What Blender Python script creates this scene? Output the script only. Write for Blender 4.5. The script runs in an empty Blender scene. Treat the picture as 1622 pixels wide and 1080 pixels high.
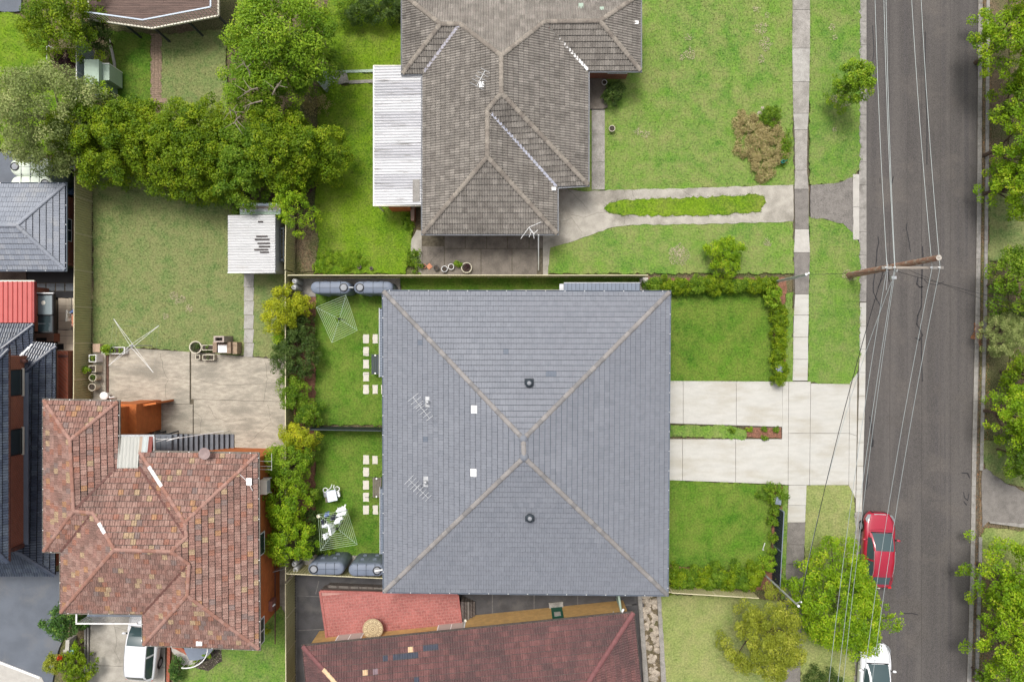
import bpy, math, random
import numpy as np
from mathutils import Matrix, Vector
random.seed(7)
SC = bpy.context.scene
C = SC.collection

# ------------------------------------------------------------------ camera, light, exposure
H = 43.24            # height of the camera above the ground, metres
FPX = 1081.3
cam_data = bpy.data.cameras.new('camera'); cam = bpy.data.objects.new('camera', cam_data); C.objects.link(cam)
cam.location = (0, 0, H); cam.rotation_euler = (0, 0, 0)
cam_data.lens = 24; cam_data.sensor_width = 36; cam_data.clip_start = .5; cam_data.clip_end = 2000
SC.camera = cam
W = bpy.data.worlds.new('World'); SC.world = W; W.use_nodes = True
nt = W.node_tree; nt.nodes.clear()
sky = nt.nodes.new('ShaderNodeTexSky'); sky.sky_type = 'NISHITA'; sky.sun_disc = False
SUN_EL, SUN_AZ = 66, -25     # degrees; azimuth measured from +Y towards +X
sky.sun_elevation = math.radians(SUN_EL); sky.sun_rotation = math.radians(SUN_AZ)
sky.air_density = 1.0; sky.dust_density = 6.0; sky.ozone_density = 1.0
hs = nt.nodes.new('ShaderNodeHueSaturation'); hs.inputs['Saturation'].default_value = .34
bg = nt.nodes.new('ShaderNodeBackground'); bg.inputs[1].default_value = .145
wo = nt.nodes.new('ShaderNodeOutputWorld')
nt.links.new(sky.outputs[0], hs.inputs['Color']); nt.links.new(hs.outputs[0], bg.inputs[0]); nt.links.new(bg.outputs[0], wo.inputs[0])
sl = bpy.data.lights.new('sun', 'SUN'); sl.energy = 1.8; sl.angle = math.radians(18); sl.color = (1, .96, .9)
sun = bpy.data.objects.new('sun', sl); C.objects.link(sun)
_e, _a = math.radians(SUN_EL), math.radians(SUN_AZ)
sdir = Vector((math.sin(_a)*math.cos(_e), math.cos(_a)*math.cos(_e), math.sin(_e)))
sun.rotation_euler = sdir.to_track_quat('Z', 'Y').to_euler(); sun.location = (0, 0, 60)
SC.view_settings.view_transform = 'Standard'; SC.view_settings.look = 'None'
SC.view_settings.exposure = 0.27; SC.view_settings.gamma = 1; SC.view_settings.use_curve_mapping = False

# ------------------------------------------------------------------ helpers
def P(px, py, z=0.0):
    s = (H - z)/FPX
    return ((px-811)*s, (540-py)*s, z)
def P2(px, py, z=0.0): return P(px, py, z)[:2]
def PL(pts, z=0.0): return [P2(x, y, z) for x, y in pts]

WLOC = {}            # world position of every parent
def wl(o): return WLOC.get(o.name, Vector((0, 0, 0))) if o is not None else Vector((0, 0, 0))

def tag(o, label=None, cat=None, group=None, kind=None):
    if label: o['label'] = label
    if cat: o['category'] = cat
    if group: o['group'] = group
    if kind: o['kind'] = kind
    return o
def thing(name, label, cat, loc=(0, 0, 0), rz=0, group=None):
    o = bpy.data.objects.new(name, None); C.objects.link(o); o.empty_display_size = .3
    o.location = loc; o.rotation_euler = (0, 0, rz)
    WLOC[o.name] = Vector(loc)
    return tag(o, label, cat, group)

class MB:
    """collects polygons; build() links them as one mesh object"""
    def __init__(s): s.v = []; s.f = []; s.m = []; s.cur = 0
    def face(s, pts, m=None):
        n = len(s.v); s.v.extend([tuple(p) for p in pts]); s.f.append(tuple(range(n, n+len(pts)))); s.m.append(s.cur if m is None else m)
    def box(s, x0, x1, y0, y1, z0, z1, M=None, m=None):
        c = [(x0,y0,z0),(x1,y0,z0),(x1,y1,z0),(x0,y1,z0),(x0,y0,z1),(x1,y0,z1),(x1,y1,z1),(x0,y1,z1)]
        if M is not None: c = [tuple(M @ Vector(p)) for p in c]
        n = len(s.v); s.v.extend(c)
        for f in ((0,3,2,1),(4,5,6,7),(0,1,5,4),(1,2,6,5),(2,3,7,6),(3,0,4,7)):
            s.f.append(tuple(n+i for i in f)); s.m.append(s.cur if m is None else m)
        return s
    def prism(s, poly, z0, z1, m=None):
        a = sum(poly[i][0]*poly[(i+1)%len(poly)][1]-poly[(i+1)%len(poly)][0]*poly[i][1] for i in range(len(poly)))
        if a < 0: poly = poly[::-1]
        n = len(poly); b = len(s.v)
        s.v.extend([(x,y,z0) for x,y in poly]); s.v.extend([(x,y,z1) for x,y in poly])
        mm = s.cur if m is None else m
        s.f.append(tuple(range(b+n, b+2*n))); s.m.append(mm)
        s.f.append(tuple(range(b+n-1, b-1, -1))); s.m.append(mm)
        for i in range(n):
            j = (i+1) % n; s.f.append((b+i, b+j, b+n+j, b+n+i)); s.m.append(mm)
        return s
    def tube(s, pts, r, n=6, r1=None, caps=True):
        pts = [Vector(p) for p in pts]; b = len(s.v); k = len(pts)
        for i, p in enumerate(pts):
            d = (pts[min(i+1, k-1)] - pts[max(i-1, 0)]).normalized()
            up = Vector((0,0,1)) if abs(d.z) < .9 else Vector((1,0,0))
            a = d.cross(up).normalized(); c = d.cross(a)
            rr = r if r1 is None else r + (r1-r)*i/max(1, k-1)
            for j in range(n):
                t = 2*math.pi*j/n; s.v.append(tuple(p + a*math.cos(t)*rr + c*math.sin(t)*rr))
        for i in range(k-1):
            for j in range(n):
                jj = (j+1) % n
                s.f.append((b+i*n+j, b+i*n+jj, b+(i+1)*n+jj, b+(i+1)*n+j)); s.m.append(s.cur)
        if caps:
            s.f.append(tuple(b+j for j in range(n))); s.m.append(s.cur)
            s.f.append(tuple(b+(k-1)*n+j for j in range(n-1, -1, -1))); s.m.append(s.cur)
        return s
    def lathe(s, cx, cy, prof, n=20, cap0=False, cap1=False):
        b = len(s.v)
        for r, z in prof:
            for j in range(n):
                t = 2*math.pi*j/n; s.v.append((cx+r*math.cos(t), cy+r*math.sin(t), z))
        for i in range(len(prof)-1):
            for j in range(n):
                jj = (j+1) % n
                s.f.append((b+i*n+j, b+i*n+jj, b+(i+1)*n+jj, b+(i+1)*n+j)); s.m.append(s.cur)
        if cap0: s.f.append(tuple(b+j for j in range(n-1,-1,-1))); s.m.append(s.cur)
        if cap1: s.f.append(tuple(b+(len(prof)-1)*n+j for j in range(n))); s.m.append(s.cur)
        return s
    def build(s, name, mats, parent=None, local=False, smooth=False, loc=None):
        me = bpy.data.meshes.new(name)
        off = Vector((0,0,0)) if local else wl(parent)
        base = Vector((0,0,0))
        v = s.v
        if loc is not None:
            base = Vector(loc); off = off if local else off
            v = [(x-base.x, y-base.y, z-base.z) for x,y,z in v]
        elif off.length > 0: v = [(x-off.x, y-off.y, z-off.z) for x,y,z in v]
        me.from_pydata(v, [], s.f)
        if not isinstance(mats, (list, tuple)): mats = [mats]
        for m in mats: me.materials.append(m)
        if len(mats) > 1: me.polygons.foreach_set('material_index', s.m)
        if smooth: me.polygons.foreach_set('use_smooth', [True]*len(me.polygons))
        me.update()
        o = bpy.data.objects.new(name, me); C.objects.link(o)
        if parent is not None: o.parent = parent
        if loc is not None: o.location = base - (Vector((0,0,0)) if local else off)
        WLOC[o.name] = base if loc is not None else (wl(parent) if parent is not None else Vector((0,0,0)))
        return o

def inst(src, name, M, parent):
    """another object on the same mesh; M is a world matrix, parents are never rotated"""
    o = bpy.data.objects.new(name, src); C.objects.link(o); o.parent = parent
    o.matrix_local = Matrix.Translation(-wl(parent)) @ M
    return o
def copy_tree(o, parent=None):
    c = o.copy(); C.objects.link(c); c.parent = parent
    c.matrix_parent_inverse = o.matrix_parent_inverse
    for ch in [k for k in bpy.data.objects if k.parent == o]: copy_tree(ch, c)
    return c

def area(p): return .5*sum(p[i][0]*p[(i+1)%len(p)][1]-p[(i+1)%len(p)][0]*p[i][1] for i in range(len(p)))
def clip_rect(poly, x0, x1, y0, y1):
    for ax, val, sg in ((0,x0,1),(0,x1,-1),(1,y0,1),(1,y1,-1)):
        out = []; n = len(poly)
        for i in range(n):
            a = poly[i]; b = poly[(i+1)%n]
            da = (a[ax]-val)*sg; db = (b[ax]-val)*sg
            if da >= 0: out.append(a)
            if (da > 0 and db < 0) or (da < 0 and db > 0):
                t = da/(da-db); q = [a[0]+(b[0]-a[0])*t, a[1]+(b[1]-a[1])*t]; q[ax] = val; out.append((q[0], q[1]))
        poly = out
        if len(poly) < 3: return []
    return poly
def offset_poly(poly, d):
    """move every edge inward by d"""
    if area(poly) < 0: poly = poly[::-1]
    n = len(poly); out = []
    for i in range(n):
        a = Vector(poly[i-1]); b = Vector(poly[i]); c = Vector(poly[(i+1)%n])
        e1 = (b-a).normalized(); e2 = (c-b).normalized()
        n1 = Vector((-e1.y, e1.x)); n2 = Vector((-e2.y, e2.x))
        k = 1 + n1.dot(n2)
        m = (n1+n2)/max(k, .2); out.append(tuple(b + m*d))
    return out
def rough_poly(poly, amp=.05, step=.35, seed=1):
    rnd = random.Random(seed); out = []
    n = len(poly)
    for i in range(n):
        a = Vector(poly[i]); b = Vector(poly[(i+1)%n]); L = (b-a).length; k = max(1, int(L/step))
        nn = Vector((-(b-a).y, (b-a).x)).normalized() if L > 0 else Vector((0,0))
        for j in range(k):
            out.append(tuple(a+(b-a)*(j/k) + nn*rnd.uniform(-amp, amp)))
    return out

# ------------------------------------------------------------------ materials
def newmat(name):
    m = bpy.data.materials.new(name); m.use_nodes = True
    t = m.node_tree; b = t.nodes['Principled BSDF']
    return m, t, b
def node(t, typ, **kw):
    n = t.nodes.new(typ)
    for k, v in kw.items(): setattr(n, k, v)
    return n
def noise(t, scale, detail=3, rough=.55, vec=None, stretch=None):
    g = t.nodes.new('ShaderNodeNewGeometry'); src = g.outputs['Position']
    if stretch:
        mp = t.nodes.new('ShaderNodeMapping'); mp.inputs['Scale'].default_value = stretch
        t.links.new(src, mp.inputs[0]); src = mp.outputs[0]
    n = t.nodes.new('ShaderNodeTexNoise'); n.inputs['Scale'].default_value = scale
    n.inputs['Detail'].default_value = detail; n.inputs['Roughness'].default_value = rough
    t.links.new(src, n.inputs['Vector']); return n.outputs[0]
def ramp(t, fac, lo, hi):
    n = t.nodes.new('ShaderNodeMapRange'); n.inputs[1].default_value = lo; n.inputs[2].default_value = hi
    n.interpolation_type = 'SMOOTHSTEP'
    t.links.new(fac, n.inputs[0]); return n.outputs[0]
def mix(t, fac, a, b, mode='MIX'):
    n = t.nodes.new('ShaderNodeMix'); n.data_type = 'RGBA'; n.blend_type = mode
    if isinstance(fac, (int, float)): n.inputs[0].default_value = fac
    else: t.links.new(fac, n.inputs[0])
    for i, c in ((6, a), (7, b)):
        if isinstance(c, tuple): n.inputs[i].default_value = (*c, 1)
        else: t.links.new(c, n.inputs[i])
    return n.outputs[2]
def sc(c, k): return tuple(min(1, x*k) for x in c)

def M(name, c, var=.25, scale=6, rough=.8, stain=None, stain_scale=.7, stain_lo=.5, stain_hi=.7, bump=0, bscale=None, metal=0, spec=.3, stretch=None, speck=0, speck_scale=60, coat=0):
    """colour c varied by noise, an optional stain colour in soft patches, optional grain"""
    m, t, b = newmat(name)
    col = mix(t, ramp(t, noise(t, scale, 4, stretch=stretch), .3, .7), sc(c, 1-var), sc(c, 1+var))
    if stain is not None: col = mix(t, ramp(t, noise(t, stain_scale, 5, .6, stretch=stretch), stain_lo, stain_hi), col, stain)
    if speck: col = mix(t, ramp(t, noise(t, speck_scale, 2), .35, .65), col, sc(c, 1-speck) if stain is None else sc(c, 1-speck), 'MIX') if False else mix(t, speck, col, mix(t, ramp(t, noise(t, speck_scale, 2), .4, .6), sc(c, .35), sc(c, 1.7)))
    t.links.new(col, b.inputs['Base Color'])
    b.inputs['Roughness'].default_value = rough; b.inputs['Metallic'].default_value = metal
    b.inputs['Specular IOR Level'].default_value = spec
    if coat: b.inputs['Coat Weight'].default_value = coat; b.inputs['Coat Roughness'].default_value = .05
    if bump:
        bn = t.nodes.new('ShaderNodeBump'); bn.inputs['Strength'].default_value = bump; bn.inputs['Distance'].default_value = .03
        t.links.new(noise(t, bscale or scale*4, 5, stretch=stretch), bn.inputs['Height']); t.links.new(bn.outputs[0], b.inputs['Normal'])
    return m

def grass_mat(name, c1, c2, dry, dryamt, s=1.0):
    m, t, b = newmat(name)
    col = mix(t, ramp(t, noise(t, .20*s, 5, .62), .41, .60), c1, c2)
    col = mix(t, ramp(t, noise(t, 1.3*s, 5, .65), .42, .7), col, sc(c2, 1.25))
    col = mix(t, ramp(t, noise(t, .75*s, 6, .7), 1-.5-dryamt*.25, .95-dryamt*.3), col, dry)
    col = mix(t, .55, col, mix(t, ramp(t, noise(t, 9, 4, .7), .3, .7), sc(c1, .62), sc(c2, 1.45)))
    # tiny dry or bare flecks
    col = mix(t, ramp(t, noise(t, 2.3, 6, .75), .70, .76), col, dry)
    t.links.new(col, b.inputs['Base Color']); b.inputs['Roughness'].default_value = .9; b.inputs['Specular IOR Level'].default_value = .12
    bn = t.nodes.new('ShaderNodeBump'); bn.inputs['Strength'].default_value = .5; bn.inputs['Distance'].default_value = .04
    t.links.new(noise(t, 22, 4), bn.inputs['Height']); t.links.new(bn.outputs[0], b.inputs['Normal'])
    return m

def leaf_mat(name, dark, light, third=None, trans=.3):
    m, t, b = newmat(name)
    at = t.nodes.new('ShaderNodeAttribute'); at.attribute_name = 'tone'
    sp = t.nodes.new('ShaderNodeSeparateColor'); t.links.new(at.outputs['Color'], sp.inputs[0])
    col = mix(t, sp.outputs[0], dark, light)
    if third: col = mix(t, ramp(t, sp.outputs[1], .72, .95), col, third)
    t.links.new(col, b.inputs['Base Color']); b.inputs['Roughness'].default_value = .55; b.inputs['Specular IOR Level'].default_value = .25
    tr = t.nodes.new('ShaderNodeBsdfTranslucent'); t.links.new(mix(t, .5, col, light), tr.inputs[0])
    mx = t.nodes.new('ShaderNodeMixShader'); mx.inputs[0].default_value = trans
    out = t.nodes['Material Output']
    t.links.new(b.outputs[0], mx.inputs[1]); t.links.new(tr.outputs[0], mx.inputs[2]); t.links.new(mx.outputs[0], out.inputs[0])
    return m

def brick_mat(name, c1, c2, mortar, w=.24, h=.086, msize=.012, rough=.85):
    m, t, b = newmat(name)
    g = t.nodes.new('ShaderNodeNewGeometry'); s = t.nodes.new('ShaderNodeSeparateXYZ'); t.links.new(g.outputs['Position'], s.inputs[0])
    a = t.nodes.new('ShaderNodeMath'); a.operation = 'ADD'; t.links.new(s.outputs[0], a.inputs[0]); t.links.new(s.outputs[1], a.inputs[1])
    cb = t.nodes.new('ShaderNodeCombineXYZ'); t.links.new(a.outputs[0], cb.inputs[0]); t.links.new(s.outputs[2], cb.inputs[1])
    br = t.nodes.new('ShaderNodeTexBrick'); t.links.new(cb.outputs[0], br.inputs[0])
    br.inputs['Color1'].default_value = (*c1, 1); br.inputs['Color2'].default_value = (*c2, 1); br.inputs['Mortar'].default_value = (*mortar, 1)
    br.inputs['Scale'].default_value = 1; br.inputs['Brick Width'].default_value = w; br.inputs['Row Height'].default_value = h; br.inputs['Mortar Size'].default_value = msize
    col = mix(t, .3, br.outputs[0], mix(t, ramp(t, noise(t, 3, 4), .3, .7), sc(c1, .5), sc(c2, 1.3)))
    t.links.new(col, b.inputs['Base Color']); b.inputs['Roughness'].default_value = rough
    bn = t.nodes.new('ShaderNodeBump'); bn.inputs['Strength'].default_value = .4; bn.inputs['Distance'].default_value = .01; bn.invert = True
    t.links.new(br.outputs[1], bn.inputs['Height']); t.links.new(bn.outputs[0], b.inputs['Normal'])
    return m

MAT = dict(
 soil=M('leaf_litter', (.13,.098,.06), .35, 3, .95, stain=(.075,.11,.025), stain_scale=.35, stain_lo=.42, stain_hi=.6, speck=.5, speck_scale=14, bump=.6, bscale=20),
 mulch=M('red_mulch', (.21,.10,.065), .35, 8, .95, stain=(.12,.07,.05), stain_scale=2, speck=.45, speck_scale=22, bump=.8, bscale=30),
 chips=M('bark_chips', (.27,.13,.085), .45, 5, .95),
 litter=M('dry_leaves', (.36,.15,.06), .4, 6, .95),
 asphalt=None,
 kerb=M('old_kerb_concrete', (.27,.255,.235), .18, 4, .9, stain=(.14,.13,.115), stain_scale=1.6, speck=.3, speck_scale=45, bump=.3),
 newcon=M('new_concrete', (.46,.45,.415), .05, 2.5, .85, stain=(.39,.365,.31), stain_scale=.9, stain_lo=.42, stain_hi=.72, speck=.10, speck_scale=40, bump=.12, stretch=(.45,1.5,1)),
 palecon=M('pale_path_concrete', (.43,.41,.375), .08, 3, .88, stain=(.38,.36,.32), stain_scale=1.3, speck=.12, speck_scale=50, bump=.15),
 oldcon=M('old_path_concrete', (.31,.29,.265), .2, 3, .92, stain=(.19,.178,.16), stain_scale=1.2, stain_lo=.42, stain_hi=.68, speck=.35, speck_scale=38, bump=.3),
 midcon=M('worn_path_concrete', (.355,.34,.315), .15, 3, .92, stain=(.24,.225,.205), stain_scale=1.2, stain_lo=.45, stain_hi=.7, speck=.3, speck_scale=38, bump=.3),
 darkcon=M('exposed_dark_concrete', (.185,.17,.155), .22, 3, .92, stain=(.10,.093,.085), stain_scale=1.1, speck=.45, speck_scale=34, bump=.35),
 drive=M('weathered_driveway_concrete', (.36,.335,.29), .2, 1.6, .92, stain=(.15,.135,.11), stain_scale=.5, stain_lo=.45, stain_hi=.7, speck=.3, speck_scale=36, bump=.3),
 yard=M('stained_yard_concrete', (.37,.335,.275), .22, 2.2, .92, stain=(.21,.195,.16), stain_scale=.5, stain_lo=.42, stain_hi=.68, speck=.2, speck_scale=30, bump=.25, stretch=(1,2.6,1)),
 darkslab=M('dark_slab_concrete', (.155,.135,.115), .3, 1.5, .92, stain=(.27,.235,.19), stain_scale=.45, stain_lo=.5, stain_hi=.75, speck=.3, speck_scale=30, bump=.3),
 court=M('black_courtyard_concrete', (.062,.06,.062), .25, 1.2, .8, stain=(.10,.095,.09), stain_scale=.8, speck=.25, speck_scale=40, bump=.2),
 blueasph=M('smooth_blue_grey_asphalt', (.115,.13,.155), .14, .8, .75, stain=(.15,.155,.165), stain_scale=.6, speck=.25, speck_scale=60, bump=.15),
 joint=M('joint_dirt', (.10,.085,.06), .3, 6, .95),
 timber=M('weathered_timber', (.23,.15,.11), .3, 2, .85, stretch=(.4,6,1), speck=.2, speck_scale=30),
 pole=M('timber_pole', (.30,.17,.12), .25, 3, .9, stain=(.38,.34,.29), stain_scale=1.2, stretch=(1.2,6,3)),
 poletop=M('grey_timber_end', (.36,.33,.29), .25, 12, .9),
 deck=M('brown_deck_boards', (.115,.075,.062), .35, 2, .7, stretch=(.5,7,1), speck=.25, speck_scale=25),
 brickpath=M('path_brick', (.25,.18,.13), .3, 8, .9, speck=.3),
 white=M('white_paint', (.78,.78,.77), .05, 3, .5),
 offwhite=M('cream_paint', (.70,.66,.56), .06, 3, .6),
 zinc=M('galvanised_steel', (.42,.43,.44), .12, 5, .45, metal=.35),
 whitemetal=M('bleached_corrugated_iron', (.74,.74,.75), .05, 1.5, .5, stain=(.30,.28,.27), stain_scale=1.5, stain_lo=.58, stain_hi=.76, stretch=(.5,5,1), metal=.1),
 shedmetal=M('old_white_shed_iron', (.50,.50,.50), .08, 2, .55, stain=(.40,.385,.37), stain_scale=1.2, stain_lo=.55, stain_hi=.8, stretch=(.5,4,1)),
 blackhole=M('burnt_dark_iron', (.05,.042,.04), .3, 4, .8),
 wire=M('aluminium_wire', (.34,.38,.38), .05, 3, .5, metal=.2),
 cable=M('black_cable', (.02,.02,.022), .1, 3, .6),
 khaki=M('khaki_steel_fence', (.42,.395,.21), .07, 1.2, .5),
 khakiedge=M('cream_fence_rail', (.55,.50,.33), .06, 2, .5),
 darkfence=M('charcoal_fence', (.035,.045,.055), .1, 2, .5),
 greytank=M('slate_blue_polyethylene', (.15,.175,.225), .06, 2, .5),
 greentank=M('pale_green_polyethylene', (.62,.68,.58), .05, 2, .45),
 darktank=M('dark_green_tank', (.03,.045,.03), .2, 2, .5),
 black=M('black_plastic', (.018,.018,.02), .1, 3, .4),
 rubber=M('tyre_rubber', (.022,.022,.022), .1, 3, .8),
 grey=M('grey_plastic', (.25,.26,.28), .08, 3, .5),
 redmetal=M('red_steel_roof', (.45,.115,.105), .06, 1.5, .5),
 slatblue=M('grey_blue_steel', (.17,.20,.25), .06, 2, .5),
 patio=M('cream_floor_tile', (.62,.54,.43), .04, 3, .5),
 slate=M('slate_paver', (.16,.18,.20), .12, 5, .6),
 redbrick=brick_mat('red_brick', (.36,.10,.05), (.27,.075,.04), (.30,.24,.19)),
 orange=brick_mat('orange_painted_brick', (.54,.16,.035), (.44,.12,.028), (.38,.10,.025), msize=.008),
 yellowbrick=brick_mat('yellow_brick', (.56,.34,.12), (.50,.29,.095), (.45,.33,.17)),
 creambrick=brick_mat('cream_rendered_brick', (.55,.50,.42), (.50,.46,.39), (.45,.42,.36)),
 darkbrick=brick_mat('dark_weathered_brick', (.075,.06,.055), (.10,.08,.07), (.20,.18,.16)),
 terrace=M('red_terrace_paint', (.33,.115,.10), .15, 1.5, .75, stain=(.20,.07,.06), stain_scale=1.1, stain_lo=.5, stain_hi=.75, speck=.2, speck_scale=14),
 terrjoint=M('pink_mortar', (.40,.22,.19), .15, 4, .9),
 table=M('mosaic_sand', (.50,.40,.24), .08, 9, .6), tabled=M('mosaic_brown', (.20,.13,.07), .1, 9, .6),
 rock=M('pale_rock', (.36,.31,.25), .35, 4, .95, speck=.3, speck_scale=20, bump=.6), rockbed=M('rocky_bed', (.12,.095,.06), .4, 3, .95, stain=(.06,.075,.02), speck=.5, speck_scale=20, bump=.6),
 ladder=M('blue_grey_steel_steps', (.15,.165,.19), .1, 3, .6),
 terracotta=M('terracotta_pot', (.50,.22,.13), .15, 6, .8), potc=M('cream_concrete_pot', (.52,.48,.38), .12, 6, .85), pottedsoil=M('potting_soil', (.06,.048,.038), .4, 12, .95, bump=.5),
 green=M('green_paint', (.01,.09,.055), .1, 4, .5), palegreen=M('pale_green_steel', (.33,.42,.34), .06, 2, .55), blue=M('blue_grey_steel', (.46,.52,.60), .06, 2, .5),
 bark=M('grey_bark', (.30,.25,.20), .3, 6, .9), darkbark=M('brown_bark', (.10,.07,.05), .3, 6, .9),
 strawcol=M('straw', (.40,.31,.13), .3, 4, .95),
 paver=M('cream_stepping_stone', (.55,.52,.45), .06, 8, .85, speck=.12, speck_scale=40),
 laundryw=M('white_cloth', (.86,.87,.90), .03, 6, .8), laundryb=M('dark_cloth', (.02,.022,.035), .1, 6, .9), laundrys=M('blue_cloth', (.12,.17,.33), .1, 6, .9),
)
def glassmat(name, c, rough=.06):
    m, t, b = newmat(name)
    b.inputs['Base Color'].default_value = (*c, 1); b.inputs['Roughness'].default_value = rough
    b.inputs['Specular IOR Level'].default_value = .8
    return m
MAT['glass'] = glassmat('dark_window_glass', (.03,.045,.05)); MAT['carglass'] = glassmat('car_glass', (.045,.075,.08), .03)
MAT['cream_pane'] = glassmat('blind_behind_glass', (.42,.40,.36), .2)

# asphalt of the road: lengthwise wear bands and grain
def road_mat():
    m, t, b = newmat('worn_asphalt')
    col = mix(t, ramp(t, noise(t, 1.0, 4, .6, stretch=(1.1,.05,1)), .35, .65), (.052,.049,.049), (.094,.087,.083))
    col = mix(t, ramp(t, noise(t, 1.0, 3, .6, stretch=(3.2,.03,1)), .5, .68), col, (.056,.053,.057))
    col = mix(t, ramp(t, noise(t, .35, 5, .65), .5, .72), col, (.105,.094,.085))
    col = mix(t, ramp(t, noise(t, .22, 4, .6), .60, .68), col, (.07,.064,.06))
    col = mix(t, .42, col, mix(t, ramp(t, noise(t, 34, 3, .7), .38, .62), (.04,.036,.034), (.19,.17,.155)))
    t.links.new(col, b.inputs['Base Color']); b.inputs['Roughness'].default_value = .9; b.inputs['Specular IOR Level'].default_value = .25
    bn = t.nodes.new('ShaderNodeBump'); bn.inputs['Strength'].default_value = .35; bn.inputs['Distance'].default_value = .01
    t.links.new(noise(t, 60, 3), bn.inputs['Height']); t.links.new(bn.outputs[0], b.inputs['Normal'])
    return m
MAT['asphalt'] = road_mat()

G = dict(
 lime=grass_mat('lime_grass', (.050,.140,.008), (.145,.235,.012), (.25,.22,.07), .5),
 front=grass_mat('front_grass', (.050,.160,.022), (.135,.240,.034), (.34,.27,.14), .8),
 dry=grass_mat('olive_grass', (.052,.130,.030), (.138,.198,.062), (.31,.26,.13), 1.0, 1.5),
 deep=grass_mat('deep_green_grass', (.020,.088,.007), (.085,.180,.016), (.24,.25,.06), .8, 1.1),
 pale=grass_mat('pale_dry_grass', (.12,.19,.045), (.24,.28,.09), (.36,.30,.16), .7),
 verge=grass_mat('verge_grass', (.050,.155,.022), (.135,.232,.034), (.33,.27,.14), .65),
)

# ------------------------------------------------------------------ ground, lawns, paving
g = MB(); g.box(-260, 260, -260, 260, -.6, -.14); tag(g.build('ground', MAT['soil']), kind='structure')

def inside(poly, X, Y):
    r = np.zeros(X.shape, bool); n = len(poly)
    for i in range(n):
        x0, y0 = poly[i]; x1, y1 = poly[(i+1)%n]
        if y0 == y1: continue
        c = ((y0 > Y) != (y1 > Y)) & (X < (x1-x0)*(Y-y0)/(y1-y0)+x0); r ^= c
    return r
def fastmesh(name, V, F, mat, tone=None):
    me = bpy.data.meshes.new(name); nf, k = F.shape
    me.vertices.add(len(V)); me.vertices.foreach_set('co', V.astype(np.float32).ravel())
    me.loops.add(nf*k); me.loops.foreach_set('vertex_index', F.astype(np.int32).ravel())
    me.polygons.add(nf); me.polygons.foreach_set('loop_start', np.arange(0, nf*k, k, dtype=np.int32))
    if tone is not None:
        a = me.color_attributes.new('tone', 'FLOAT_COLOR', 'CORNER')
        col = np.ones((nf, k, 4), np.float32); col[:, :, 0] = tone[:, 0:1]; col[:, :, 1] = tone[:, 1:2]; col[:, :, 2] = 0
        a.data.foreach_set('color', col.ravel())
    me.materials.append(mat); me.update(calc_edges=True); me.validate()
    return me
def blades(poly, dens, h, w, seed, z=0., flat=False):
    """upright grass blades (or flat chips) scattered in a polygon; returns V, F"""
    rng = np.random.default_rng(seed)
    xs = [p[0] for p in poly]; ys = [p[1] for p in poly]
    x0, x1, y0, y1 = max(min(xs), -34), min(max(xs), 34), max(min(ys), -24), min(max(ys), 24)
    n = int((x1-x0)*(y1-y0)*dens); X = rng.uniform(x0, x1, n); Y = rng.uniform(y0, y1, n)
    k = inside(poly, X, Y); X = X[k]; Y = Y[k]; n = len(X)
    a = rng.uniform(0, 2*np.pi, n); hh = h*rng.uniform(.5, 1.25, n); ww = w*rng.uniform(.6, 1.2, n)
    V = np.zeros((n, 3, 3)); dx = np.cos(a)*ww; dy = np.sin(a)*ww
    lean = rng.uniform(.2, 1.3, n)*hh; b = rng.uniform(0, 2*np.pi, n)
    if flat:
        V[:,0] = np.stack([X-dx, Y-dy, z+hh*.3], 1); V[:,1] = np.stack([X+dx, Y+dy, z+hh*.5], 1)
        V[:,2] = np.stack([X-dy*.7, Y+dx*.7, z+hh], 1)
    else:
        V[:,0] = np.stack([X-dx, Y-dy, np.full(n, z-.005)], 1); V[:,1] = np.stack([X+dx, Y+dy, np.full(n, z-.005)], 1)
        V[:,2] = np.stack([X+np.cos(b)*lean, Y+np.sin(b)*lean, z+hh], 1)
    return V.reshape(-1, 3), np.arange(3*n).reshape(-1, 3)
_ln = [0]
def lawn(pts, mat, label, seed, h=.06, dens=110, z=0.0, amp=.075, blade=.022, mk=True):
    poly = rough_poly(offset_poly(PL(pts), -.05), amp, .22, seed); z += .0004*_ln[0]
    b = MB(); b.prism(poly, z-.13, z); tag(b.build('lawn', mat), kind='structure')
    _ln[0] += 1
    V, F = blades(offset_poly(poly, -.03) if False else poly, dens, h, blade, seed, z)
    # a fringe that spills over the edge
    rng = np.random.default_rng(seed+5); EV = []
    for i in range(len(poly)):
        a = np.array(poly[i]); c = np.array(poly[(i+1)%len(poly)]); L = np.linalg.norm(c-a); n = int(L*26)
        if n == 0: continue
        t = rng.random(n)[:, None]; p = a+(c-a)*t + rng.normal(0, .045, (n, 2)); an = rng.uniform(0, 2*np.pi, n); be = rng.uniform(0, 2*np.pi, n)
        q = np.zeros((n, 3, 3)); d = np.stack([np.cos(an), np.sin(an)], 1)*blade*1.1
        q[:,0,:2] = p-d; q[:,1,:2] = p+d; q[:,2,:2] = p+np.stack([np.cos(be), np.sin(be)], 1)*h*.9; q[:,:2,2] = z-.01; q[:,2,2] = z+h*rng.uniform(.5, 1.2, n)
        EV.append(q.reshape(-1, 3))
    if EV: V = np.concatenate([V]+EV)
    F = np.arange(len(V)).reshape(-1, 3)
    me = fastmesh('grass', V, F, mat); o = bpy.data.objects.new('grass', me); C.objects.link(o)
    tag(o, label, 'grass', kind='stuff'); return poly

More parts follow.
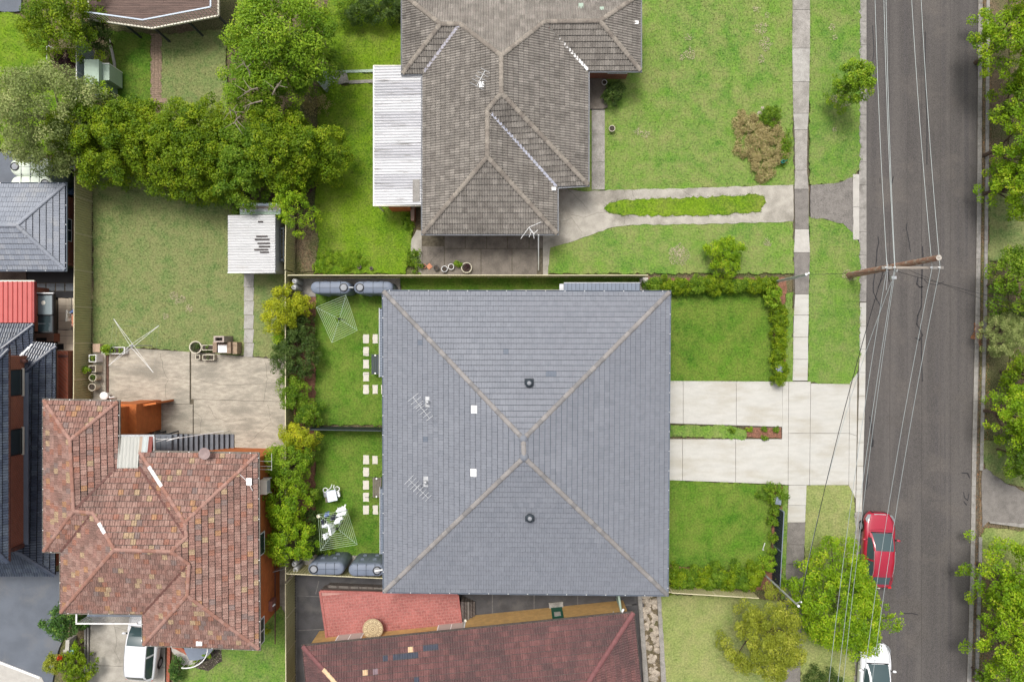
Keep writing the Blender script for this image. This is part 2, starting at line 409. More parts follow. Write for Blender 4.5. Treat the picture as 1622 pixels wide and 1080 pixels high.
lawn([(-60,20),(0,18),(30,26),(70,55),(78,100),(113,140),(113,245),(0,238),(-60,240)], G['lime'], 'bright green grass in the far upper left corner beside the white fence', 11)
lawn([(172,50),(238,56),(237,190),(150,200),(180,140)], G['deep'], 'deep green grass between the pale green box and the brick path', 12)
lawn([(257,56),(356,48),(360,200),(256,200)], G['dry'], 'soft green grass between the brick path and the large bright tree', 13)
lawn([(148,262),(392,330),(390,560),(360,566),(340,558),(300,555),(250,551),(149,546)], G['dry'], 'wide worn olive green grass between the khaki fence and the white shed', 14, dens=120)
lawn([(402,430),(454,430),(454,568),(400,562)], G['dry'], 'narrow grass strip below the white shed beside the concrete path', 15)
lawn([(507,140),(592,134),(640,250),(652,335),(651,405),(640,432),(498,432),(508,385),(500,340)], G['lime'], 'lush green grass left of the long white corrugated roof', 16, h=.085)
lawn([(522,-40),(640,-40),(640,112),(545,116),(527,105),(517,70)], G['lime'], 'green grass at the top between the trees and the brown tiled roof', 17, h=.085)
lawn([(550,118),(600,117),(600,129),(550,129)], G['lime'], 'thin grass strip between two narrow concrete edgings', 18)
lawn([(926,113),(1008,112),(1008,-40),(1254,-40),(1256,292),(1180,294),(1020,301),(884,301),(884,290),(926,290)], G['front'], 'broad bright green grass right of the brown tiled house', 19, h=.075)
lawn([(958,331),(968,324),(981,320),(1054,316),(1137,313),(1197,309),(1208,313),(1211,321),(1202,334),(1137,339),(1059,341),(981,340),(964,337)], G['lime'], 'long rounded grass island inside the old concrete driveway', 20, z=.07)
lawn([(871,392),(909,382),(940,370),(976,359),(1020,356),(1121,355),(1255,350),(1256,432),(868,432)], G['front'], 'bright green grass below the old driveway around the round bush', 21)
lawn([(1283,-40),(1361,-40),(1361,268),(1351,281),(1320,290),(1284,292)], G['verge'], 'grass strip at the top between footpath and kerb', 22)
lawn([(1283,344),(1304,347),(1335,355),(1351,368),(1360,388),(1361,560),(1357,590),(1345,607),(1281,605)], G['verge'], 'grass strip around the timber pole between footpath and kerb', 23)
lawn([(1278,769),(1343,768),(1351,783),(1354,860),(1352,1120),(1268,1120)], G['pale'], 'dry grass strip beside the red car under the street tree', 24)
lawn([(1246,466),(1255,466),(1255,604),(1246,604)], G['verge'], 'sliver of grass between the clipped hedge and the pale path', 241, dens=140)
lawn([(1242,770),(1248,770),(1246,946),(1238,946)], G['verge'], 'sliver of grass between the charcoal fence and the footpath', 242, dens=140)
lawn([(636,438),(1018,438),(1018,466),(636,466)], G['deep'], 'dark narrow grass along the upper side of the grey roof', 25)
lawn([(501,466),(616,466),(616,673),(501,671)], G['deep'], 'rich green grass with the upper row of stepping stones', 26, dens=140)
lawn([(501,679),(616,679),(616,882),(501,876)], G['deep'], 'rich green grass with the lower row of stepping stones', 27, dens=140)
lawn([(1052,460),(1222,463),(1226,603),(1052,603)], G['deep'], 'mown square of grass above the pale driveways', 28, dens=140)
lawn([(1052,760),(1060,761),(1226,768),(1221,790),(1220,868),(1211,886),(1190,902),(1140,908),(1110,898),(1052,893)], G['deep'], 'mown grass with a rounded corner below the pale driveways', 29, dens=140)
lawn([(1046,942),(1190,947),(1240,955),(1262,1000),(1264,1120),(1057,1120)], G['pale'], 'pale dry grass between the rocky strip and the yellow green tree', 30)
lawn([(283,1120),(286,1056),(300,1052),(330,1046),(346,1036),(350,1010),(445,960),(452,975),(454,1120)], G['verge'], 'green grass at the bottom below the terracotta tiled house', 31)
lawn([(1568,300),(1680,300),(1680,425),(1568,410)], G['dry'], 'shaded grass beyond the road between two tree crowns', 32)
lawn([(1556,700),(1680,690),(1680,790),(1618,770),(1590,762),(1562,740)], G['dry'], 'shaded grass beyond the road above the dark side driveway', 33)
lawn([(1556,848),(1562,838),(1680,845),(1680,920),(1556,905)], G['pale'], 'patchy grass beyond the road below the dark side driveway', 34)
lawn([(1062,674),(1150,675),(1180,683),(1180,694),(1062,690)], G['verge'], 'thin strip of grass between the two pale driveways', 35, z=.02)

def bed(pts, label, seed, mat='mulch', chip='chips', z=-.03, dens=60, name='garden_bed'):
    poly = rough_poly(PL(pts), .05, .3, seed)
    MB_ = MB(); MB_.prism(poly, z-.1, z); tag(MB_.build(name, MAT[mat]), kind='structure')
    V, F = blades(poly, dens, .03, .035, seed, z, flat=True)
    me = fastmesh('mulch_chips', V, F, MAT[chip]); o = bpy.data.objects.new('mulch_chips', me); C.objects.link(o)
    tag(o, label, 'mulch', kind='stuff')
bed([(466,470),(500,470),(500,672),(466,672)], 'red bark chips in the upper planting bed beside the rear lawn', 41)
bed([(466,682),(500,682),(500,880),(466,880)], 'bark chips in the lower planting bed beside the rear lawn', 42)
bed([(1020,440),(1246,440),(1246,604),(1227,604),(1222,465),(1020,463)], 'bark chips under the clipped hedge around the upper front lawn', 43)
bed([(1227,770),(1241,770),(1238,935),(1060,935),(1060,895),(1110,899),(1140,910),(1190,904),(1213,887),(1222,868)], 'bark chips in the curved bed around the lower front lawn', 44)
bed([(1180,676),(1238,677),(1238,694),(1180,692)], 'red bark chips between the two pale driveways', 45, z=.01)
bed([(1560,-40),(1572,-40),(1566,1120),(1548,1120)], 'dry orange leaves lying along the far gutter', 46, mat='soil', chip='litter', z=-.04, dens=70)
bed([(470,330),(508,330),(508,385),(497,430),(470,430)], 'pale leaf litter between the khaki fence and the green lawn', 47, mat='soil', chip='chips', dens=50)
bed([(1600,-40),(1680,-40),(1680,1120),(1600,1120)], 'brown leaf litter under the trees beyond the road', 48, mat='soil', chip='litter', z=-.06, dens=16)
bed([(312,1030),(352,1025),(352,1046),(330,1062),(308,1056)], 'dark pebbles in the curved bed by the front entry', 49, mat='pottedsoil', chip='rock', z=.02, dens=90)

def structure(name, polys, mat, z0, z1, edge=0, px=True, seed=3):
    b = MB()
    for i, p in enumerate(polys):
        q = PL(p) if px else p
        if edge: q = rough_poly(q, edge, .3, seed+i)
        b.prism(q, z0, z1)
    return tag(b.build(name, mat), kind='structure')

# road and kerbs
RL = [(1373,-60),(1373,440),(1371,620),(1366,800),(1357,1140)]
RR = [(1551,-60),(1549,280),(1546,500),(1541,700),(1538,900),(1531,1140)]
def off(line, d): return [(x+d, y) for x, y in line]
road = MB(); road.prism([P2(x,y) for x,y in RL]+[P2(x,y) for x,y in RR[::-1]], -.3, -.10)
for (dx, a, b_) in ((0, -60, -2000), (0, 1140, 3000)):
    l = RL[0] if a < 0 else RL[-1]; r = RR[0] if a < 0 else RR[-1]
    road.prism([P2(*l), P2(*r), P2(r[0], b_), P2(l[0], b_)], -.3, -.10)
road = tag(road.build('road', MAT['asphalt']), kind='structure')
# tar crack sealing lines: thin flat strips on the asphalt
tar = MB()
def strip(b, pts, w, z0, z1):
    pts = [Vector((*P2(x, y), 0)) for x, y in pts]
    for i in range(len(pts)-1):
        a, c = pts[i], pts[i+1]; d = (c-a).normalized(); n = Vector((-d.y, d.x, 0))*w/2; a = a-d*w*.3; c = c+d*w*.3
        b.face([(a-n)[:2]+(z1,) if False else (a.x-n.x,a.y-n.y,z1),(c.x-n.x,c.y-n.y,z1),(c.x+n.x,c.y+n.y,z1),(a.x+n.x,a.y+n.y,z1)])
rr = random.Random(5)
CR = [[(1392,375),(1393,384),(1390,396),(1389,412),(1387,430),(1384,450),(1385,462),(1390,474),(1397,487)],
      [(1403,432),(1399,442),(1392,455)],[(1438,353),(1437,362),(1441,378),(1444,399)],[(1462,390),(1463,405),(1462,440),(1461,470),(1461,486),(1455,500),(1454,513),(1459,522),(1462,531),(1458,539),(1452,535)],
      [(1461,536),(1461,560),(1462,604)],[(1455,440),(1454,450),(1458,455),(1463,454)],[(1465,443),(1472,449),(1486,451),(1497,446)],
      [(1379,660),(1381,670),(1383,690),(1383,702),(1381,707),(1384,707),(1385,697)],[(1376,752),(1375,765),(1374,775)],[(1377,770),(1380,766)],
      [(1525,749),(1534,750),(1538,757)],[(1528,780),(1529,788),(1535,793),(1537,782)],[(1528,795),(1533,800)],[(1432,972),(1446,972),(1455,974)],
      [(1395,282),(1395,290)],[(1416,280),(1413,292)],[(1384,40),(1385,80),(1384,100)],[(1467,50),(1466,110),(1470,190),(1469,260)]]
for c in CR: strip(tar, [(x+rr.uniform(-.6,.6), y) for x, y in c], rr.uniform(.05,.085), 0, -.096)
tarmat = M('tar_seal', (.03,.028,.03), .1, 5, .5)
tag(tar.build('tar_seal', tarmat, road), kind=None)
# lengthwise hairline seams
seam = MB()
for x, w in ((1411,.03),(1438,.02),(1461,.03),(1491,.02),(1507,.02)): strip(seam, [(x+rr.uniform(-1,1)*.8, y) for y in range(-40,1120,60)], w, 0, -.0965)
seam.build('lane_seam', M('seam_tar', (.06,.053,.05), .2, 5, .8), road)

gl = MB(); gl.prism([P2(x,y) for x,y in off(RL,-12)]+[P2(x,y) for x,y in RL[::-1]], -.3, -.07); gutter = tag(gl.build('kerb', MAT['joint']), kind='structure')
def xat(line, y):
    for (x0,y0),(x1,y1) in zip(line, line[1:]):
        if y0 <= y <= y1: return x0+(x1-x0)*(y-y0)/(y1-y0)
    return line[-1][0]
def kerbrow(line, dx0, dx1, y0, y1, step, mat, parent, z1, name='kerb_stone'):
    y = y0; i = 0
    while y < y1-1:
        ye = min(y+step, y1); b = MB()
        z = z1+rr.uniform(-.004,.004)
        b.prism([P2(xat(line,y)+dx0,y+.25), P2(xat(line,y)+dx1,y+.25), P2(xat(line,ye)+dx1,ye-.25), P2(xat(line,ye)+dx0,ye-.25)], -.2, z)
        b.build(name, mat, parent); y = ye; i += 1
kerbrow(RL, -12, -.2, -40, 479, 37, MAT['kerb'], gutter, -.02)
kerbrow(RL, -10, -.2, 479, 811, 37, MAT['newcon'], gutter, -.02)
kerbrow(RL, -12, -.2, 811, 1110, 37, MAT['kerb'], gutter, -.02)
kerbrow([(x,y) for x,y in RL], -22, -12.3, 276, 380, 52, MAT['palecon'], gutter, .02)
g2 = MB(); g2.prism([P2(x,y) for x,y in RR]+[P2(x,y) for x,y in off(RR,17)[::-1]], -.3, -.08); gutter2 = tag(g2.build('kerb', MAT['joint']), kind='structure')
kerbrow(RR, .3, 7, -40, 1110, 45, MAT['kerb'], gutter2, -.06)
kerbrow(RR, 12, 17, -40, 745, 20, MAT['kerb'], gutter2, .02)
kerbrow(RR, 12, 17, 850, 1110, 20, MAT['kerb'], gutter2, .02)
# leaves in the far gutter
poly = [P2(x+6,y) for x,y in RR]+[P2(x+13,y) for x,y in RR[::-1]]
V, F = blades(poly, 90, .03, .03, 77, -.075, flat=True)
o = bpy.data.objects.new('fallen_leaves', fastmesh('fallen_leaves', V, F, MAT['litter'])); C.objects.link(o); tag(o, 'orange brown fallen leaves lying in the gutter beyond the road', 'leaves', kind='stuff')
pc = P2(1551,528); poly = [(pc[0]+math.cos(t*.7)*(.28+.3*(t%2)), pc[1]+math.sin(t*.7)*(.45+.4*(t%2))) for t in range(9)]
V, F = blades(poly, 900, .05, .035, 78, -.09, flat=True)
o = bpy.data.objects.new('fallen_leaves', fastmesh('fallen_leaves', V, F, MAT['litter'])); C.objects.link(o); tag(o, 'star shaped clump of orange dead leaves at the road edge', 'leaves', kind='stuff')

# slabs helper: a paving piece with its slabs as children
def paving(name, base_poly, slabs, z1=.03, zb=-.04, gap=.012):
    b = MB(); b.prism(PL(base_poly), -.16, zb); root = tag(b.build(name, MAT['joint']), kind='structure')
    for pts, mat in slabs:
        q = offset_poly(PL(pts), gap); m = MB(); m.prism(q, zb-.03, z1+rr.uniform(-.004,.004)); m.build('slab', MAT[mat], root)
    return root
# footpath, from the top of the photograph to the bottom
FPX_ = [(-45,1255,1283),(77,1254.5,1283),(130,1255,1282),(180,1256,1281),(206,1258,1279),(270,1259,1278),(300,1258,1281),(363,1259,1281),(400,1257,1283),(466,1259,1281),(499,1257,1281),(534,1256,1280),(569,1256,1280),(603,1255,1279)]
sl_ = []; seg_m = ['oldcon','palecon','oldcon','palecon','oldcon','darkcon','darkcon','palecon','darkcon','palecon','palecon','palecon','palecon']
seg_m = ['oldcon','midcon','oldcon','midcon','oldcon','oldcon','darkcon','palecon','darkcon','newcon','newcon','newcon','newcon']
for i in range(len(FPX_)-1):
    y0,a0,b0 = FPX_[i]; y1,a1,b1 = FPX_[i+1]
    if i == 0:
        sl_.append(([(a0,-45),(b0,-45),(b0,16),(a0,16)], 'oldcon')); y0 = 16
    sl_.append(([(a0,y0),(b0,y0),(b1,y1),(a1,y1)], seg_m[i]))
for y0,y1,m_ in ((768,800,'newcon'),(800,827,'newcon'),(827,862,'darkcon'),(862,893,'darkcon'),(893,925,'darkcon'),(925,960,'darkcon'),(960,1040,'darkcon'),(1040,1120,'darkcon')):
    x = 1249-(y0-768)*.035; sl_.append(([(x,y0),(x+28.5,y0),(x+27.5,y1),(x-1,y1)], m_))
paving('footpath', [(1256,-45),(1282,-45),(1280,603),(1257,603)], sl_)
b = MB(); b.prism(PL([(1248,769),(1277,769),(1263,1120),(1236,1120)]), -.16, -.04); tag(b.build('footpath', MAT['joint']), kind='structure')
# pale duplex driveways
paving('driveway', [(1055,604),(1240,604),(1240,679),(1055,671)], [([(1052,603),(1082,603),(1082,671),(1052,670)],'newcon'),([(1082,603),(1166,603.5),(1166,673.5),(1082,671)],'newcon'),([(1166,603.5),(1239,604),(1239,676),(1166,673.5)],'newcon')])
paving('driveway', [(1055,696),(1240,696),(1240,766),(1055,760)], [([(1052,695),(1081,695),(1081,761),(1052,760)],'newcon'),([(1081,695),(1165,695),(1165,764),(1081,761)],'newcon'),([(1165,695),(1239,695),(1239,767),(1165,764)],'newcon')])
paving('driveway', [(1241,605),(1360,605),(1357,767),(1240,767)], [
 ([(1239,604),(1249,604),(1248,768),(1238,767)],'newcon'),
 ([(1249,604),(1284,604),(1283,686),(1248.5,686)],'newcon'),([(1284,607),(1346,608),(1345,686),(1283,686)],'newcon'),
 ([(1248.5,686),(1283,686),(1282,768),(1248,768)],'newcon'),([(1283,686),(1345,686),(1344,768),(1282,768)],'newcon'),
 ([(1346,606),(1358,590),(1357,690),(1345,686)],'newcon'),([(1345,686),(1357,690),(1355,790),(1344,768)],'newcon')])
# old driveway of the brown tiled house
structure('driveway', [[(882,296),(917,303),(958,302),(1020,300),(1121,298),(1184,295),(1256,293),(1256,351),(1121,355),(1020,356),(976,359),(940,370),(909,382),(871,392),(868,438),(668,438),(650,410),(652,378),(660,365),(882,365)]], MAT['drive'], -.16, .03, .04)
root = tag(MB().box(*P2(930,0)[:1], P2(958,0)[0], P2(0,300)[1], P2(0,172)[1], -.16, -.02).build('footpath', MAT['joint']), kind='structure')
for y0,y1 in ((174,213),(213,257),(257,301)): m = MB(); m.prism(offset_poly(PL([(937,y0),(958,y0),(958,y1),(937,y1)]), .01), -.1, .035); m.build('slab', MAT['oldcon'], root)
m = MB(); m.prism(PL([(928,126),(959,126),(962,171),(955,174),(928,174)]), -.1, .16); tag(m.build('porch_floor', MAT['darkslab']), kind='structure')
# dark slabs along the south side of the brown house
sb = []
for x0,x1,y0,y1 in ((704,737,372,394),(737,771,372,394),(771,804,372,394),(804,838,372,394),(704,762,394,436),(762,811,394,436),(811,851,394,436),(838,860,372,394),(668,704,390,436)):
    sb.append(([(x0,y0),(x1,y0),(x1,y1),(x0,y1)], 'darkslab'))
paving('patio', [(668,365),(860,365),(860,437),(668,437)], sb, z1=.055, zb=.034, gap=.022)
# crossover
structure('driveway', [[(1284,293),(1320,291),(1351,281),(1351,368),(1335,355),(1304,347),(1284,345)]], MAT['darkcon'], -.16, .02, .05)
structure('driveway', [[(1556,745),(1566,738),(1586,760),(1622,778),(1700,780),(1700,836),(1566,826),(1556,835)]], MAT['darkcon'], -.16, .0, .05)
structure('kerb', [[(1566,826),(1700,832),(1700,846),(1568,828)]], MAT['kerb'], -.16, .04)
# rear yard concrete of the terracotta house
paving('yard_paving', [(149,548),(452,566),(452,712),(149,706)], [
 ([(173,549),(301,557),(301,640),(173,640)],'yard'),([(173,640),(258,640),(258,706),(173,706)],'yard'),([(258,640),(306,640),(306,686),(258,688)],'yard'),
 ([(303,557),(453,570),(453,636),(303,632)],'yard'),([(307,632),(453,636),(453,712),(307,706)],'yard'),
 ([(148,549),(168,549),(168,706),(148,706)],'yard'),([(258,688),(307,686),(307,706),(258,706)],'yard')])
structure('drain_strip', [[(169,560),(172.5,560),(172.5,668),(169,668)]], M('rusty_drain', (.10,.055,.04), .3, 5, .8), -.1, .022)
sb = []
for i, y in enumerate(range(433, 566, 22)): sb.append(([(387,y),(403,y),(402-i*.3,min(y+22,565)),(386,min(y+22,565))],'midcon'))
paving('footpath', [(388,433),(402,433),(401,564),(387,564)], sb)
structure('footpath', [[(412,700),(440,714),(470,712),(470,1000),(436,975),(440,900),(440,714)]], MAT['yard'], -.16, -.01)
# bottom-left driveway and entry
paving('driveway', [(141,975),(262,975),(262,1120),(139,1120)], [([(144,960),(262,960),(262,1056),(142,1053)],'drive'),([(142,1053),(262,1056),(262,1120),(141,1120)],'drive')])
for x in (135.5, 140): 
    m = MB(); m.prism(PL([(x-.5,975),(x+2,975),(x+1,1120),(x-1.5,1120)]), -.1, .1); tag(m.build('kerb', MAT['oldcon']), kind='structure')
structure('footpath', [[(270,985),(330,985),(330,1045),(302,1052),(288,1052),(272,1030)]], MAT['palecon'], -.16, .02)
structure('brick_edging', [[(266,985),(271,985),(268,1120),(263,1120)]], MAT['redbrick'], -.16, .05)
structure('driveway', [[(-80,905),(100,905),(98,962),(100,1010),(92,1030),(88,1050),(76,1120),(-80,1120)]], MAT['blueasph'], -.16, .0)
structure('kerb', [[(-80,1030),(-10,1046),(66,1072),(90,1120),(-80,1120)]], MAT['palecon'], -.16, .02)
structure('kerb', [[(-80,1026),(-10,1042),(64,1071),(63,1074),(-10,1046),(-80,1030)]], MAT['white'], -.1, .06)
structure('driveway', [[(-80,236),(10,236),(60,247),(80,262),(118,262),(118,300),(-80,300)]], MAT['blueasph'], -.16, .0, .02)
structure('driveway', [[(-80,-60),(35,-60),(33,18),(0,20),(-80,18)]], MAT['blueasph'], -.16, .0, .02)
structure('courtyard', [[(464,908),(1020,930),(1020,1000),(760,1010),(500,1100),(464,1110)]], MAT['court'], -.16, .0)
jl = MB()
for a, c in (((470,920),(470,1100)),((505,920),(500,940)),((470,943),(520,945)),((470,998),(512,996)),((846,940),(846,975)),((915,940),(915,965)),((780,940),(780,985)),((985,958),(1008,957))): strip(jl, [a, c], .05, 0, .004)
tag(jl.build('joint_line', M('courtyard_joint', (.13,.125,.12), .2, 5, .9)), kind='structure')
# rocky strip right of the red tiled house
structure('kerb', [[(1009,930),(1015,930),(1030,1120),(1022,1120)]], MAT['kerb'], -.16, .12, .01)
structure('kerb', [[(1040,935),(1046,935),(1057,1120),(1049,1120)]], MAT['kerb'], -.16, .1, .02)
structure('courtyard', [[(1000,935),(1009,935),(1023,1120),(1005,1120)]], MAT['court'], -.16, .004)
structure('garden_bed', [[(1015,935),(1041,935),(1050,1120),(1029,1120)]], MAT['rockbed'], -.16, -.02, .03)

# cream tiled patio and black paving between the houses on the left
structure('courtyard', [[(-60,425),(132,425),(132,475),(-60,475)]], MAT['black'], -.16, .0)
sl_ = [([(x,448.5),(x+13.5,448.5),(x+13.5,461),(x,461)],'slate') for x in (44,59,74,89,104,119)]
paving('stepping_path', [(43,448),(133,448),(133,461.5),(43,461.5)], sl_, z1=.03, zb=.006)
structure('courtyard', [[(-60,425),(42,425),(42,460),(-60,460)]], MAT['darkslab'], -.1, .05)
sl_ = []
for j, y in enumerate(range(472, 560, 12)):
    for x in range(92, 134, 13): sl_.append(([(x,y),(x+13,y),(x+13,y+12),(x,y+12)],'patio'))
paving('patio', [(60,471),(133,471),(133,570),(60,570)], sl_, z1=.03, zb=.0, gap=.008)

# cracks in the old concrete: thin dark seams just above the slabs
crk = MB(); rc_ = random.Random(9)
def crack(pts, z, w=.013):
    out = []
    for (x0,y0),(x1,y1) in zip(pts, pts[1:]):
        n = max(2, int(math.hypot(x1-x0, y1-y0)/4))
        for i in range(n): out.append((x0+(x1-x0)*i/n+rc_.uniform(-.9,.9), y0+(y1-y0)*i/n+rc_.uniform(-.9,.9)))
    out.append(pts[-1]); strip(crk, out, w, 0, z)
for pts in ([(255,560),(260,590),(267,600),(262,615),(264,632)],[(262,600),(280,597),(301,594)],[(306,650),(320,662),(316,690)],[(330,640),(340,660),(360,668),(390,664)],[(420,570),(424,600),(418,636)],[(395,700),(430,668),(424,640)],
            [(310,600),(350,610),(452,606)],[(185,630),(215,628),(255,634)],[(180,985),(186,1010),(183,1030),(190,1046)],[(182,992),(205,999),(215,1004)]): crack(pts, .036)
for pts in ([(905,340),(925,345),(945,338),(958,336)],[(886,352),(905,346),(922,368)],[(1080,302),(1110,320),(1140,340)],[(1000,300),(1004,312)],[(990,343),(988,355)],[(1190,296),(1192,308)],[(900,300),(930,330)]): crack(pts, .034)
for pts in ([(668,430),(690,405),(704,392)],[(704,412),(725,428)]): crack(pts, .062)
tag(crk.build('concrete_cracks', M('crack_dirt', (.07,.06,.045), .3, 6, .95)), kind='structure')

# ------------------------------------------------------------------ tiled roofs
def plane_of(pts):
    A = np.array(pts, float); x = np.c_[A[:, :2], np.ones(len(A))]
    s = np.linalg.lstsq(x, A[:, 2], rcond=None)[0]; return s          # z = ax+by+c
def hit(pl, px, py):
    """where the sight line of a pixel meets the roof plane"""
    dx, dy = (px-811)/FPX, (540-py)/FPX          # x = dx*(H-z)
    a, b, c = pl; z = (c + (a*dx+b*dy)*H)/(1+a*dx+b*dy); return (dx*(H-z), dy*(H-z), z)
PROF = {
 'flat': ([0,.03,.06,.47,.50,.53,.97,1], [0,-.010,.006,.006,-.004,.006,.006,0]),
 'roll': ([0,.08,.2,.3,.42,.5,.58,.7,.8,.92,1], [-.016,-.008,.04,.044,.0,-.016,-.006,.04,.044,.0,-.016]),
 'marseille': ([0,.06,.14,.34,.42,.5,.58,.66,.86,.94,1], [-.008,.022,.022,-.004,.018,.022,.018,-.004,-.004,.02,-.008]),
}
def tile_roof(roof, faces, mats, weights, prof='flat', w=.30, cs=.33, thick=.028, nind=300, seed=1, lift=.03, special=None, gap=.036):
    """faces: list of polygons (x,y,z), first two vertices on the eave. Whole tiles nearest the camera become
    objects of their own, the rest one joined part."""
    rnd = random.Random(seed); us, hsn = PROF[prof]
    mats = list(mats); ei = len(mats); weights = list(weights)
    mats.append(bpy.data.materials.get('tile_front_edge') or M('tile_front_edge', (.062,.058,.056), .2, 6, .9)); weights.append(0)
    full = []; field = MB(); planes = []
    sp_i = {id(m): i for i, m in enumerate(mats)}
    for fi, pts in enumerate(faces):
        a, b, c = plane_of(pts); planes.append((a, b, c))
        N = Vector((-a, -b, 1)).normalized(); S = Vector((-N.x*N.z, -N.y*N.z, 1-N.z*N.z)); S = Vector((a, b, a*a+b*b)).normalized(); U = S.cross(N).normalized()
        O = Vector((pts[0][0], pts[0][1], a*pts[0][0]+b*pts[0][1]+c))
        poly = [((Vector((x, y, a*x+b*y+c))-O).dot(U), (Vector((x, y, a*x+b*y+c))-O).dot(S)) for x, y, _ in pts]
        if area(poly) < 0: poly = poly[::-1]
        u0 = min(p[0] for p in poly); u1 = max(p[0] for p in poly); s0 = min(p[1] for p in poly)-.04; s1 = max(p[1] for p in poly)
        Mx = Matrix(((U.x,S.x,N.x,0),(U.y,S.y,N.y,0),(U.z,S.z,N.z,0),(0,0,0,1)))
        j = 0; s = s0
        while s < s1:
            i0 = -1; u = u0 - (.5*w if (j % 2 and prof != 'roll') else 0)
            while u < u1:
                cl = clip_rect(poly, u+.003, u+w-.003, s, s+cs-gap)
                if len(cl) >= 3:
                    A = abs(area(cl))
                    if A > .0008:
                        mi = rnd.choices(range(len(mats)), weights)[0]
                        base = O + U*u + S*s + N*lift
                        if special:
                            for f2, cx, cy, r, mm in special:
                                if f2 == fi:
                                    q = hit((a,b,c), cx, cy); qq = (Vector(q)-O); 
                                    if abs(qq.dot(U)-(u+w/2)) < r[0] and abs(qq.dot(S)-(s+cs/2)) < r[1]: mi = mm
                        if A > (w-.006)*(cs-gap)*.995 and abs(base.x) < 34 and abs(base.y) < 23: full.append((base.z, base, Mx, mi))
                        else:
                            jz = rnd.uniform(-.003, .003)
                            for k in range(len(us)-1):
                                c2 = clip_rect(cl, u+us[k]*w, u+us[k+1]*w, -1e9, 1e9)
                                if len(c2) < 3: continue
                                def hgt(q):
                                    t = (q[0]-u)/w; t = (t-us[k])/max(1e-6, us[k+1]-us[k]); return hsn[k]+(hsn[k+1]-hsn[k])*t + thick*(1-(q[1]-s)/cs)+jz
                                wp = [O + U*q[0] + S*q[1] + N*(lift+hgt(q)) for q in c2]
                                field.face(wp, mi)
                                for q in range(len(c2)):
                                    p, r = c2[q], c2[(q+1)%len(c2)]
                                    if abs(p[1]-s) < 1e-6 and abs(r[1]-s) < 1e-6:
                                        field.face([O+U*r[0]+S*r[1]+N*(lift+hgt(r)), O+U*p[0]+S*p[1]+N*(lift+hgt(p)), O+U*p[0]+S*(p[1]+.006)+N*(lift-.03), O+U*r[0]+S*(r[1]+.006)+N*(lift-.03)][::-1], ei)
                u += w
            s += cs; j += 1
    full.sort(key=lambda t: -t[0])
    # whole-tile meshes, one per colour
    def tilemesh(mat):
        m = MB()
        for k in range(len(us)-1):
            a0, a1 = us[k]*w, us[k+1]*w; h0, h1 = hsn[k], hsn[k+1]
            m.face([(a0,0,h0+thick),(a1,0,h1+thick),(a1,cs-gap,h1),(a0,cs-gap,h0)])
            m.face([(a0,.006,-.03),(a1,.006,-.03),(a1,0,h1+thick),(a0,0,h0+thick)], 1)
        me = bpy.data.meshes.new('roof_tile'); me.from_pydata(m.v, [], m.f); me.materials.append(mat); me.materials.append(mats[ei]); me.polygons.foreach_set('material_index', m.m); return me
    cache = {}
    for n, (z, base, Mx, mi) in enumerate(full):
        if n < nind:
            if mi not in cache: cache[mi] = tilemesh(mats[mi])
            inst(cache[mi], 'roof_tile', Matrix.Translation(base) @ Mx @ Matrix.Rotation(rnd.uniform(-.006,.006), 4, 'Z'), roof)
        else:
            jz = rnd.uniform(-.003, .003); tr = Matrix.Translation(base) @ Mx
            for k in range(len(us)-1):
                a0, a1 = us[k]*w, us[k+1]*w; h0, h1 = hsn[k]+jz, hsn[k+1]+jz
                field.face([tr@Vector(q) for q in ((a0,0,h0+thick),(a1,0,h1+thick),(a1,cs-gap,h1),(a0,cs-gap,h0))], mi)
                field.face([tr@Vector(q) for q in ((a0,.006,-.03),(a1,.006,-.03),(a1,0,h1+thick),(a0,0,h0+thick))], ei)
    if field.f: tag(field.build('tile_field', mats, roof), kind='stuff')
    return planes
def ridge(roof, a, b, mats, r=.13, step=.36, seed=2, drop=.0, skip=None, odd=None):
    """overlapping half-round caps from a (low end) to b"""
    a = Vector(a); b = Vector(b); d = b-a; L = d.length; d.normalize()
    side = d.cross(Vector((0,0,1))).normalized(); up = side.cross(d).normalized()
    n = max(1, int(round(L/step))); st = L/n; cache = {}; rnd = random.Random(seed+int(L*100))
    for i in range(n):
        mi = rnd.randrange(len(mats))
        m_ = mats[mi]
        if odd and odd[0] <= (i+.5)/n <= odd[1]: mi = -1; m_ = odd[2]
        if mi not in cache:
            m = MB(); N_ = 8
            for q, (y, rr_) in enumerate(((0, r*1.06), (st+.02, r*.92))):
                for k in range(N_+1):
                    t = math.pi*k/N_; m.v.append((math.cos(t)*rr_, y, math.sin(t)*rr_*.62))
            for k in range(N_): m.f.append((k, k+1, N_+2+k, N_+1+k)); m.m.append(0)
            b0 = len(m.v)
            for k in range(N_+1):
                t = math.pi*k/N_; m.v.append((math.cos(t)*r*.94, .0, math.sin(t)*r*.62*.8-.02))
            for k in range(N_): m.f.append((k, b0+k, b0+k+1, k+1)); m.m.append(0)
            me = bpy.data.meshes.new('ridge_cap'); me.from_pydata(m.v, [], m.f); me.materials.append(m_); cache[mi] = me
        p = a + d*(i*st) + up*(.035+drop)
        Mx = Matrix(((side.x,d.x,up.x,p.x),(side.y,d.y,up.y,p.y),(side.z,d.z,up.z,p.z),(0,0,0,1)))
        inst(cache[mi], 'ridge_cap', Mx @ Matrix.Rotation(rnd.uniform(-.02,.02), 4, 'X'), roof)
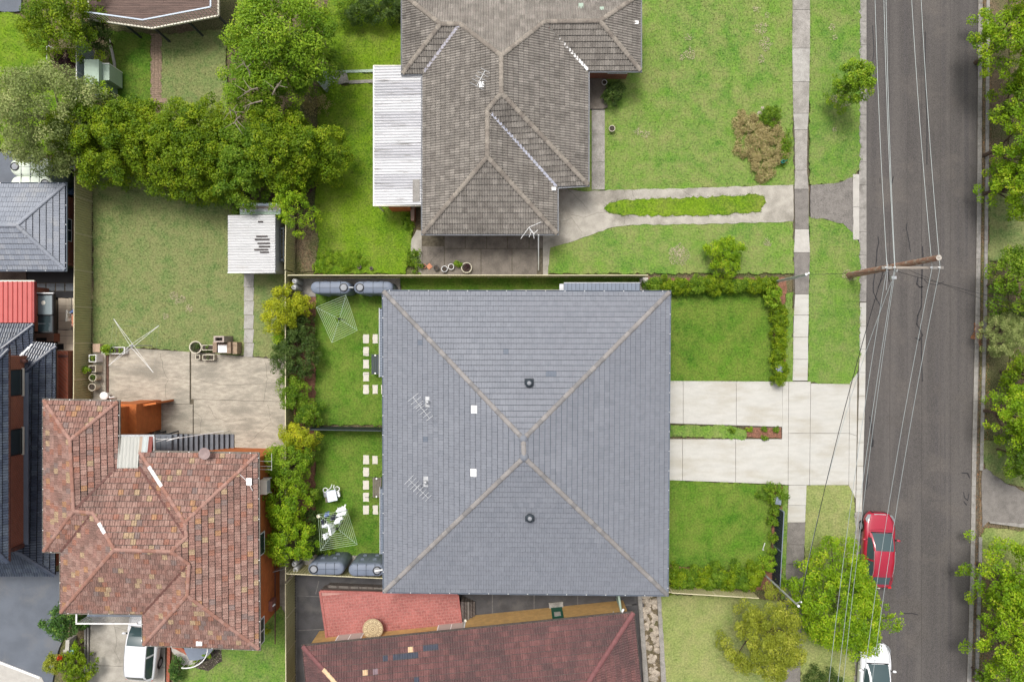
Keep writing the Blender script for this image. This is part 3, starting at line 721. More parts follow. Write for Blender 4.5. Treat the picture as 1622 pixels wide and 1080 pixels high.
def valley(roof, a, b, mat, w=.16, lift=.09):
    m = MB(); a = Vector(a); b = Vector(b); d = (b-a).normalized(); s = d.cross(Vector((0,0,1))).normalized()*w/2; u = Vector((0,0,lift))
    m.face([a-s+u*1.3, a+s+u*1.3, b+s+u*1.3, b-s+u*1.3]); m.face([a-s+u*1.3, a-s-u, b-s-u, b-s+u*1.3]); m.face([a+s+u*1.3, a+s-u, b+s-u, b+s+u*1.3])
    return m.build('valley_flashing', mat, roof)
def gutter_run(house, outline, z, mat, w=.11, h=.11, clip_every=1.15, clips=True, name='gutter'):
    """square gutter along an eave outline (list of xy), with small white straps"""
    if area(outline) < 0: outline = outline[::-1]
    oo = offset_poly(outline, -w)
    n = len(outline); m = MB()
    for i in range(n):
        a, b, c, d = outline[i], outline[(i+1)%n], oo[(i+1)%n], oo[i]
        z0, z1 = z-h, z
        m.face([(*a,z0+.02),(*b,z0+.02),(*c,z0+.02),(*d,z0+.02)]); m.face([(*d,z0),(*c,z0),(*c,z1),(*d,z1)])
        t = .018/w; e = [a[0]+(d[0]-a[0])*(1-t), a[1]+(d[1]-a[1])*(1-t)]; f = [b[0]+(c[0]-b[0])*(1-t), b[1]+(c[1]-b[1])*(1-t)]
        m.face([(*e,z1),(*f,z1),(*c,z1),(*d,z1)]); m.face([(*e,z0+.02),(*f,z0+.02),(*f,z1),(*e,z1)])
    gobj = m.build(name, mat, house)
    if clips:
        k = MB()
        for i in range(n):
            a = Vector(oo[i]); b = Vector(oo[(i+1)%n]); c0 = Vector(outline[i]); L = (b-a).length
            if L < .8: continue
            d = (b-a)/L; nn = Vector((-d.y, d.x))
            q = .5
            while q < L-.3:
                p = a+d*q+nn*.02; r = p+nn*.05
                k.face([(p.x-d.x*.02,p.y-d.y*.02,z+.006),(p.x+d.x*.02,p.y+d.y*.02,z+.006),(r.x+d.x*.02,r.y+d.y*.02,z+.012),(r.x-d.x*.02,r.y-d.y*.02,z+.012)]); q += clip_every
        if k.f: k.build('gutter_straps', MAT['white'], gobj)
    return gobj
def body(house, outline, inset, z1, mat, z0=-.14, name='wall'):
    m = MB(); m.prism(offset_poly(outline, inset), z0, z1); return m.build(name, mat, house)
def soffit(house, outline, z, mat, name='soffit'):
    m = MB(); m.prism(outline, z-.16, z-.1); return m.build(name, mat, house)
def deckroof(house, faces, mat, name='roof'):
    m = MB()
    for f in faces:
        a, b, c = plane_of(f); p = [(x, y, a*x+b*y+c) for x, y, _ in f]
        ar = area([(q[0], q[1]) for q in p])
        if ar < 0: p = p[::-1]
        m.face([(x,y,z-.02) for x,y,z in p]); m.face([(x,y,z-.09) for x,y,z in p][::-1])
        for i in range(len(p)):
            q, r = p[i], p[(i+1)%len(p)]; m.face([(q[0],q[1],q[2]-.09),(r[0],r[1],r[2]-.09),(r[0],r[1],r[2]-.02),(q[0],q[1],q[2]-.02)])
    return m.build(name, mat, house)
def window(house, x, y, z, w, h, face, panes=2, frame='white', pane='glass', sill=None, name='window'):
    """face: 'N','S','E','W'; x,y centre of the opening on the wall's outer face"""
    rot = {'N': 0, 'W': math.pi/2, 'S': math.pi, 'E': -math.pi/2}[face]
    Mx = Matrix.Translation(Vector((x, y, z)) - wl(house)) @ Matrix.Rotation(rot, 4, 'Z')
    m = MB(); t = .05
    m.box(-w/2, w/2, -.03, .03, -h/2, -h/2+t, Mx); m.box(-w/2, w/2, -.03, .03, h/2-t, h/2, Mx)
    for i in range(panes+1):
        u = -w/2 + (w-t)*i/panes; m.box(u, u+t, -.03, .03, -h/2+t, h/2-t, Mx)
    f = m.build(name, MAT[frame], house, local=True); WLOC[f.name] = wl(house)
    for i in range(panes):
        u = -w/2+(w-t)*i/panes+t; v = u+(w-t)/panes-t
        m = MB().box(u, v, -.02, .012, -h/2+t, h/2-t, Mx); m.build('pane', MAT[pane], f, local=True)
    if sill:
        m = MB().box(-w/2-.06, w/2+.06, -.02, .10, -h/2-.07, -h/2, Mx); m.build('sill', MAT[sill], f, local=True)
    return f
def antenna(name, label, loc, rz, n=7, L=1.5, wid=.75, mast=1.0, twin=False, mat='white', group='television antennas'):
    root = thing(name, label, 'antenna', loc, 0, group); mat = 'zinc'
    R_ = Matrix.Rotation(rz, 4, 'Z')
    def T(p): return tuple(R_ @ Vector(p))
    m = MB().tube([(0,0,-.15),(0,0,mast)], .022, 6); m.build('mast', MAT['zinc'], root, local=True)
    m = MB().tube([T((-L/2,0,mast)), T((L/2,0,mast))], .018, 6); m.build('boom', MAT[mat], root, local=True)
    for i in range(n):
        x = -L/2+L*i/(n-1); w_ = wid*(1-.35*i/(n-1))/2
        m = MB().tube([T((x,-w_,mast+.02)), T((x,w_,mast+.02))], .013, 5); m.build('element', MAT[mat], root, local=True)
    m = MB()
    m.tube([T((-L*.1,-.22,mast+.02)), T((-L*.1,-.22,mast+.3)), T((-L*.1,.22,mast+.3)), T((-L*.1,.22,mast+.02))], .012, 5)
    m.build('reflector', MAT[mat], root, local=True)
    return root

# ---- the grey duplex
GT = [M('grey_roof_tile', (.178,.189,.216), .06, 3, .62, stain=(.205,.217,.245), stain_scale=.35, speck=.06, speck_scale=50),
      M('grey_roof_tile_dark', (.170,.182,.209), .05, 3, .62, speck=.06), M('grey_roof_tile_light', (.184,.196,.223), .05, 3, .62, speck=.06),
      M('grey_roof_tile_odd', (.125,.145,.18), .05, 3, .62, speck=.06)]
GR = [M('grey_ridge_cap_dark', (.185,.178,.175), .08, 3, .75, speck=.1, speck_scale=30), M('grey_ridge_cap', (.225,.21,.20), .08, 3, .75, speck=.1, speck_scale=30), M('grey_ridge_cap_pale', (.25,.235,.225), .08, 3, .75, speck=.1, speck_scale=30)]
E = 3.0
TL, TR, BR, BL = P(608,462,E), P(1060,463,E), P(1056,941,E), P(609,936,E)
UA, LA = P(829,695,6.0), P(830,724,6.05)
dup = thing('duplex_house', 'large rectangular house with a blue grey tiled hip roof in the middle of the photo', 'house', ((TL[0]+BR[0])/2, (TL[1]+BR[1])/2, 0))
out = [TL[:2], TR[:2], BR[:2], BL[:2]]
body(dup, out, .5, E-.14, MAT['creambrick']); soffit(dup, out, E, MAT['white'])
F_dup = [[TR, TL, UA], [BR, TR, UA, LA], [BL, BR, LA], [TL, BL, LA, UA]]
roof = deckroof(dup, F_dup, M('under_tile_grey', (.045,.052,.065), .1, 3, .8))
sp = [(3,675,697,(.17,.17),3),(3,668,545,(.17,.17),3),(0,870,596,(.33,.17),3),(0,803,556,(.17,.17),3)]
PLD = tile_roof(roof, F_dup, GT, (60,16,16,0), 'flat', seed=3, thick=.04, special=sp, gap=.037)
for a, b in ((TL,UA),(TR,UA),(BR,LA),(BL,LA),(LA,UA)): ridge(roof, a, b, GR, r=.135)
for p in (UA, LA): m = MB(); m.lathe(p[0], p[1], [(.26,p[2]-.02),(.2,p[2]+.09),(.05,p[2]+.13)], 12, cap1=True); m.build('ridge_junction', GT[1], roof, smooth=True)
gutter_run(dup, out, E+.02, MAT['slatblue'])
for k, (x, y, w_, face) in enumerate(((-6.0,2.38,1.6,'N'),(4.0,2.38,1.8,'N'),(8.75,-2.0,1.8,'E'),(8.72,-10.5,1.8,'E'),(-7.05,-1.5,1.8,'W'),(-7.05,-10,1.8,'W'))):
    window(dup, x, y, 1.5, w_, 1.2, face)
# roof vents, vent tiles, antennas on it
for (px, py, f, lab) in ((838,606,0,'round black roof vent on the upper half of the grey roof'),(839,818,2,'round black roof vent on the lower half of the grey roof')):
    x, y, z = hit(PLD[f], px, py)
    v = thing('roof_vent', lab, 'roof vent', (x,y,z), 0, 'round roof vents on the grey roof')
    m = MB(); m.box(-.26,.26,-.24,.24,.02,.09); m.build('base_plate', MAT['darkfence'], v, local=True)
    m = MB(); m.lathe(0,0,[(.16,.05),(.16,.22),(.24,.24),(.25,.32),(.2,.42),(.09,.47)],20,cap1=True); m.build('hood', MAT['darkfence'], v, local=True, smooth=True)
    m = MB(); m.lathe(0,0,[(.12,.46),(.1,.5),(.04,.52)],14,cap1=True); m.build('cap', MAT['grey'], v, local=True, smooth=True)
for (px, py, f, lab) in ((751,648,3,'white square vent tile on the upper half of the grey roof'),(750,748,3,'white square vent tile on the lower half of the grey roof')):
    x, y, z = hit(PLD[f], px, py); a, b, c = PLD[f]
    v = thing('vent_tile', lab, 'roof vent', (x,y,z+.09), 0, 'white vent tiles on the grey roof')
    w_, h_ = .17, .22
    def zz(u, q): return a*u+b*q
    m = MB(); m.face([(-w_,-h_,zz(-w_,-h_)),(w_,-h_,zz(w_,-h_)),(w_,h_,zz(w_,h_)),(-w_,h_,zz(-w_,h_))]); 
    m.face([(-w_,-h_,zz(-w_,-h_)),(-w_,h_,zz(-w_,h_)),(-w_,h_,zz(-w_,h_)-.07),(-w_,-h_,zz(-w_,-h_)-.07)]); m.face([(-w_,-h_,zz(-w_,-h_)-.07),(w_,-h_,zz(w_,-h_)-.07),(w_,-h_,zz(w_,-h_)),(-w_,-h_,zz(-w_,-h_))])
    m.build('tile', MAT['white'], v, local=True)
    m = MB(); m.lathe(.02,-.03,[(.09,0),(.08,.06),(.03,.09)],12,cap1=True); m.build('cowl', MAT['white'], v, local=True, smooth=True)
x,y,z = hit(PLD[3], 671, 643); antenna('television_antenna', 'white television antenna on the upper half of the grey roof', (x,y,z), math.radians(-52), 7)
x,y,z = hit(PLD[3], 667, 768); antenna('television_antenna', 'white television antenna on the lower half of the grey roof', (x,y,z), math.radians(-44), 8)
for (px, py, lab) in ((678,636,'small grey flashing plate below the upper white antenna'),(675,762,'small grey flashing plate below the lower white antenna')):
    x,y,z = hit(PLD[3], px, py); a,b,c = PLD[3]
    v = thing('flue', lab, 'roof flue', (x,y,z+.07))
    m = MB(); m.box(-.14,.14,-.3,.3,0,.03); m.build('flashing', MAT['zinc'], v, local=True)
    m = MB(); m.lathe(0,0,[(.12,.02),(.1,.14),(.06,.16),(.06,.3),(.1,.31),(.08,.36)],14,cap1=True); m.build('cowl', MAT['zinc'], v, local=True, smooth=True)
# small lower roofs: over the north side door and two blinds over the rear doors
def ribbed_awning(label, x0, x1, y0, y1, z, along, pitch=.16, wall=0, mat='slatblue'):
    r = thing('awning', label, 'awning', ((x0+x1)/2, (y0+y1)/2, z))
    m = MB().box(x0,x1,y0,y1,z-.05,z); m.build('frame', MAT['darkfence'], r)
    n = int(((x1-x0) if along == 'y' else (y1-y0))/pitch); cache = None
    for i in range(n):
        if along == 'y': m = MB().box(x0+pitch*i+.012, x0+pitch*(i+1)-.012, y0+.03, y1-.02, z, z+.045)
        else: m = MB().box(x0+.03, x1-.02, y0+pitch*i+.012, y0+pitch*(i+1)-.012, z, z+.045)
        m.build('slat', MAT[mat], r)
    m = MB(); m.box(x0,x1,y1-.02,y1+.02,z-.06,z+.06) if along == 'y' else m.box(x0-.02,x0+.02,y0,y1,z-.06,z+.06); m.build('edge_strip', MAT['zinc'], r)
a0 = P2(893,448,2.2); a1 = P2(1014,466,2.2)
ribbed_awning('ribbed grey side awning sticking out above the upper edge of the grey roof', a0[0], a1[0], a1[1]-.5, a0[1], 2.2, 'y', .24)
b = thing('side_steps', 'pale side step and tap beside the ribbed grey awning', 'step', (P2(1020,455)[0], P2(1020,455)[1], 0))
m = MB().box(P2(1013,0)[0], P2(1026,0)[0], P2(0,464)[1], P2(0,440)[1], -.1, .12); m.build('tread', MAT['palecon'], b)
m = MB().box(P2(886,0,2)[0], P2(893,0,2)[0], P2(0,466,2)[1], P2(0,450,2)[1], 2.0, 2.1); m.build('trim', MAT['zinc'], b)
ribbed_awning('narrow slatted awning beside the upper row of stepping stones', P2(601,0,2.3)[0], P2(612,0,2.3)[0], P2(0,597,2.3)[1], P2(0,488,2.3)[1], 2.3, 'x', .15)
ribbed_awning('narrow slatted awning beside the lower stepping stones', P2(602,0,2.3)[0], P2(612,0,2.3)[0], P2(0,877,2.3)[1], P2(0,771,2.3)[1], 2.3, 'x', .15)

# ---- the brown tiled house at the top
BT = [M('brown_roof_tile', (.225,.205,.182), .16, 2.5, .88, stain=(.10,.09,.08), stain_scale=.3, stain_lo=.5, stain_hi=.75, speck=.3, speck_scale=26, bump=.2),
      M('brown_roof_tile_dark', (.19,.172,.152), .16, 2.5, .88, stain=(.10,.09,.08), stain_scale=.28, stain_lo=.55, stain_hi=.75, speck=.3, speck_scale=26),
      M('brown_roof_tile_light', (.265,.242,.215), .16, 2.5, .88, stain=(.12,.11,.095), stain_scale=.28, stain_lo=.55, stain_hi=.75, speck=.3, speck_scale=26)]
BR_ = [M('brown_ridge_cap', (.255,.225,.19), .15, 4, .88, speck=.3, speck_scale=26), M('brown_ridge_cap_dark', (.19,.165,.14), .15, 4, .88, speck=.3, speck_scale=26)]
E = 2.5
def V_(px, py, z): return P(px, py, z)
o_ = [P2(638,-8,E),P2(638,117,E),P2(670,117,E),P2(670,370,E),P2(882,370,E),P2(882,296,E),P2(931,293,E),P2(931,112,E),P2(1014,112,E),P2(1014,-8,E)]
bh = thing('brown_tiled_house', 'house with weathered brown tiled roof of many hips at the top of the photo', 'house', (-.4, 12, 0))
body(bh, o_, .45, E-.14, MAT['redbrick']); soffit(bh, o_, E, MAT['white'])
h1,h2,r3,r4,r5,r6,a7,a8,j9 = V_(698,39,3.55),V_(729,39,3.55),V_(794,89,4.72),V_(863,35,3.6),V_(950,34,3.6),V_(794,148,4.72),V_(772,249,4.36),V_(772,175,4.36),V_(776,177,4.36)
F_b = [
 [V_(1014,-8,E),V_(638,-8,E),h1,h2,r3,r4,r5],
 [V_(638,-8,E),V_(638,117,E),h1],
 [V_(638,117,E),V_(671,117,E),h2,h1],
 [V_(670,117,E),V_(670,370,E),a7,a8,r6,r3,h2],
 [V_(670,370,E),V_(882,370,E),a7],
 [V_(882,370,E),V_(882,296,E),a8,a7],
 [V_(882,295,E),V_(931,293,E),r6,j9],
 [V_(931,293,E),V_(931,112,E),r4,r3,r6],
 [V_(931,112,E),V_(1014,112,E),r5,r4],
 [V_(1014,112,E),V_(1014,-8,E),r5]]
roof = deckroof(bh, F_b, MAT['darkbrick'])
PLB = tile_roof(roof, F_b, BT, (60,22,18), 'roll', seed=5, thick=.03)
c_ = V_(638,-8,E); d_ = V_(1014,-8,E)
for a, b in ((V_(638,117,E),h1),(c_,h1),(h1,h2),(h2,r3),(r4,r3),(r4,r5),(V_(1014,112,E),r5),(d_,r5),(r6,r3),(a8,r6),(a7,a8),(V_(670,370,E),a7),(V_(882,370,E),a7),(V_(931,293,E),r6)): ridge(roof, a, b, BR_, r=.14)
valley(roof, V_(672,115,E), h2, M('lead_valley', (.33,.32,.36), .15, 4, .5, metal=.3), .17); valley(roof, V_(931,112,E), V_(872,48,3.35), MAT['white'], .17); valley(roof, V_(872,48,3.35), V_(865,38,3.5), MAT['redmetal'], .14); valley(roof, V_(881,296,E), V_(778,180,4.25), M('blue_valley', (.42,.43,.50), .1, 4, .5, metal=.2), .16)
for px, py, w_, h_ in ((920,12,.14,.2),(953,15,.12,.1),(1008,37,.11,.1)):
    f = 0 if px < 1000 else 9; x,y,z = hit(PLB[f], px, py); Vx = MB().box(x-w_,x+w_,y-h_,y+h_,z+.05,z+.1); Vx.build('roof_patch', MAT['palegreen'] if px < 1000 else MAT['white'], roof)
x,y,z = hit(PLB[5], 877, 300); MB().box(x-.13,x+.13,y-.1,y+.1,z+.1,z+.17).build('roof_patch', MAT['white'], roof)
gutter_run(bh, o_, E+.02, MAT['grey'], clips=False)
x,y,z = hit(PLB[3], 763, 134)
ra = antenna('television_antenna', 'white television antenna on the upper brown tiled roof', (x,y,z), math.radians(62), 5, 1.0, .9, .9)
m = MB().box(-.14,.14,-.2,.12,.02,.12); m.build('base_plate', MAT['white'], ra, local=True)
tv = thing('television_antenna', 'bent wire antenna leaning over the lower eave of the brown roof', 'antenna', P(853,372,2.4))
z0 = 3.6
m = MB().tube([P(853,428,.1), P(853,372,2.6)], .035, 6); m.build('pipe', MAT['white'], tv)
m = MB().tube([P(853,374,2.5), P(846,371,z0), P(838,363,z0)], .02, 5); m.build('mast', MAT['zinc'], tv)
for a, c in (((838,360),(857,352)),((838,360),(825,378)),((842,366),(838,376)),((846,370),(852,364)),((845,370),(846,378)),((838,360),(846,371))):
    m = MB().tube([P(*a,z0), P(*c,z0)], .014, 5); m.build('element', MAT['white'], tv)
window(bh, P2(960,0,1.5)[0], offset_poly(o_,.45)[0][1]*0+P2(0,112,E)[1]+.45-.0-.45+.0, 1.5, .01, .01, 'S') if False else None
yw = P2(0,112,E)[1]+.45
window(bh, P2(980,0,1.5)[0], yw-.02, 1.5, 1.2, 1.1, 'S'); window(bh, -3.2, P2(0,370,E)[1]+.43, 1.55, 1.6, 1.1, 'S'); window(bh, 1.1, P2(0,370,E)[1]+.43, 1.55, 1.2, 1.1, 'S'); window(bh, P2(1014,0,E)[0]-.43, 18.2, 1.5, 2.0, 1.3, 'E'); window(bh, P2(931,0,E)[0]-.43, 12.2, 1.5, 1.8, 1.3, 'E')
m = MB(); xx = P2(922,0,1)[0]; m.box(xx-.45,xx+.45, P2(0,115,E)[1]+.3, P2(0,115,E)[1]+.3, .1, .12)
# low brick stub walls of this house
for (a, b_, c, d, z) in (((884,296),(917,296),(917,302),(884,302),.5),):
    pass

def corrugated(root, x0, x1, y0, y1, z0, z1, mat, pitch=.17, amp=.018, along='x', name='roof_sheet', sheets=1, mats=None):
    """corrugated sheets; ribs run along x or y; z0 at the low end of the ribs' axis start, z1 at its end"""
    L = (y1-y0) if along == 'x' else (x1-x0)
    per = L/sheets
    for s_ in range(sheets):
        n = max(4, int(per/pitch*6)); m = MB()
        for i in range(n+1):
            t = s_*per + per*i/n; h = amp*math.cos(2*math.pi*t/pitch) + .002*(s_%2)
            if along == 'x': m.v += [(x0, y0+t, z0+h), (x1, y0+t, z1+h), (x0, y0+t, z0+h-.01), (x1, y0+t, z1+h-.01)]
            else: m.v += [(x0+t, y0, z0+h), (x0+t, y1, z1+h), (x0+t, y0, z0+h-.01), (x0+t, y1, z1+h-.01)]
        for i in range(n):
            a = i*4
            for q in (((a, a+1, a+5, a+4), (a+2, a+6, a+7, a+3)) if along == 'x' else ((a, a+4, a+5, a+1), (a+2, a+3, a+7, a+6))): m.f.append(q[::-1] if along == 'x' else q[::-1]); m.m.append(0)
        m.build(name, (mats or [MAT[mat]])[s_ % len(mats or [1])], root)
# patio roof of bleached corrugated iron
x0, x1 = P2(592,0,2.3)[0], P2(671,0,2.3)[0]; y1, y0 = P2(0,105,2.3)[1], P2(0,325,2.3)[1]
pr = thing('patio_cover', 'long white corrugated iron patio roof left of the brown tiled house', 'patio cover', ((x0+x1)/2, (y0+y1)/2, 0))
mats_ = [M('bleached_iron_%d'%0, (.60,.60,.61), .05, 1.2, .5, stain=(.22,.21,.20), stain_scale=1.2, stain_lo=.56, stain_hi=.72, stretch=(.45,6,1)), M('bleached_iron_grey', (.50,.50,.52), .07, 1.2, .5, stain=(.23,.22,.21), stain_scale=1.2, stain_lo=.5, stain_hi=.7, stretch=(.45,6,1))]
corrugated(pr, x0, x1, y0, y1, 2.25, 2.42, 'whitemetal', .17, .042, 'x', sheets=9, mats=mats_)
m = MB().box(x0-.05,x0+.03,y0-.05,y1+.05,2.12,2.27); m.build('gutter', MAT['white'], pr)
m = MB().box(x0,x1,y0-.06,y0-.01,2.14,2.3); m.build('fascia', MAT['offwhite'], pr)
m = MB().box(x0,x1,y1+.01,y1+.06,2.14,2.3); m.build('fascia', MAT['offwhite'], pr)
for yy in (y0+.1, (y0+y1)/2, y1-.1): m = MB().box(x0+.1,x0+.18,yy-.04,yy+.04,-.1,2.22); m.build('post', MAT['offwhite'], pr)
a = P2(654,285,2.4); b = P2(665,320,2.4); m = MB().box(a[0],b[0],b[1],a[1],2.43,2.46); m.build('roof_patch', MAT['kerb'], pr)
rb = thing('brick_garden_wall', 'low red brick wall end under the lower edge of the white patio roof', 'wall', (*P2(655,338),0))
m = MB().prism(PL([(652,326),(659,326),(658,352),(653,352)]), -.1, .6); m.build('wall', MAT['redbrick'], rb)
m = MB().prism(PL([(615,327,),(650,327),(650,331),(617,331)],.9), -.1, 1.0); m.build('wall', MAT['orange'], rb)

# ---- terracotta house, lower left
TT = [M('terracotta_tile', (.25,.142,.115), .22, 3, .85, stain=(.15,.095,.08), stain_scale=.5, speck=.3, speck_scale=24),
      M('terracotta_tile_pink', (.29,.18,.148), .2, 3, .85, stain=(.19,.125,.105), stain_scale=.5, speck=.3, speck_scale=24),
      M('terracotta_tile_brown', (.205,.12,.098), .2, 3, .85, stain=(.12,.085,.07), stain_scale=.5, speck=.3, speck_scale=24),
      M('terracotta_tile_red', (.26,.125,.09), .2, 3, .85, speck=.3, speck_scale=24),
      M('terracotta_tile_straw', (.34,.245,.155), .2, 3, .85, speck=.4, speck_scale=24),
      M('terracotta_tile_orange', (.32,.18,.10), .2, 3, .85, speck=.3, speck_scale=24),
      M('terracotta_tile_grey', (.20,.145,.13), .15, 3, .85, speck=.3, speck_scale=24)]
TRG = [M('terracotta_ridge', (.27,.14,.105), .12, 4, .85, speck=.2, speck_scale=24), M('terracotta_ridge_pink', (.31,.18,.145), .12, 4, .85, speck=.2, speck_scale=24)]
E = 4.8
A_ = V_(111.5,696.5,5.65); B_ = V_(117,809,5.65); C_ = V_(148,812,5.66); D_ = V_(181.5,870,6.36); E_ = V_(271,873,6.36); F_ = V_(296,850,6.12); G_ = V_(293,827,6.12); H_ = V_(300,893,6.12); I_ = V_(297,942.6,6.12)
c1,c2,c3,c4,c5,c6,c7,c8,c9,c10,c11 = V_(70,634,E),V_(187,636,E),V_(187,739,E),V_(222,739,E),V_(222,716,E),V_(408,719,E),V_(410,1027,E),V_(228,1020,E),V_(227,971,E),V_(97,969,E),V_(97,873,E)
c12 = V_(70,872,E)
F_t = [[c1,c2,A_],[c12,c1,A_,B_],[c2,c3,B_,A_],[c3,c4,F_,E_,D_,C_,B_],[c4,c5,G_,F_],[c5,c6,G_],[c6,c7,I_,H_,E_,F_,G_],[c7,c8,I_],[c8,c9,H_,I_],[c9,c10,D_,E_,H_],[c10,c11,C_,D_],[c11,c12,B_,C_]]
o_ = [q[:2] for q in (c1,c2,c3,c4,c5,c6,c7,c8,c9,c10,c11,c12)]
th = thing('terracotta_house', 'two storey house with mottled terracotta tiled roof and orange brick walls at lower left', 'house', (-20, -11, 0))
body(th, o_, .45, E-.14, MAT['orange']); soffit(th, o_, E, MAT['white'])
roof = deckroof(th, F_t, MAT['darkbrick'])
PLT = tile_roof(roof, F_t, TT, (40,28,12,8,5,2.5,4), 'marseille', seed=8, thick=.032)
for a, b in ((c1,A_),(c2,A_),(A_,B_),(B_,C_),(c12,B_),(C_,D_),(c10,D_),(D_,E_),(E_,F_),(F_,G_),(c5,G_),(c6,G_),(E_,H_),(H_,I_),(c8,I_),(c7,I_)):
    odd = (.25,.5,MAT['white']) if (a is c5) else ((.3,.6,MAT['white']) if b is D_ and a is C_ else None)
    ridge(roof, a, b, TRG, r=.105, odd=odd)
vm = M('brown_valley', (.12,.055,.045), .2, 5, .7)
for a, b in ((c3,B_),(c4,F_),(c9,H_),(c11,C_)): valley(roof, a, b, vm, .13, .07)
gutter_run(th, o_, E+.02, M('dark_gutter', (.26,.23,.20), .2, 3, .6), w=.1)
x,y,z = hit(PLT[6], 394, 762); m = MB().box(x-.2,x+.2,y-.2,y+.2,z+.06,z+.1); 
sb_ = thing('roof_bracket', 'small white square plate with struts on the right slope of the terracotta roof', 'bracket', (x,y,z))
m.build('plate', MAT['white'], sb_); MB().tube([(x-.42,y+.42,z+.2),(x,y,z+.12),(x+.25,y-.5,z+.1)], .016, 5).build('strut', MAT['white'], sb_)
x,y,z = P(316,830,4.9); x,y,z = P(316,1018,4.95); m = MB().box(x-.17,x+.17,y-.13,y+.13,z,z+.06); m.build('roof_patch', MAT['white'], roof)
x,y,z = P(330,716,4.9); m = MB().lathe(x,y,[(.02,z+.25),(.32,z+.34)],20); sd = thing('satellite_dish', 'round brown grey satellite dish at the upper eave of the terracotta roof', 'satellite dish', (x,y,z))
m = MB(); m.lathe(x,y,[(.0,z+.42),(.16,z+.44),(.31,z+.5),(.33,z+.5),(.30,z+.46),(.0,z+.38)],24); m.build('dish', M('dish_brown', (.27,.20,.19), .08, 6, .6), sd, smooth=True)
MB().tube([(x,y,z-.1),(x,y,z+.42)], .03, 6).build('mast', MAT['zinc'], sd)
# sheet metal infill roof between the two wings
ir = thing('skillion_roof', 'small pale corrugated roof between the two wings of the terracotta house', 'roof', (*P2(215,714,4.7),0))
x0,x1 = P2(189,0,4.7)[0], P2(222,0,4.7)[0]; y1,y0 = P2(0,691,4.7)[1], P2(0,740,4.7)[1]
corrugated(ir, x0, x1, y0, y1, 4.92, 4.72, 'zinc', .2, .022, 'y', mats=[M('pale_sheet', (.42,.42,.385), .06, 2, .5, stretch=(5,.4,1))])
x2 = P2(243,0,4.7)[0]; y2 = P2(0,715,4.7)[1]
mm_ = [M('pale_sheet_b', (.44,.47,.46), .06, 2, .5), M('tan_sheet', (.40,.31,.24), .06, 2, .5)]
corrugated(ir, x1+.02, x1+.16, y2, y1, 4.9, 4.72, 'zinc', .2, .02, 'y', mats=[mm_[1]]); corrugated(ir, x1+.18, x1+.5, y2, y1, 4.9, 4.72, 'zinc', .2, .02, 'y', mats=[mm_[0]]); corrugated(ir, x1+.52, x2, y2, y1, 4.9, 4.72, 'zinc', .2, .02, 'y', mats=[M('rust_sheet', (.20,.06,.05), .2, 3, .7)])
m = MB().box(x0-.02,x2+.06,y1,y1+.1,4.62,4.74); m.build('gutter', MAT['zinc'], ir); m = MB().box(x2,x2+.08,y2,y1,4.6,4.74); m.build('fascia', MAT['zinc'], ir)
MB().box(x0,x2,y2+.1,y1-.1,-.1,4.6).build('wall', MAT['orange'], ir) if False else None
# orange fin walls at the rear
fw = thing('orange_wall', 'orange painted brick walls with an L shaped top beside the terracotta house', 'wall', (*P2(215,655),0))
m = MB(); z_ = 2.4
MB().prism(PL([(206,640),(250,634),(250,641),(206,650)], 2.2), -.1, 2.2).build('wall', MAT['orange'], fw) if False else None
MB().prism([P2(180,640,2.9), P2(216,640,2.9), P2(216,690,2.9), P2(180,690,2.9)], -.1, 2.9).build('wall', MAT['orange'], fw)
MB().prism([P2(186,646,2.2), P2(247,637,2.2), P2(247,640,2.2), P2(186,650,2.2)], -.1, 2.2).build('garden_wall', MAT['orange'], fw)
# windows and fittings on the orange east wall
xw = P2(410,0,E)[0]-.45
window(th, xw+.02, P2(0,861,3.2)[1], 3.3, 1.3, 1.1, 'E', 1); window(th, xw+.02, -17.0, 3.4, 1.5, 1.2, 'E'); window(th, -24.0, P2(0,970,E)[1]+.43, 3.5, 2.2, 1.6, 'S', 3); window(th, -17.6, P2(0,1023,E)[1]+.43, 3.4, 2.4, 1.4, 'S', 3); window(th, -17.6, P2(0,1023,E)[1]+.43, 1.0, 1.8, 1.2, 'S', 2)
ac = thing('air_conditioner', 'white air conditioner box on the orange side wall', 'air conditioner', (xw+.3, P2(0,771,3.3)[1], 3.0))
q = P(421,771,3.4); MB().box(xw+.03, xw+.42, q[1]-.42, q[1]+.42, 2.9, 3.5).build('case', MAT['offwhite'], ac)
MB().lathe(0,0,[(.0,0),(.0,0)],3) if False else None
m = MB(); 
for k in range(5): m.box(xw+.425, xw+.44, q[1]-.34, q[1]+.34, 2.98+k*.1, 3.02+k*.1)
m.build('grille', MAT['grey'], ac)
MB().box(xw-.0, xw+.5, q[1]-.45, q[1]-.4, 2.84, 2.9).box(xw, xw+.5, q[1]+.4, q[1]+.45, 2.84, 2.9).build('bracket', MAT['zinc'], ac)
lb = thing('clothes_rack', 'white folding wire rack sticking out above the air conditioner', 'rack', (xw+.4, P2(0,738,3)[1], 3.3))
for y_ in (730, 738, 743):
    yy = P2(0,y_,3.6)[1]; MB().tube([(xw,yy,3.6),(xw+.75,yy-.02,3.6)], .012, 5).build('rod', MAT['white'], lb)
MB().tube([(xw+.75,P2(0,718,3.6)[1],3.6),(xw+.75,P2(0,745,3.6)[1],3.6)], .012, 5).build('rail', MAT['white'], lb)
mb_ = thing('meter_box', 'small brown meter box on the orange side wall near the corner', 'meter box', (xw+.1, P2(0,958,1.6)[1], 1.6))
q = P(429,956,1.6); MB().box(xw+.0, xw+.22, q[1]-.3, q[1]+.3, 1.3, 2.0).build('box', M('brown_metal', (.25,.10,.08), .1, 5, .6), mb_)
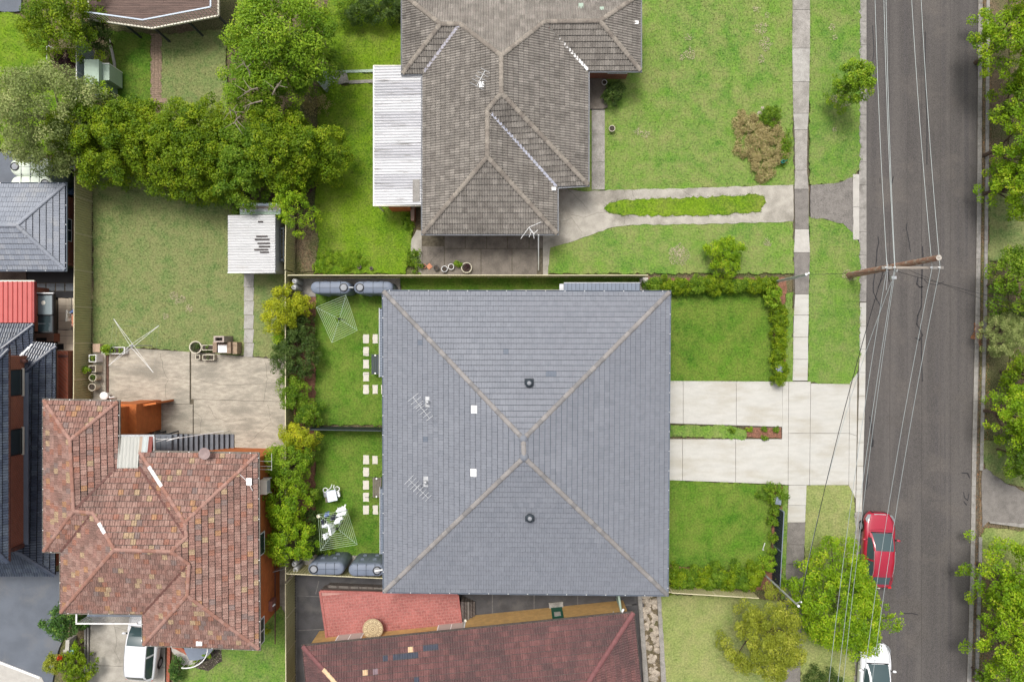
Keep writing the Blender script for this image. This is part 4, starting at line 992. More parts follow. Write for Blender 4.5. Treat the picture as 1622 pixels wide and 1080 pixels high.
q = P(436,953,1.3); MB().tube([(xw+.1,q[1]-.1,1.9),(xw+.35,q[1]+.1,1.9)], .05, 8).build('pipe_cap', MAT['white'], mb_)
# plinth line / pipes
MB().box(xw-.0, xw+.05, P2(0,1020,1)[1], P2(0,715,1)[1], .9, .97).build('plinth_band', vm, th)
# lattice panel on the ground by the fence
lp = thing('trellis_panel', 'small weathered grey wire gate beside the orange wall', 'gate', (*P2(440,902),0))
a = P(431,906,1.2); b = P(452,900,1.2); m = MB()
MB().tube([(a[0],a[1],1.2),(b[0],b[1],1.2)], .025, 5).build('frame', MAT['zinc'], lp)
for k in range(8):
    t = k/7; x_ = a[0]+(b[0]-a[0])*t; y_ = a[1]+(b[1]-a[1])*t; MB().tube([(x_,y_,.0),(x_,y_,1.2)], .014, 4).build('bar', MAT['zinc'], lp)

# ---- outdoor steel stairs
st = thing('outdoor_stairs', 'blue grey steel staircase along the upper wall of the terracotta house', 'stairs', (*P2(300,700),0))
n = 12
# treads descend from the landing at the left (z 3.0) to the ground at the right
ztop = 2.6
for i in range(n):
    z = ztop*(1-(i+1)/(n+.6)); 
    xl = 272+i*8.15; a = P2(xl,0,z); b = P2(xl+8.0,0,z); 
    y_t = P2(0,687.5+0*i,z)[1]; y_b = P2(0,714,z)[1]-.15
    MB().box(a[0], b[0]+.02, y_b, y_t, z-.05, z).build('tread', MAT['ladder'], st)
    MB().box(b[0]-.01, b[0]+.03, y_b, y_t-.02, z-.2, z-.05).build('riser', MAT['darkfence'], st)
a = P2(246,0,ztop); b = P2(272,0,ztop); MB().box(a[0],b[0],P2(0,714,ztop)[1]-.15,P2(0,688,ztop)[1],ztop-.08,ztop).build('landing', MAT['ladder'], st)
for k in range(3): xx = a[0]+.3+k*.33; MB().box(xx,xx+.02,P2(0,714,ztop)[1]-.1,P2(0,690,ztop)[1],ztop,ztop+.006).build('joint', MAT['darkfence'], st)
yr = P2(0,689,ztop)[1]
MB().tube([(P2(246,0,3.5)[0],yr-.1,3.5),(P2(272,0,3.5)[0],yr-.1,3.5),(P2(360,0,.9)[0]-.2,yr+.02,1.0)], .02, 6).build('handrail', MAT['white'], st)
for k in range(5):
    t = k/4; x_ = P2(272,0,3.5)[0]+(P2(360,0,.9)[0]-.2-P2(272,0,3.5)[0])*t; z_ = 3.5-2.5*t; MB().tube([(x_,yr-.08,z_-.95),(x_,yr-.08,z_)], .015, 5).build('baluster', MAT['zinc'], st)
for xx in (246,264,):
    q0 = P(xx,700-2*(xx>250),3.6); MB().tube([(q0[0],q0[1],3.6),(q0[0]+.7,q0[1]+.2,3.55)], .025, 5).build('bracket', MAT['white'], st)
for xx in (250, 270): q = P(xx,0,1); MB().box(q[0]-.04,q[0]+.04,yr-.15,yr-.07,-.1,ztop-.08).build('post', MAT['darkfence'], st)
gb = thing('slatted_rack', 'small grey slatted rack on the concrete beside the orange wall', 'rack', (*P2(231,682),0))
for k in range(4): MB().box(*(lambda p: (p[0]+k*.2, p[0]+k*.2+.12, p[1]-.9, p[1]))(P2(224,664,.9)), .7, .78).build('slat', MAT['darkslab'], gb)
p_ = P2(224,664,.9)
for dx in (.05,.65):
    for dy in (-.85,-.05): MB().box(p_[0]+dx,p_[0]+dx+.06,p_[1]+dy-.03,p_[1]+dy+.03,-.05,.7).build('leg', MAT['darkslab'], gb)

# ---- balcony and entry at the front of the terracotta house
bl = thing('balcony', 'white railed balcony under the lower left eave of the terracotta house', 'balcony', (*P2(180,980,2.6),0))
a = P2(138,974,2.6); b = P2(228,987,2.6); yb = P2(0,987,3.6)[1]
MB().box(a[0],b[0]+.2,yb,a[1]+1.0,2.45,2.6).build('floor', MAT['slatblue'], bl)
MB().box(a[0]-.05,b[0]+.15,yb-.05,yb+.02,3.52,3.6).build('top_rail', MAT['white'], bl)
MB().box(a[0]-.05,a[0]+.02,yb,yb+1.2,3.52,3.6).build('side_rail', MAT['white'], bl)
for k in range(30): x_ = a[0]+(b[0]-a[0])*k/29; MB().box(x_-.012,x_+.012,yb-.02,yb+.0,2.6,3.52).build('baluster', MAT['white'], bl)
for x_ in (a[0]+.1, b[0]): MB().box(x_-.05,x_+.05,yb+.05,yb+.15,-.1,2.45).build('post', MAT['white'], bl)
en = thing('entry_porch', 'curved entry porch with white handrail at the bottom eave of the terracotta house', 'porch', (*P2(305,1030),0))
cx_, cy_ = P2(304,1018,.9); arc = [(cx_+1.35*math.cos(t), cy_+1.15*math.sin(t)) for t in [math.radians(-100+12*k) for k in range(11)]]
MB().prism([(cx_-.9,cy_+.8)]+[(cx_-.5,cy_-.6)]+arc, -.1, .75).build('floor', MAT['slatblue'], en)
MB().tube([(x_,y_,1.75) for x_, y_ in arc], .035, 6).build('handrail', MAT['white'], en)
for x_, y_ in arc: MB().tube([(x_,y_,.75),(x_,y_,1.75)], .015, 5).build('baluster', MAT['white'], en)
for k in range(4): w_ = .35; x_, y_ = cx_-.45+k*.3, cy_-.75-.0*k; MB().box(cx_-.7,cx_-.35-.0,cy_-.9+.0+k*.22,cy_-.7+k*.22,-.05,.15+k*.15).build('step', MAT['redbrick'], en)
MB().prism([P2(273,1024,.4),P2(283,1020,.4),P2(300,1033,.4),P2(297,1036,.4),P2(280,1027,.4)], -.1, .5).build('side_wall', MAT['redbrick'], en)

# ---- red tiled house at the bottom, yellow brick walls
RT = [M('red_roof_tile', (.15,.075,.073), .2, 2.5, .85, stain=(.085,.055,.055), stain_scale=.4, stain_lo=.40, stain_hi=.62, speck=.3, speck_scale=26),
      M('red_roof_tile_dark', (.135,.07,.068), .2, 2.5, .85, stain=(.08,.053,.054), stain_scale=.4, stain_lo=.40, stain_hi=.62, speck=.3, speck_scale=26),
      M('red_roof_tile_light', (.175,.085,.08), .2, 2.5, .85, stain=(.095,.058,.058), stain_scale=.4, stain_lo=.42, stain_hi=.64, speck=.3, speck_scale=26),
      M('blue_black_roof_tile', (.06,.07,.095), .1, 4, .7), M('sand_roof_tile', (.62,.44,.27), .1, 4, .8), M('mauve_roof_tile', (.24,.18,.20), .1, 4, .8)]
RR_ = [M('red_ridge_cap', (.17,.07,.07), .12, 4, .75, speck=.15, speck_scale=24)]
E = 2.6
k1,k2 = V_(480,1023,E), V_(1003,970,E)
d = (Vector(k2)-Vector(k1)); d.z = 0; Lr = d.length; d.normalize(); nrm = Vector((d.y,-d.x,0))   # nrm points south
t_ = .42; dep = 9.0
def RP(u, v, z): p = Vector(k1)+d*u+nrm*v; return (p.x, p.y, z)
apxz = E + t_*dep/2
rA, rB = RP(dep/2, dep/2, apxz), RP(Lr-dep/2, dep/2, apxz)
k3, k4 = RP(Lr, dep, E), RP(0, dep, E)
F_r = [[k2,k1,rA,rB],[k1,k4,rA],[k3,k2,rB],[k4,k3,rB,rA]]
rh = thing('red_tiled_house', 'house with faded dark red tiled roof and yellow brick wall at the bottom', 'house', RP(Lr/2, dep/2, 0))
o_ = [q[:2] for q in (k1,k2,k3,k4)]
body(rh, o_, .22, E-.14, MAT['yellowbrick']); soffit(rh, o_, E, MAT['white'])
roof = deckroof(rh, F_r, MAT['darkbrick'])
sp = [(0,643,1036,(.75,.16),3),(0,682,1030,(.55,.16),3),(0,611,1046,(.24,.16),3),(0,650,1033,(.14,.16),4),(0,580,1068,(.24,.16),4),(0,592,1066,(.12,.16),5),(0,661,1077,(.2,.16),3)]
tile_roof(roof, F_r, RT, (50,25,25,0,0,0), 'roll', seed=11, thick=.03, special=sp)
ridge(roof, k1, rA, RR_, odd=(.3,.62,RT[4])); ridge(roof, k2, rB, RR_, r=.15); ridge(roof, rA, rB, RR_); ridge(roof, k3, rB, RR_); ridge(roof, k4, rA, RR_)
gutter_run(rh, o_, E+.02, MAT['darkbrick'], clips=False, w=.09)
def wallbox(name, u0, u1, z0, z1, mat, depth=.04, parent=rh, v=.22):
    a = RP(u0, v-depth, z0); b = RP(u1, v-depth, z0); c = RP(u1, v+.02, z0); e = RP(u0, v+.02, z0)
    m = MB(); m.prism([a[:2], b[:2], c[:2], e[:2]], z0, z1); return m.build(name, mat, parent)
for u0,u1 in ((1.7,3.3),(7.9,9.6)):
    f = wallbox('window', u0, u1, .9, 2.0, MAT['white'], .05); wallbox('pane', u0+.07, (u0+u1)/2-.03, .97, 1.93, MAT['cream_pane'], .065, f); wallbox('pane', (u0+u1)/2+.03, u1-.07, .97, 1.93, MAT['cream_pane'], .065, f)
    wallbox('sill', u0-.05, u1+.05, .82, .9, MAT['offwhite'], .14, f)
dr = wallbox('door', 14.95, 15.65, .15, 2.1, MAT['green'], .04); wallbox('pane', 15.1, 15.5, .9, 1.5, MAT['cream_pane'], .055, dr); wallbox('door_step', 14.85, 15.75, -.1, .15, MAT['kerb'], .35)
pg = thing('metal_gate', 'tall pale green pipe gate between the grey roof and the red roof', 'gate', P(982,965,0))
MB().tube([P(980,943,1.9), P(984,968,1.9)], .07, 8).build('top_rail', MAT['palegreen'], pg)
for a in ((980,943),(984,966)): q = P(*a,1.9); MB().tube([(q[0],q[1],-.05),(q[0],q[1],1.9)], .05, 8).build('post', MAT['palegreen'], pg)
q = P(982,955,1.9); q2 = P(980,943,1.9); q3 = P(984,966,1.9)
for k in range(7):
    t = (k+.5)/7; MB().tube([(q2[0]+(q3[0]-q2[0])*t, q2[1]+(q3[1]-q2[1])*t, .1),(q2[0]+(q3[0]-q2[0])*t, q2[1]+(q3[1]-q2[1])*t, 1.85)], .012, 4).build('bar', MAT['palegreen'], pg)
pp = thing('vent_pipe', 'short cream vent pipe standing by the yellow brick wall', 'pipe', P(972,968,0))
MB().tube([P(971,962,.2), P(972,972,2.2)], .045, 8).build('pipe', MAT['offwhite'], pp)
pp2 = thing('vent_pipe', 'white pipe bend at the right end of the upper gutter of the red roof', 'pipe', P(986,968,2))
MB().tube([P(985,971,2.4), P(986,967,2.6), P(988,964,2.6)], .06, 8).build('pipe', MAT['white'], pp2)

# raised red terrace
te = thing('raised_terrace', 'raised red painted brick terrace beside the yellow wall', 'terrace', (*P2(610,975,1.1),0))
zt = 1.1; TP = [P2(507,936,zt), P2(725,942,zt), P2(731,990,zt), P2(518,1011,zt)]
MB().prism(TP, -.1, zt-.02).build('base', MAT['darkbrick'], te)
MB().prism(offset_poly(TP, .01), zt-.02, zt).build('top', MAT['terrjoint'], te)
# border bricks one by one, the middle as one joined part
o0 = Vector(TP[3]); e1 = (Vector(TP[2])-o0); Lt = e1.length; e1.normalize(); e2 = Vector((-e1.y, e1.x))
poly = [((Vector(p)-o0).dot(e1), (Vector(p)-o0).dot(e2)) for p in offset_poly(TP, .05)]
if area(poly) < 0: poly = poly[::-1]
bw, bh_ = .34, .19; cnt = 0; fieldb = MB(); rnd = random.Random(4); cand = []
for j in range(14):
    for i in range(-2, 30):
        u = i*bw+(j%2)*bw/2; v = j*bh_
        cl = clip_rect(poly, u+.009, u+bw-.009, v+.009, v+bh_-.009)
        if len(cl) >= 3 and abs(area(cl)) > .004:
            edge = j < 2 or j > 8
            wp = [(o0+e1*q[0]+e2*q[1]) for q in cl]
            cand.append((0 if edge else 1, [(w.x, w.y) for w in wp], rnd.uniform(.004,.010)))
cand.sort(key=lambda t: t[0])
for n_, (k, wp, h_) in enumerate(cand):
    if n_ < 300: m = MB(); m.prism(wp, zt-.01, zt+h_); m.build('brick', MAT['terrace'], te)
    else: fieldb.prism(wp, zt-.01, zt+h_)
if fieldb.f: tag(fieldb.build('brick_field', MAT['terrace'], te), kind='stuff')
m = MB()
for i in range(4):
    a, b = Vector(TP[i]), Vector(TP[(i+1)%4]); dd = (b-a).normalized(); nn = Vector((-dd.y, dd.x))*.07; 
    if i == 3 or i == 0 or i == 1: MB().prism([tuple(a-nn), tuple(b-nn), tuple(b+nn), tuple(a+nn)], zt-.06, zt+.04+.003*i).build('coping', MAT['terrace'], te)
sp_ = thing('garden_steps', 'dark tiled steps going down from the right end of the red terrace', 'steps', (*P2(740,970),0))
for k in range(5):
    z = zt-.1-k*.2; a = P2(730+k*4.4,0,z)[0]; b = P2(734.6+k*4.4,0,z)[0]; MB().box(a,b,P2(0,986-k*1.2,z)[1],P2(0,953,z)[1],-.1,z).build('step', MAT['darkbrick'], sp_)
ed = thing('brick_plinth', 'row of dark upright bricks along the upper foot of the red terrace', 'wall', (*P2(620,933),0))
a0_, b0_ = Vector(P2(520,929,.5)), Vector(P2(727,938,.5)); n = 90; dd = (b0_-a0_)/n
cm = None
for k in range(n):
    p = a0_+dd*k
    if cm is None: cm = MB().box(-.04,.04,-.1,.1,0,.5).build('brick', MAT['darkbrick'], ed, local=True); cm.location = Vector((p.x,p.y,0))-wl(ed)
    else: inst(cm.data, 'brick', Matrix.Translation((p.x, p.y, rnd.uniform(0,.02))), ed)
tb = thing('round_table', 'round mosaic garden table with brown ring pattern on the red terrace', 'table', (*P2(590.5,996,zt+.75), zt))
MB().lathe(0,0,[(.62,.70),(.62,.75),(.0,.75)],40).build('tabletop', MAT['table'], tb, local=True)
for r0,r1 in ((.57,.60),(.34,.37),(.16,.185),(.05,.09)): MB().lathe(0,0,[(r1,.751),(r1,.757),(r0,.757),(r0,.751)],36).build('ring', MAT['tabled'], tb, local=True)
for k in range(12):
    t = k*math.pi/6; MB().lathe(.465*math.cos(t),.465*math.sin(t),[(.075,.751),(.075,.757),(.052,.757),(.052,.751)],12).build('mosaic_circle', MAT['tabled'], tb, local=True)
for k in range(24):
    t = k*math.pi/12; MB().tube([(.20*math.cos(t),.20*math.sin(t),.755),(.32*math.cos(t+.13),.32*math.sin(t+.13),.755)], .008, 4).build('spoke', MAT['tabled'], tb, local=True)
MB().lathe(0,0,[(.3,0),(.28,.04),(.06,.08),(.05,.6),(.25,.70)],20).build('pedestal', MAT['tabled'], tb, local=True)

# ---- grey tiled house at the left edge
E = 2.4
NT = [M('pale_grey_tile', (.235,.255,.295), .06, 3, .5, stain=(.28,.29,.31), stain_scale=.6, speck=.08, speck_scale=40), M('pale_grey_tile_b', (.215,.235,.275), .06, 3, .5, speck=.08, speck_scale=40)]
n1,n2,n3,n4 = V_(-90,292,E),V_(103,292,E),V_(103,427,E),V_(-90,427,E); m1 = V_(27,357,3.43); m2 = V_(-90,357,3.43)
F_n = [[n2,n1,m2,m1],[n3,n2,m1],[n4,n3,m1,m2]]
nh = thing('grey_tiled_house', 'house with light grey tiled roof cut by the left edge of the photo', 'house', (-29, 6.8, 0)); o_ = [q[:2] for q in (n1,n2,n3,n4)]
body(nh, o_, .5, E-.12, MAT['redbrick']); soffit(nh, o_, E, MAT['white'])
roof = deckroof(nh, F_n, bpy.data.materials['under_tile_grey']); tile_roof(roof, F_n, NT, (60,40), 'flat', seed=13, thick=.03, cs=.33)
for a, b in ((n2,m1),(n3,m1),(m2,m1)): ridge(roof, a, b, [NT[0]], r=.12)
gutter_run(nh, o_, E+.02, MAT['slatblue'])
window(nh, P2(103,0,E)[0]-.48, 6.8, 1.5, 1.4, .9, 'E')
# red ribbed carport
rc = thing('red_carport_roof', 'red ribbed steel roof at the left edge of the photo', 'carport', (*P2(20,478,2.8),0))
x0,x1 = P2(-80,0,2.8)[0], P2(53,0,2.8)[0]; y1,y0 = P2(0,446,2.8)[1], P2(0,511,2.8)[1]
MB().box(x0,x1,y0,y1,2.72,2.78).build('roof_sheet', MAT['redmetal'], rc)
x = x1-.1
while x > x0: MB().box(x-.02,x+.02,y0,y1+.02,2.78,2.82).build('rib', M('red_rib', (.36,.05,.045), .05, 3, .5) if x == x1-.1 else bpy.data.materials['red_rib'], rc); x -= .285
MB().box(x0,x1+.04,y1,y1+.08,2.7,2.8).build('flashing', MAT['offwhite'], rc); MB().box(x1,x1+.05,y0,y1,2.6,2.8).build('fascia', M('dark_red_fascia', (.20,.03,.03), .05, 3, .5), rc)
MB().box(x0,-29.3,y0+.2,y1-.2,-.1,2.7).build('wall', MAT['redbrick'], rc)
# glazed box
gz = thing('glazed_room', 'black framed glass door panels beside the red ribbed roof', 'window', (*P2(70,497,2),0))
x0,x1 = P2(54,0,2.4)[0], P2(87,0,2.0)[0]; y1,y0 = P2(0,465,2.2)[1], P2(0,527,2.2)[1]; zg=2.15
MB().box(x0,x1,y0,y1,zg-.22,zg-.1).build('frame', MAT['black'], gz); MB().box(x0-2,-29.15,y0+.1,y1-.1,-.05,zg-.22).build('wall', MAT['redbrick'], gz)
MB().box(x0+.02,x1-.1,y1-1.25,y1-.1,zg-.1,zg-.06).build('pane', glassmat('pale_glass', (.20,.24,.25), .15), gz); MB().box(x0+.02,x1-.1,y0+.08,y1-1.32,zg-.1,zg-.06).build('pane', MAT['glass'], gz)
for q in ((x0,x1,y1-.08,y1,zg-.1,zg+.0),(x0,x1,y1-1.32,y1-1.25,zg-.1,zg),(x1-.08,x1,y0,y1-.08,zg-.1,zg),(x0,x1-.08,y0,y0+.08,zg-.1,zg)): MB().box(*q).build('bar', MAT['black'], gz)
MB().box(x0,x1+.02,y1,y1+.06,zg-.06,zg+.04).build('flashing', MAT['white'], gz)
MB().lathe((x0+x1)/2-.15,y1-.55,[(.13,zg-.055),(.1,zg-.04)],14,cap1=True).build('lamp', MAT['offwhite'], gz)
# two storey brick house with black glazed tiles
KT = [M('black_glazed_tile', (.045,.058,.085), .2, 3, .28, spec=.7), M('black_glazed_tile_b', (.06,.075,.10), .2, 3, .28, spec=.7), M('black_glazed_tile_c', (.035,.045,.07), .2, 3, .28, spec=.7)]
kh = thing('black_tiled_house', 'two storey red brick house with glossy black tiles at the left edge', 'house', (-30, -6, 0))
E = 2.6
F_k = [[V_(90,545,E),V_(52,541,E),V_(20,572,3.25),V_(36,589,3.3)],
       [V_(87,911,E),V_(89,548,E),V_(36,589,3.3),V_(16,866,3.45)],
       [V_(-90,911,E),V_(87,911,E),V_(16,866,3.45),V_(-90,866,3.45)],
       [V_(53,513,2.7),V_(-90,513,2.7),V_(-90,560,3.5),V_(-8,560,3.5)],
       [V_(53,548,2.7),V_(53,513,2.7),V_(-8,560,3.5),V_(20,572,3.2)]]
roof = deckroof(kh, F_k, MAT['black'], 'lower_roof'); tile_roof(roof, F_k, KT, (40,30,30), 'roll', seed=17, thick=.045, nind=150)
for a, b in ((V_(89,548,E),V_(36,589,3.3)),(V_(87,911,E),V_(16,866,3.45)),(V_(53,513,2.7),V_(-8,560,3.5))): ridge(roof, a, b, [KT[2]], r=.13)
valley(roof, V_(53,545,2.7), V_(25,572,3.2), MAT['zinc'], .1)
EU = 5.3
F_k2 = [[V_(13,890,EU),V_(13,553,EU),V_(-40,606,6.3),V_(-40,838,6.3)],[V_(-120,890,EU),V_(13,890,EU),V_(-40,838,6.3),V_(-120,838,6.3)],[V_(13,553,EU),V_(-120,553,EU),V_(-120,606,6.3),V_(-40,606,6.3)]]
r2 = deckroof(kh, F_k2, MAT['black'], 'upper_roof'); tile_roof(r2, F_k2, KT, (40,30,30), 'roll', seed=18, thick=.045, nind=150)
ridge(r2, V_(13,890,EU), V_(-40,838,6.3), [KT[2]]); ridge(r2, V_(13,553,EU), V_(-40,606,6.3), [KT[2]])
xw_ = -28.55
MB().box(-50,xw_,P2(0,885,EU)[1]+.3,P2(0,556,EU)[1]-.3,-.1,EU-.1).build('wall', MAT['redbrick'], kh)
MB().box(-50,-27.55,P2(0,911,E)[1]+.35,P2(0,548,E)[1]-.3,-.1,E-.1).build('wall', MAT['redbrick'], kh)
MB().box(P2(13,0,EU)[0]-.03,P2(13,0,EU)[0]+.07,P2(0,890,EU)[1],P2(0,553,EU)[1],EU-.1,EU+.02).build('gutter', vm, kh)
MB().box(xw_,xw_+.25,P2(0,862,3.3)[1],P2(0,590,3.3)[1],3.25,3.34).build('flashing', MAT['slatblue'], kh)
MB().box(xw_-.05,xw_+.1,P2(0,868,3.6)[1],P2(0,862,3.6)[1],3.4,4.3).build('wall_cap', vm, kh); MB().box(xw_-.05,xw_+.3,P2(0,574,3.6)[1],P2(0,569,3.6)[1],3.4,3.6).build('wall_cap', vm, kh)
for y_ in (606, 700): 
    window(kh, xw_+.02, P2(0,y_,4.0)[1], 4.0, 1.5, 1.0, 'E', 1, 'black', 'glass', 'offwhite')
p_ = P2(103,0,1.2)
MB().box(-27.7,-27.0,P2(0,640,1.7)[1],P2(0,556,1.7)[1],-.1,1.75).build('garden_wall', MAT['redbrick'], kh)
MB().box(-27.74,-26.96,P2(0,566,1.7)[1],P2(0,562,1.7)[1],1.75,1.8).build('coping', vm, kh)
MB().box(-31,P2(87,0,.5)[0],P2(0,541,.6)[1],P2(0,528,.6)[1],-.1,.6).build('porch_wall', MAT['redbrick'], kh)
MB().box(P2(58,0,.6)[0],P2(74,0,.6)[0],P2(0,540,.6)[1],P2(0,535,.6)[1],.6,.63).build('opening', MAT['black'], kh)

# ------------------------------------------------------------------ fences
def ribbed_panel(L, h, rib=.16, amp=.022):
    """a sheet along +x from 0 to L with upright ribs"""
    m = MB(); xs = []; x = 0
    while x < L-.01: xs += [(x, amp), (min(x+rib*.45, L), amp), (min(x+rib*.55, L), -amp), (min(x+rib*.9, L), -amp)]; x += rib
    xs.append((L, amp))
    for x, y in xs: m.v += [(x, y, .02), (x, y, h)]
    for i in range(len(xs)-1): m.f.append((2*i, 2*i+2, 2*i+3, 2*i+1)); m.m.append(0)
    return m
def sheet_fence(label, a, b, h, mat, edge, rib=.16, panel=2.35, name='metal_fence', post=True, railw=.05):
    a = Vector((*a, 0)); b = Vector((*b, 0)); L = (b-a).length; n = max(1, round(L/panel)); pl_ = L/n; d = (b-a)/L
    root = thing(name, label, 'fence', tuple((a+b)/2)); R_ = math.atan2(d.y, d.x)
    me = None
    for i in range(n):
        p = a+d*(i*pl_); Mx = Matrix.Translation(p) @ Matrix.Rotation(R_, 4, 'Z')
        if me is None:
            o = ribbed_panel(pl_-.03, h-.03, rib).build('panel', mat, root, local=True); me = o.data; o.matrix_local = Matrix.Translation(-wl(root)) @ Mx
            LM = Matrix.Translation(-wl(root)) @ Mx; t = MB().box(0, pl_-.008, -railw/2, railw/2, h-.035, h+.012).build('top_rail', edge, root, local=True); mr = t.data; t.matrix_local = LM
            q = MB().box(-.03, .03, -.035, .035, -.1, h-.04).build('post', edge, root, local=True); mp = q.data; q.matrix_local = LM
        else:
            inst(me, 'panel', Mx, root); inst(mr, 'top_rail', Mx, root); inst(mp, 'post', Mx, root)
    return root
sheet_fence('long khaki ribbed steel fence between the left houses and the olive lawn', P2(146.5,264,0), P2(144.5,655,0), 1.75, MAT['khaki'], MAT['khakiedge'], .15)
sheet_fence('khaki steel fence beside the white shed at the left of the lush lawn', P2(467.5,345,0), P2(466,432,0), 1.75, MAT['khaki'], MAT['khakiedge'], .15)
sheet_fence('khaki steel fence hidden among the shrubs of the planting beds', P2(466,434,0), P2(466.5,905,0), 1.7, MAT['khaki'], MAT['khakiedge'], .15)
sheet_fence('khaki steel fence between the black courtyard and the bottom lawn', P2(467,909,0), P2(468,1120,0), 1.8, MAT['khaki'], MAT['khakiedge'], .17)
sheet_fence('khaki steel fence running under the lower edge of the grey roof', P2(469,893,0), P2(1052,921,0), 1.8, MAT['khaki'], MAT['khakiedge'], .17)
sheet_fence('khaki steel fence behind the clipped hedge at the lower front lawn', P2(1054,922,0), P2(1186,930,0), 1.8, MAT['khaki'], MAT['khakiedge'], .17)
sheet_fence('straight khaki steel fence along the upper side of the grey duplex', P2(470,440,0), P2(1018,440,0), 1.7, MAT['khaki'], MAT['khakiedge'], .17)
sheet_fence('charcoal steel fence dividing the two rear lawns of the duplex', P2(500,675,0), P2(612,677,0), 1.6, MAT['darkfence'], MAT['darkfence'], .17)
sheet_fence('low charcoal fence with a slim rail beside the footpath and the shrubs', P2(1228.5,802,0), P2(1222,925,0), 1.35, MAT['darkfence'], MAT['slatblue'], .17, name='front_fence')
sheet_fence('pale blue steel fence under the trees in the upper left corner', P2(149,82,0), P2(149,180,0), 1.75, MAT['blue'], MAT['white'], .13)
wf = thing('pipe_fence', 'thin white pipe handrail on the bright upper left lawn', 'rail', (*P2(80,80),0))
MB().tube([P(74,72,.9), P(74,95,.9)], .03, 6).build('rail', MAT['white'], wf); MB().tube([P(74,72,.9), P(94,80,.9)], .025, 6).build('rail', MAT['white'], wf)
for q in ((74,72),(74,95),(94,80)): p = P(*q,.9); MB().tube([(p[0],p[1],-.02),p], .02, 6).build('post', MAT['white'], wf)
pb = thing('garden_shed', 'pale green metal box shed standing against the pale blue fence', 'shed', (*P2(150,118),0))
a = P2(134,95,2.0); b = P2(156,139,2.0)
MB().box(a[0],b[0],b[1],a[1],-.05,1.95).build('body', MAT['palegreen'], pb); MB().box(a[0]-.02,b[0]+.02,b[1]-.02,a[1]+.02,1.95,2.0).build('lid', MAT['palegreen'], pb)
MB().box(b[0]+.02,b[0]+.42,b[1]+.6,a[1]-.1,.2,1.6).build('side_cabinet', MAT['palegreen'], pb); MB().box(b[0]+.02,b[0]+.44,a[1]-.1,a[1]-.06,.2,1.66).build('edge_strip', MAT['white'], pb)
MB().box(a[0]+.15,b[0]-.1,b[1]-.3,b[1]-.02,.2,1.2).build('step', MAT['blue'], pb)

# ------------------------------------------------------------------ top left deck with railing
dk = thing('timber_deck', 'raised brown deck with white slatted railing at the top left', 'deck', (*P2(240,10,2.2),0))
zd = 2.2; DP = [P2(140,-60,zd), P2(140,30,zd), P2(240,44,zd), P2(345,24,zd), P2(345,-60,zd)]
MB().prism(DP, zd-.2, zd-.03).build('frame', MAT['timber'], dk)
dpi = offset_poly(DP, .03); 
if area(dpi) < 0: dpi = dpi[::-1]
y = P2(0,46,zd)[1]; k = 0
while y < P2(0,-45,zd)[1]:
    cl = clip_rect(dpi, -99, 99, y+.006, y+.134); y += .14
    if len(cl) >= 3:
        xs_ = sorted(q[0] for q in cl); x0_, x1_ = xs_[0], xs_[-1]; x_ = x0_-rr.uniform(0,2)
        while x_ < x1_:
            c2 = clip_rect(cl, x_+.004, x_+2.4-.004, -99, 99); x_ += 2.4
            if len(c2) >= 3 and abs(area(c2)) > .004: MB().prism([tuple(q) for q in c2], zd-.03, zd+rr.uniform(-.002,.004)).build('board', MAT['deck'], dk)
def railing(root, a, b, z, h, n):
    a = Vector((*a, z)); b = Vector((*b, z)); d = (b-a); L = d.length; R_ = math.atan2(d.y, d.x); me = None
    t = MB().box(0,L,-.04,.04,h-.05,h).build('top_rail', MAT['blue'], root, local=True); t.matrix_local = Matrix.Translation(a-wl(root)) @ Matrix.Rotation(R_,4,'Z')
    t = MB().box(0,L,-.06,.06,-.16,-.02).build('edge_beam', MAT['offwhite'], root, local=True); t.matrix_local = Matrix.Translation(a-wl(root)) @ Matrix.Rotation(R_,4,'Z')
    for i in range(n):
        p = a+d*((i+.5)/n)
        if me is None: t = MB().box(-.02,.02,-.015,.015,-.02,h-.05).build('baluster', MAT['offwhite'], root, local=True); me = t.data; t.matrix_local = Matrix.Translation(p-wl(root)) @ Matrix.Rotation(R_,4,'Z')
        else: inst(me, 'baluster', Matrix.Translation(p) @ Matrix.Rotation(R_,4,'Z'), root)
for i in range(4): railing(dk, DP[i], DP[i+1], zd, 1.0, int((Vector(DP[i])-Vector(DP[i+1])).length/.2))
for q in ((192,36),(240,43),(295,33),(142,30),(343,24)):
    p = P2(*q, zd); MB().box(p[0]-.05,p[0]+.05,p[1]+.02,p[1]+.12,-.1,zd-.2).build('post', MAT['darkfence'], dk)
bp = tag(MB().prism(PL([(238,55),(258,55),(257,162),(237,162)]), -.14, -.05).build('brick_path', MAT['joint']), kind='structure')
x0,x1 = P2(238,0)[0], P2(256.5,0)[0]; yy = P2(0,160)[1]; k = 0; me = None
while yy < P2(0,55)[1]:
    for i in range(3):
        w3 = (x1-x0)/3; Mx = Matrix.Translation((x0+w3*i+.01, yy+.008, rr.uniform(-.006,.008)))
        if me is None: t = MB().box(0,w3-.014,0,.11,-.06,.0).build('brick', MAT['brickpath'], bp, local=True); me = t.data; t.matrix_local = Mx
        else: inst(me, 'brick', Mx, bp)
    yy += .125
for (p, q) in (((237,162),(264,162)),):
    MB().prism(PL([(237,156),(264,156),(264,163),(237,163)]), -.1, .02).build('edging', MAT['brickpath'], bp)
structure('timber_edging', [[(171,60),(175,62),(184,100),(184,150),(181,150),(180,102)]], MAT['palecon'], -.16, .06, .01)
structure('footpath', [[(524,108),(548,112),(553,132),(530,134)]], MAT['oldcon'], -.16, .02, .03)
structure('footpath', [[(542,112),(600,110),(600,114.5),(545,116)]], MAT['palegreen'], -.16, .03)
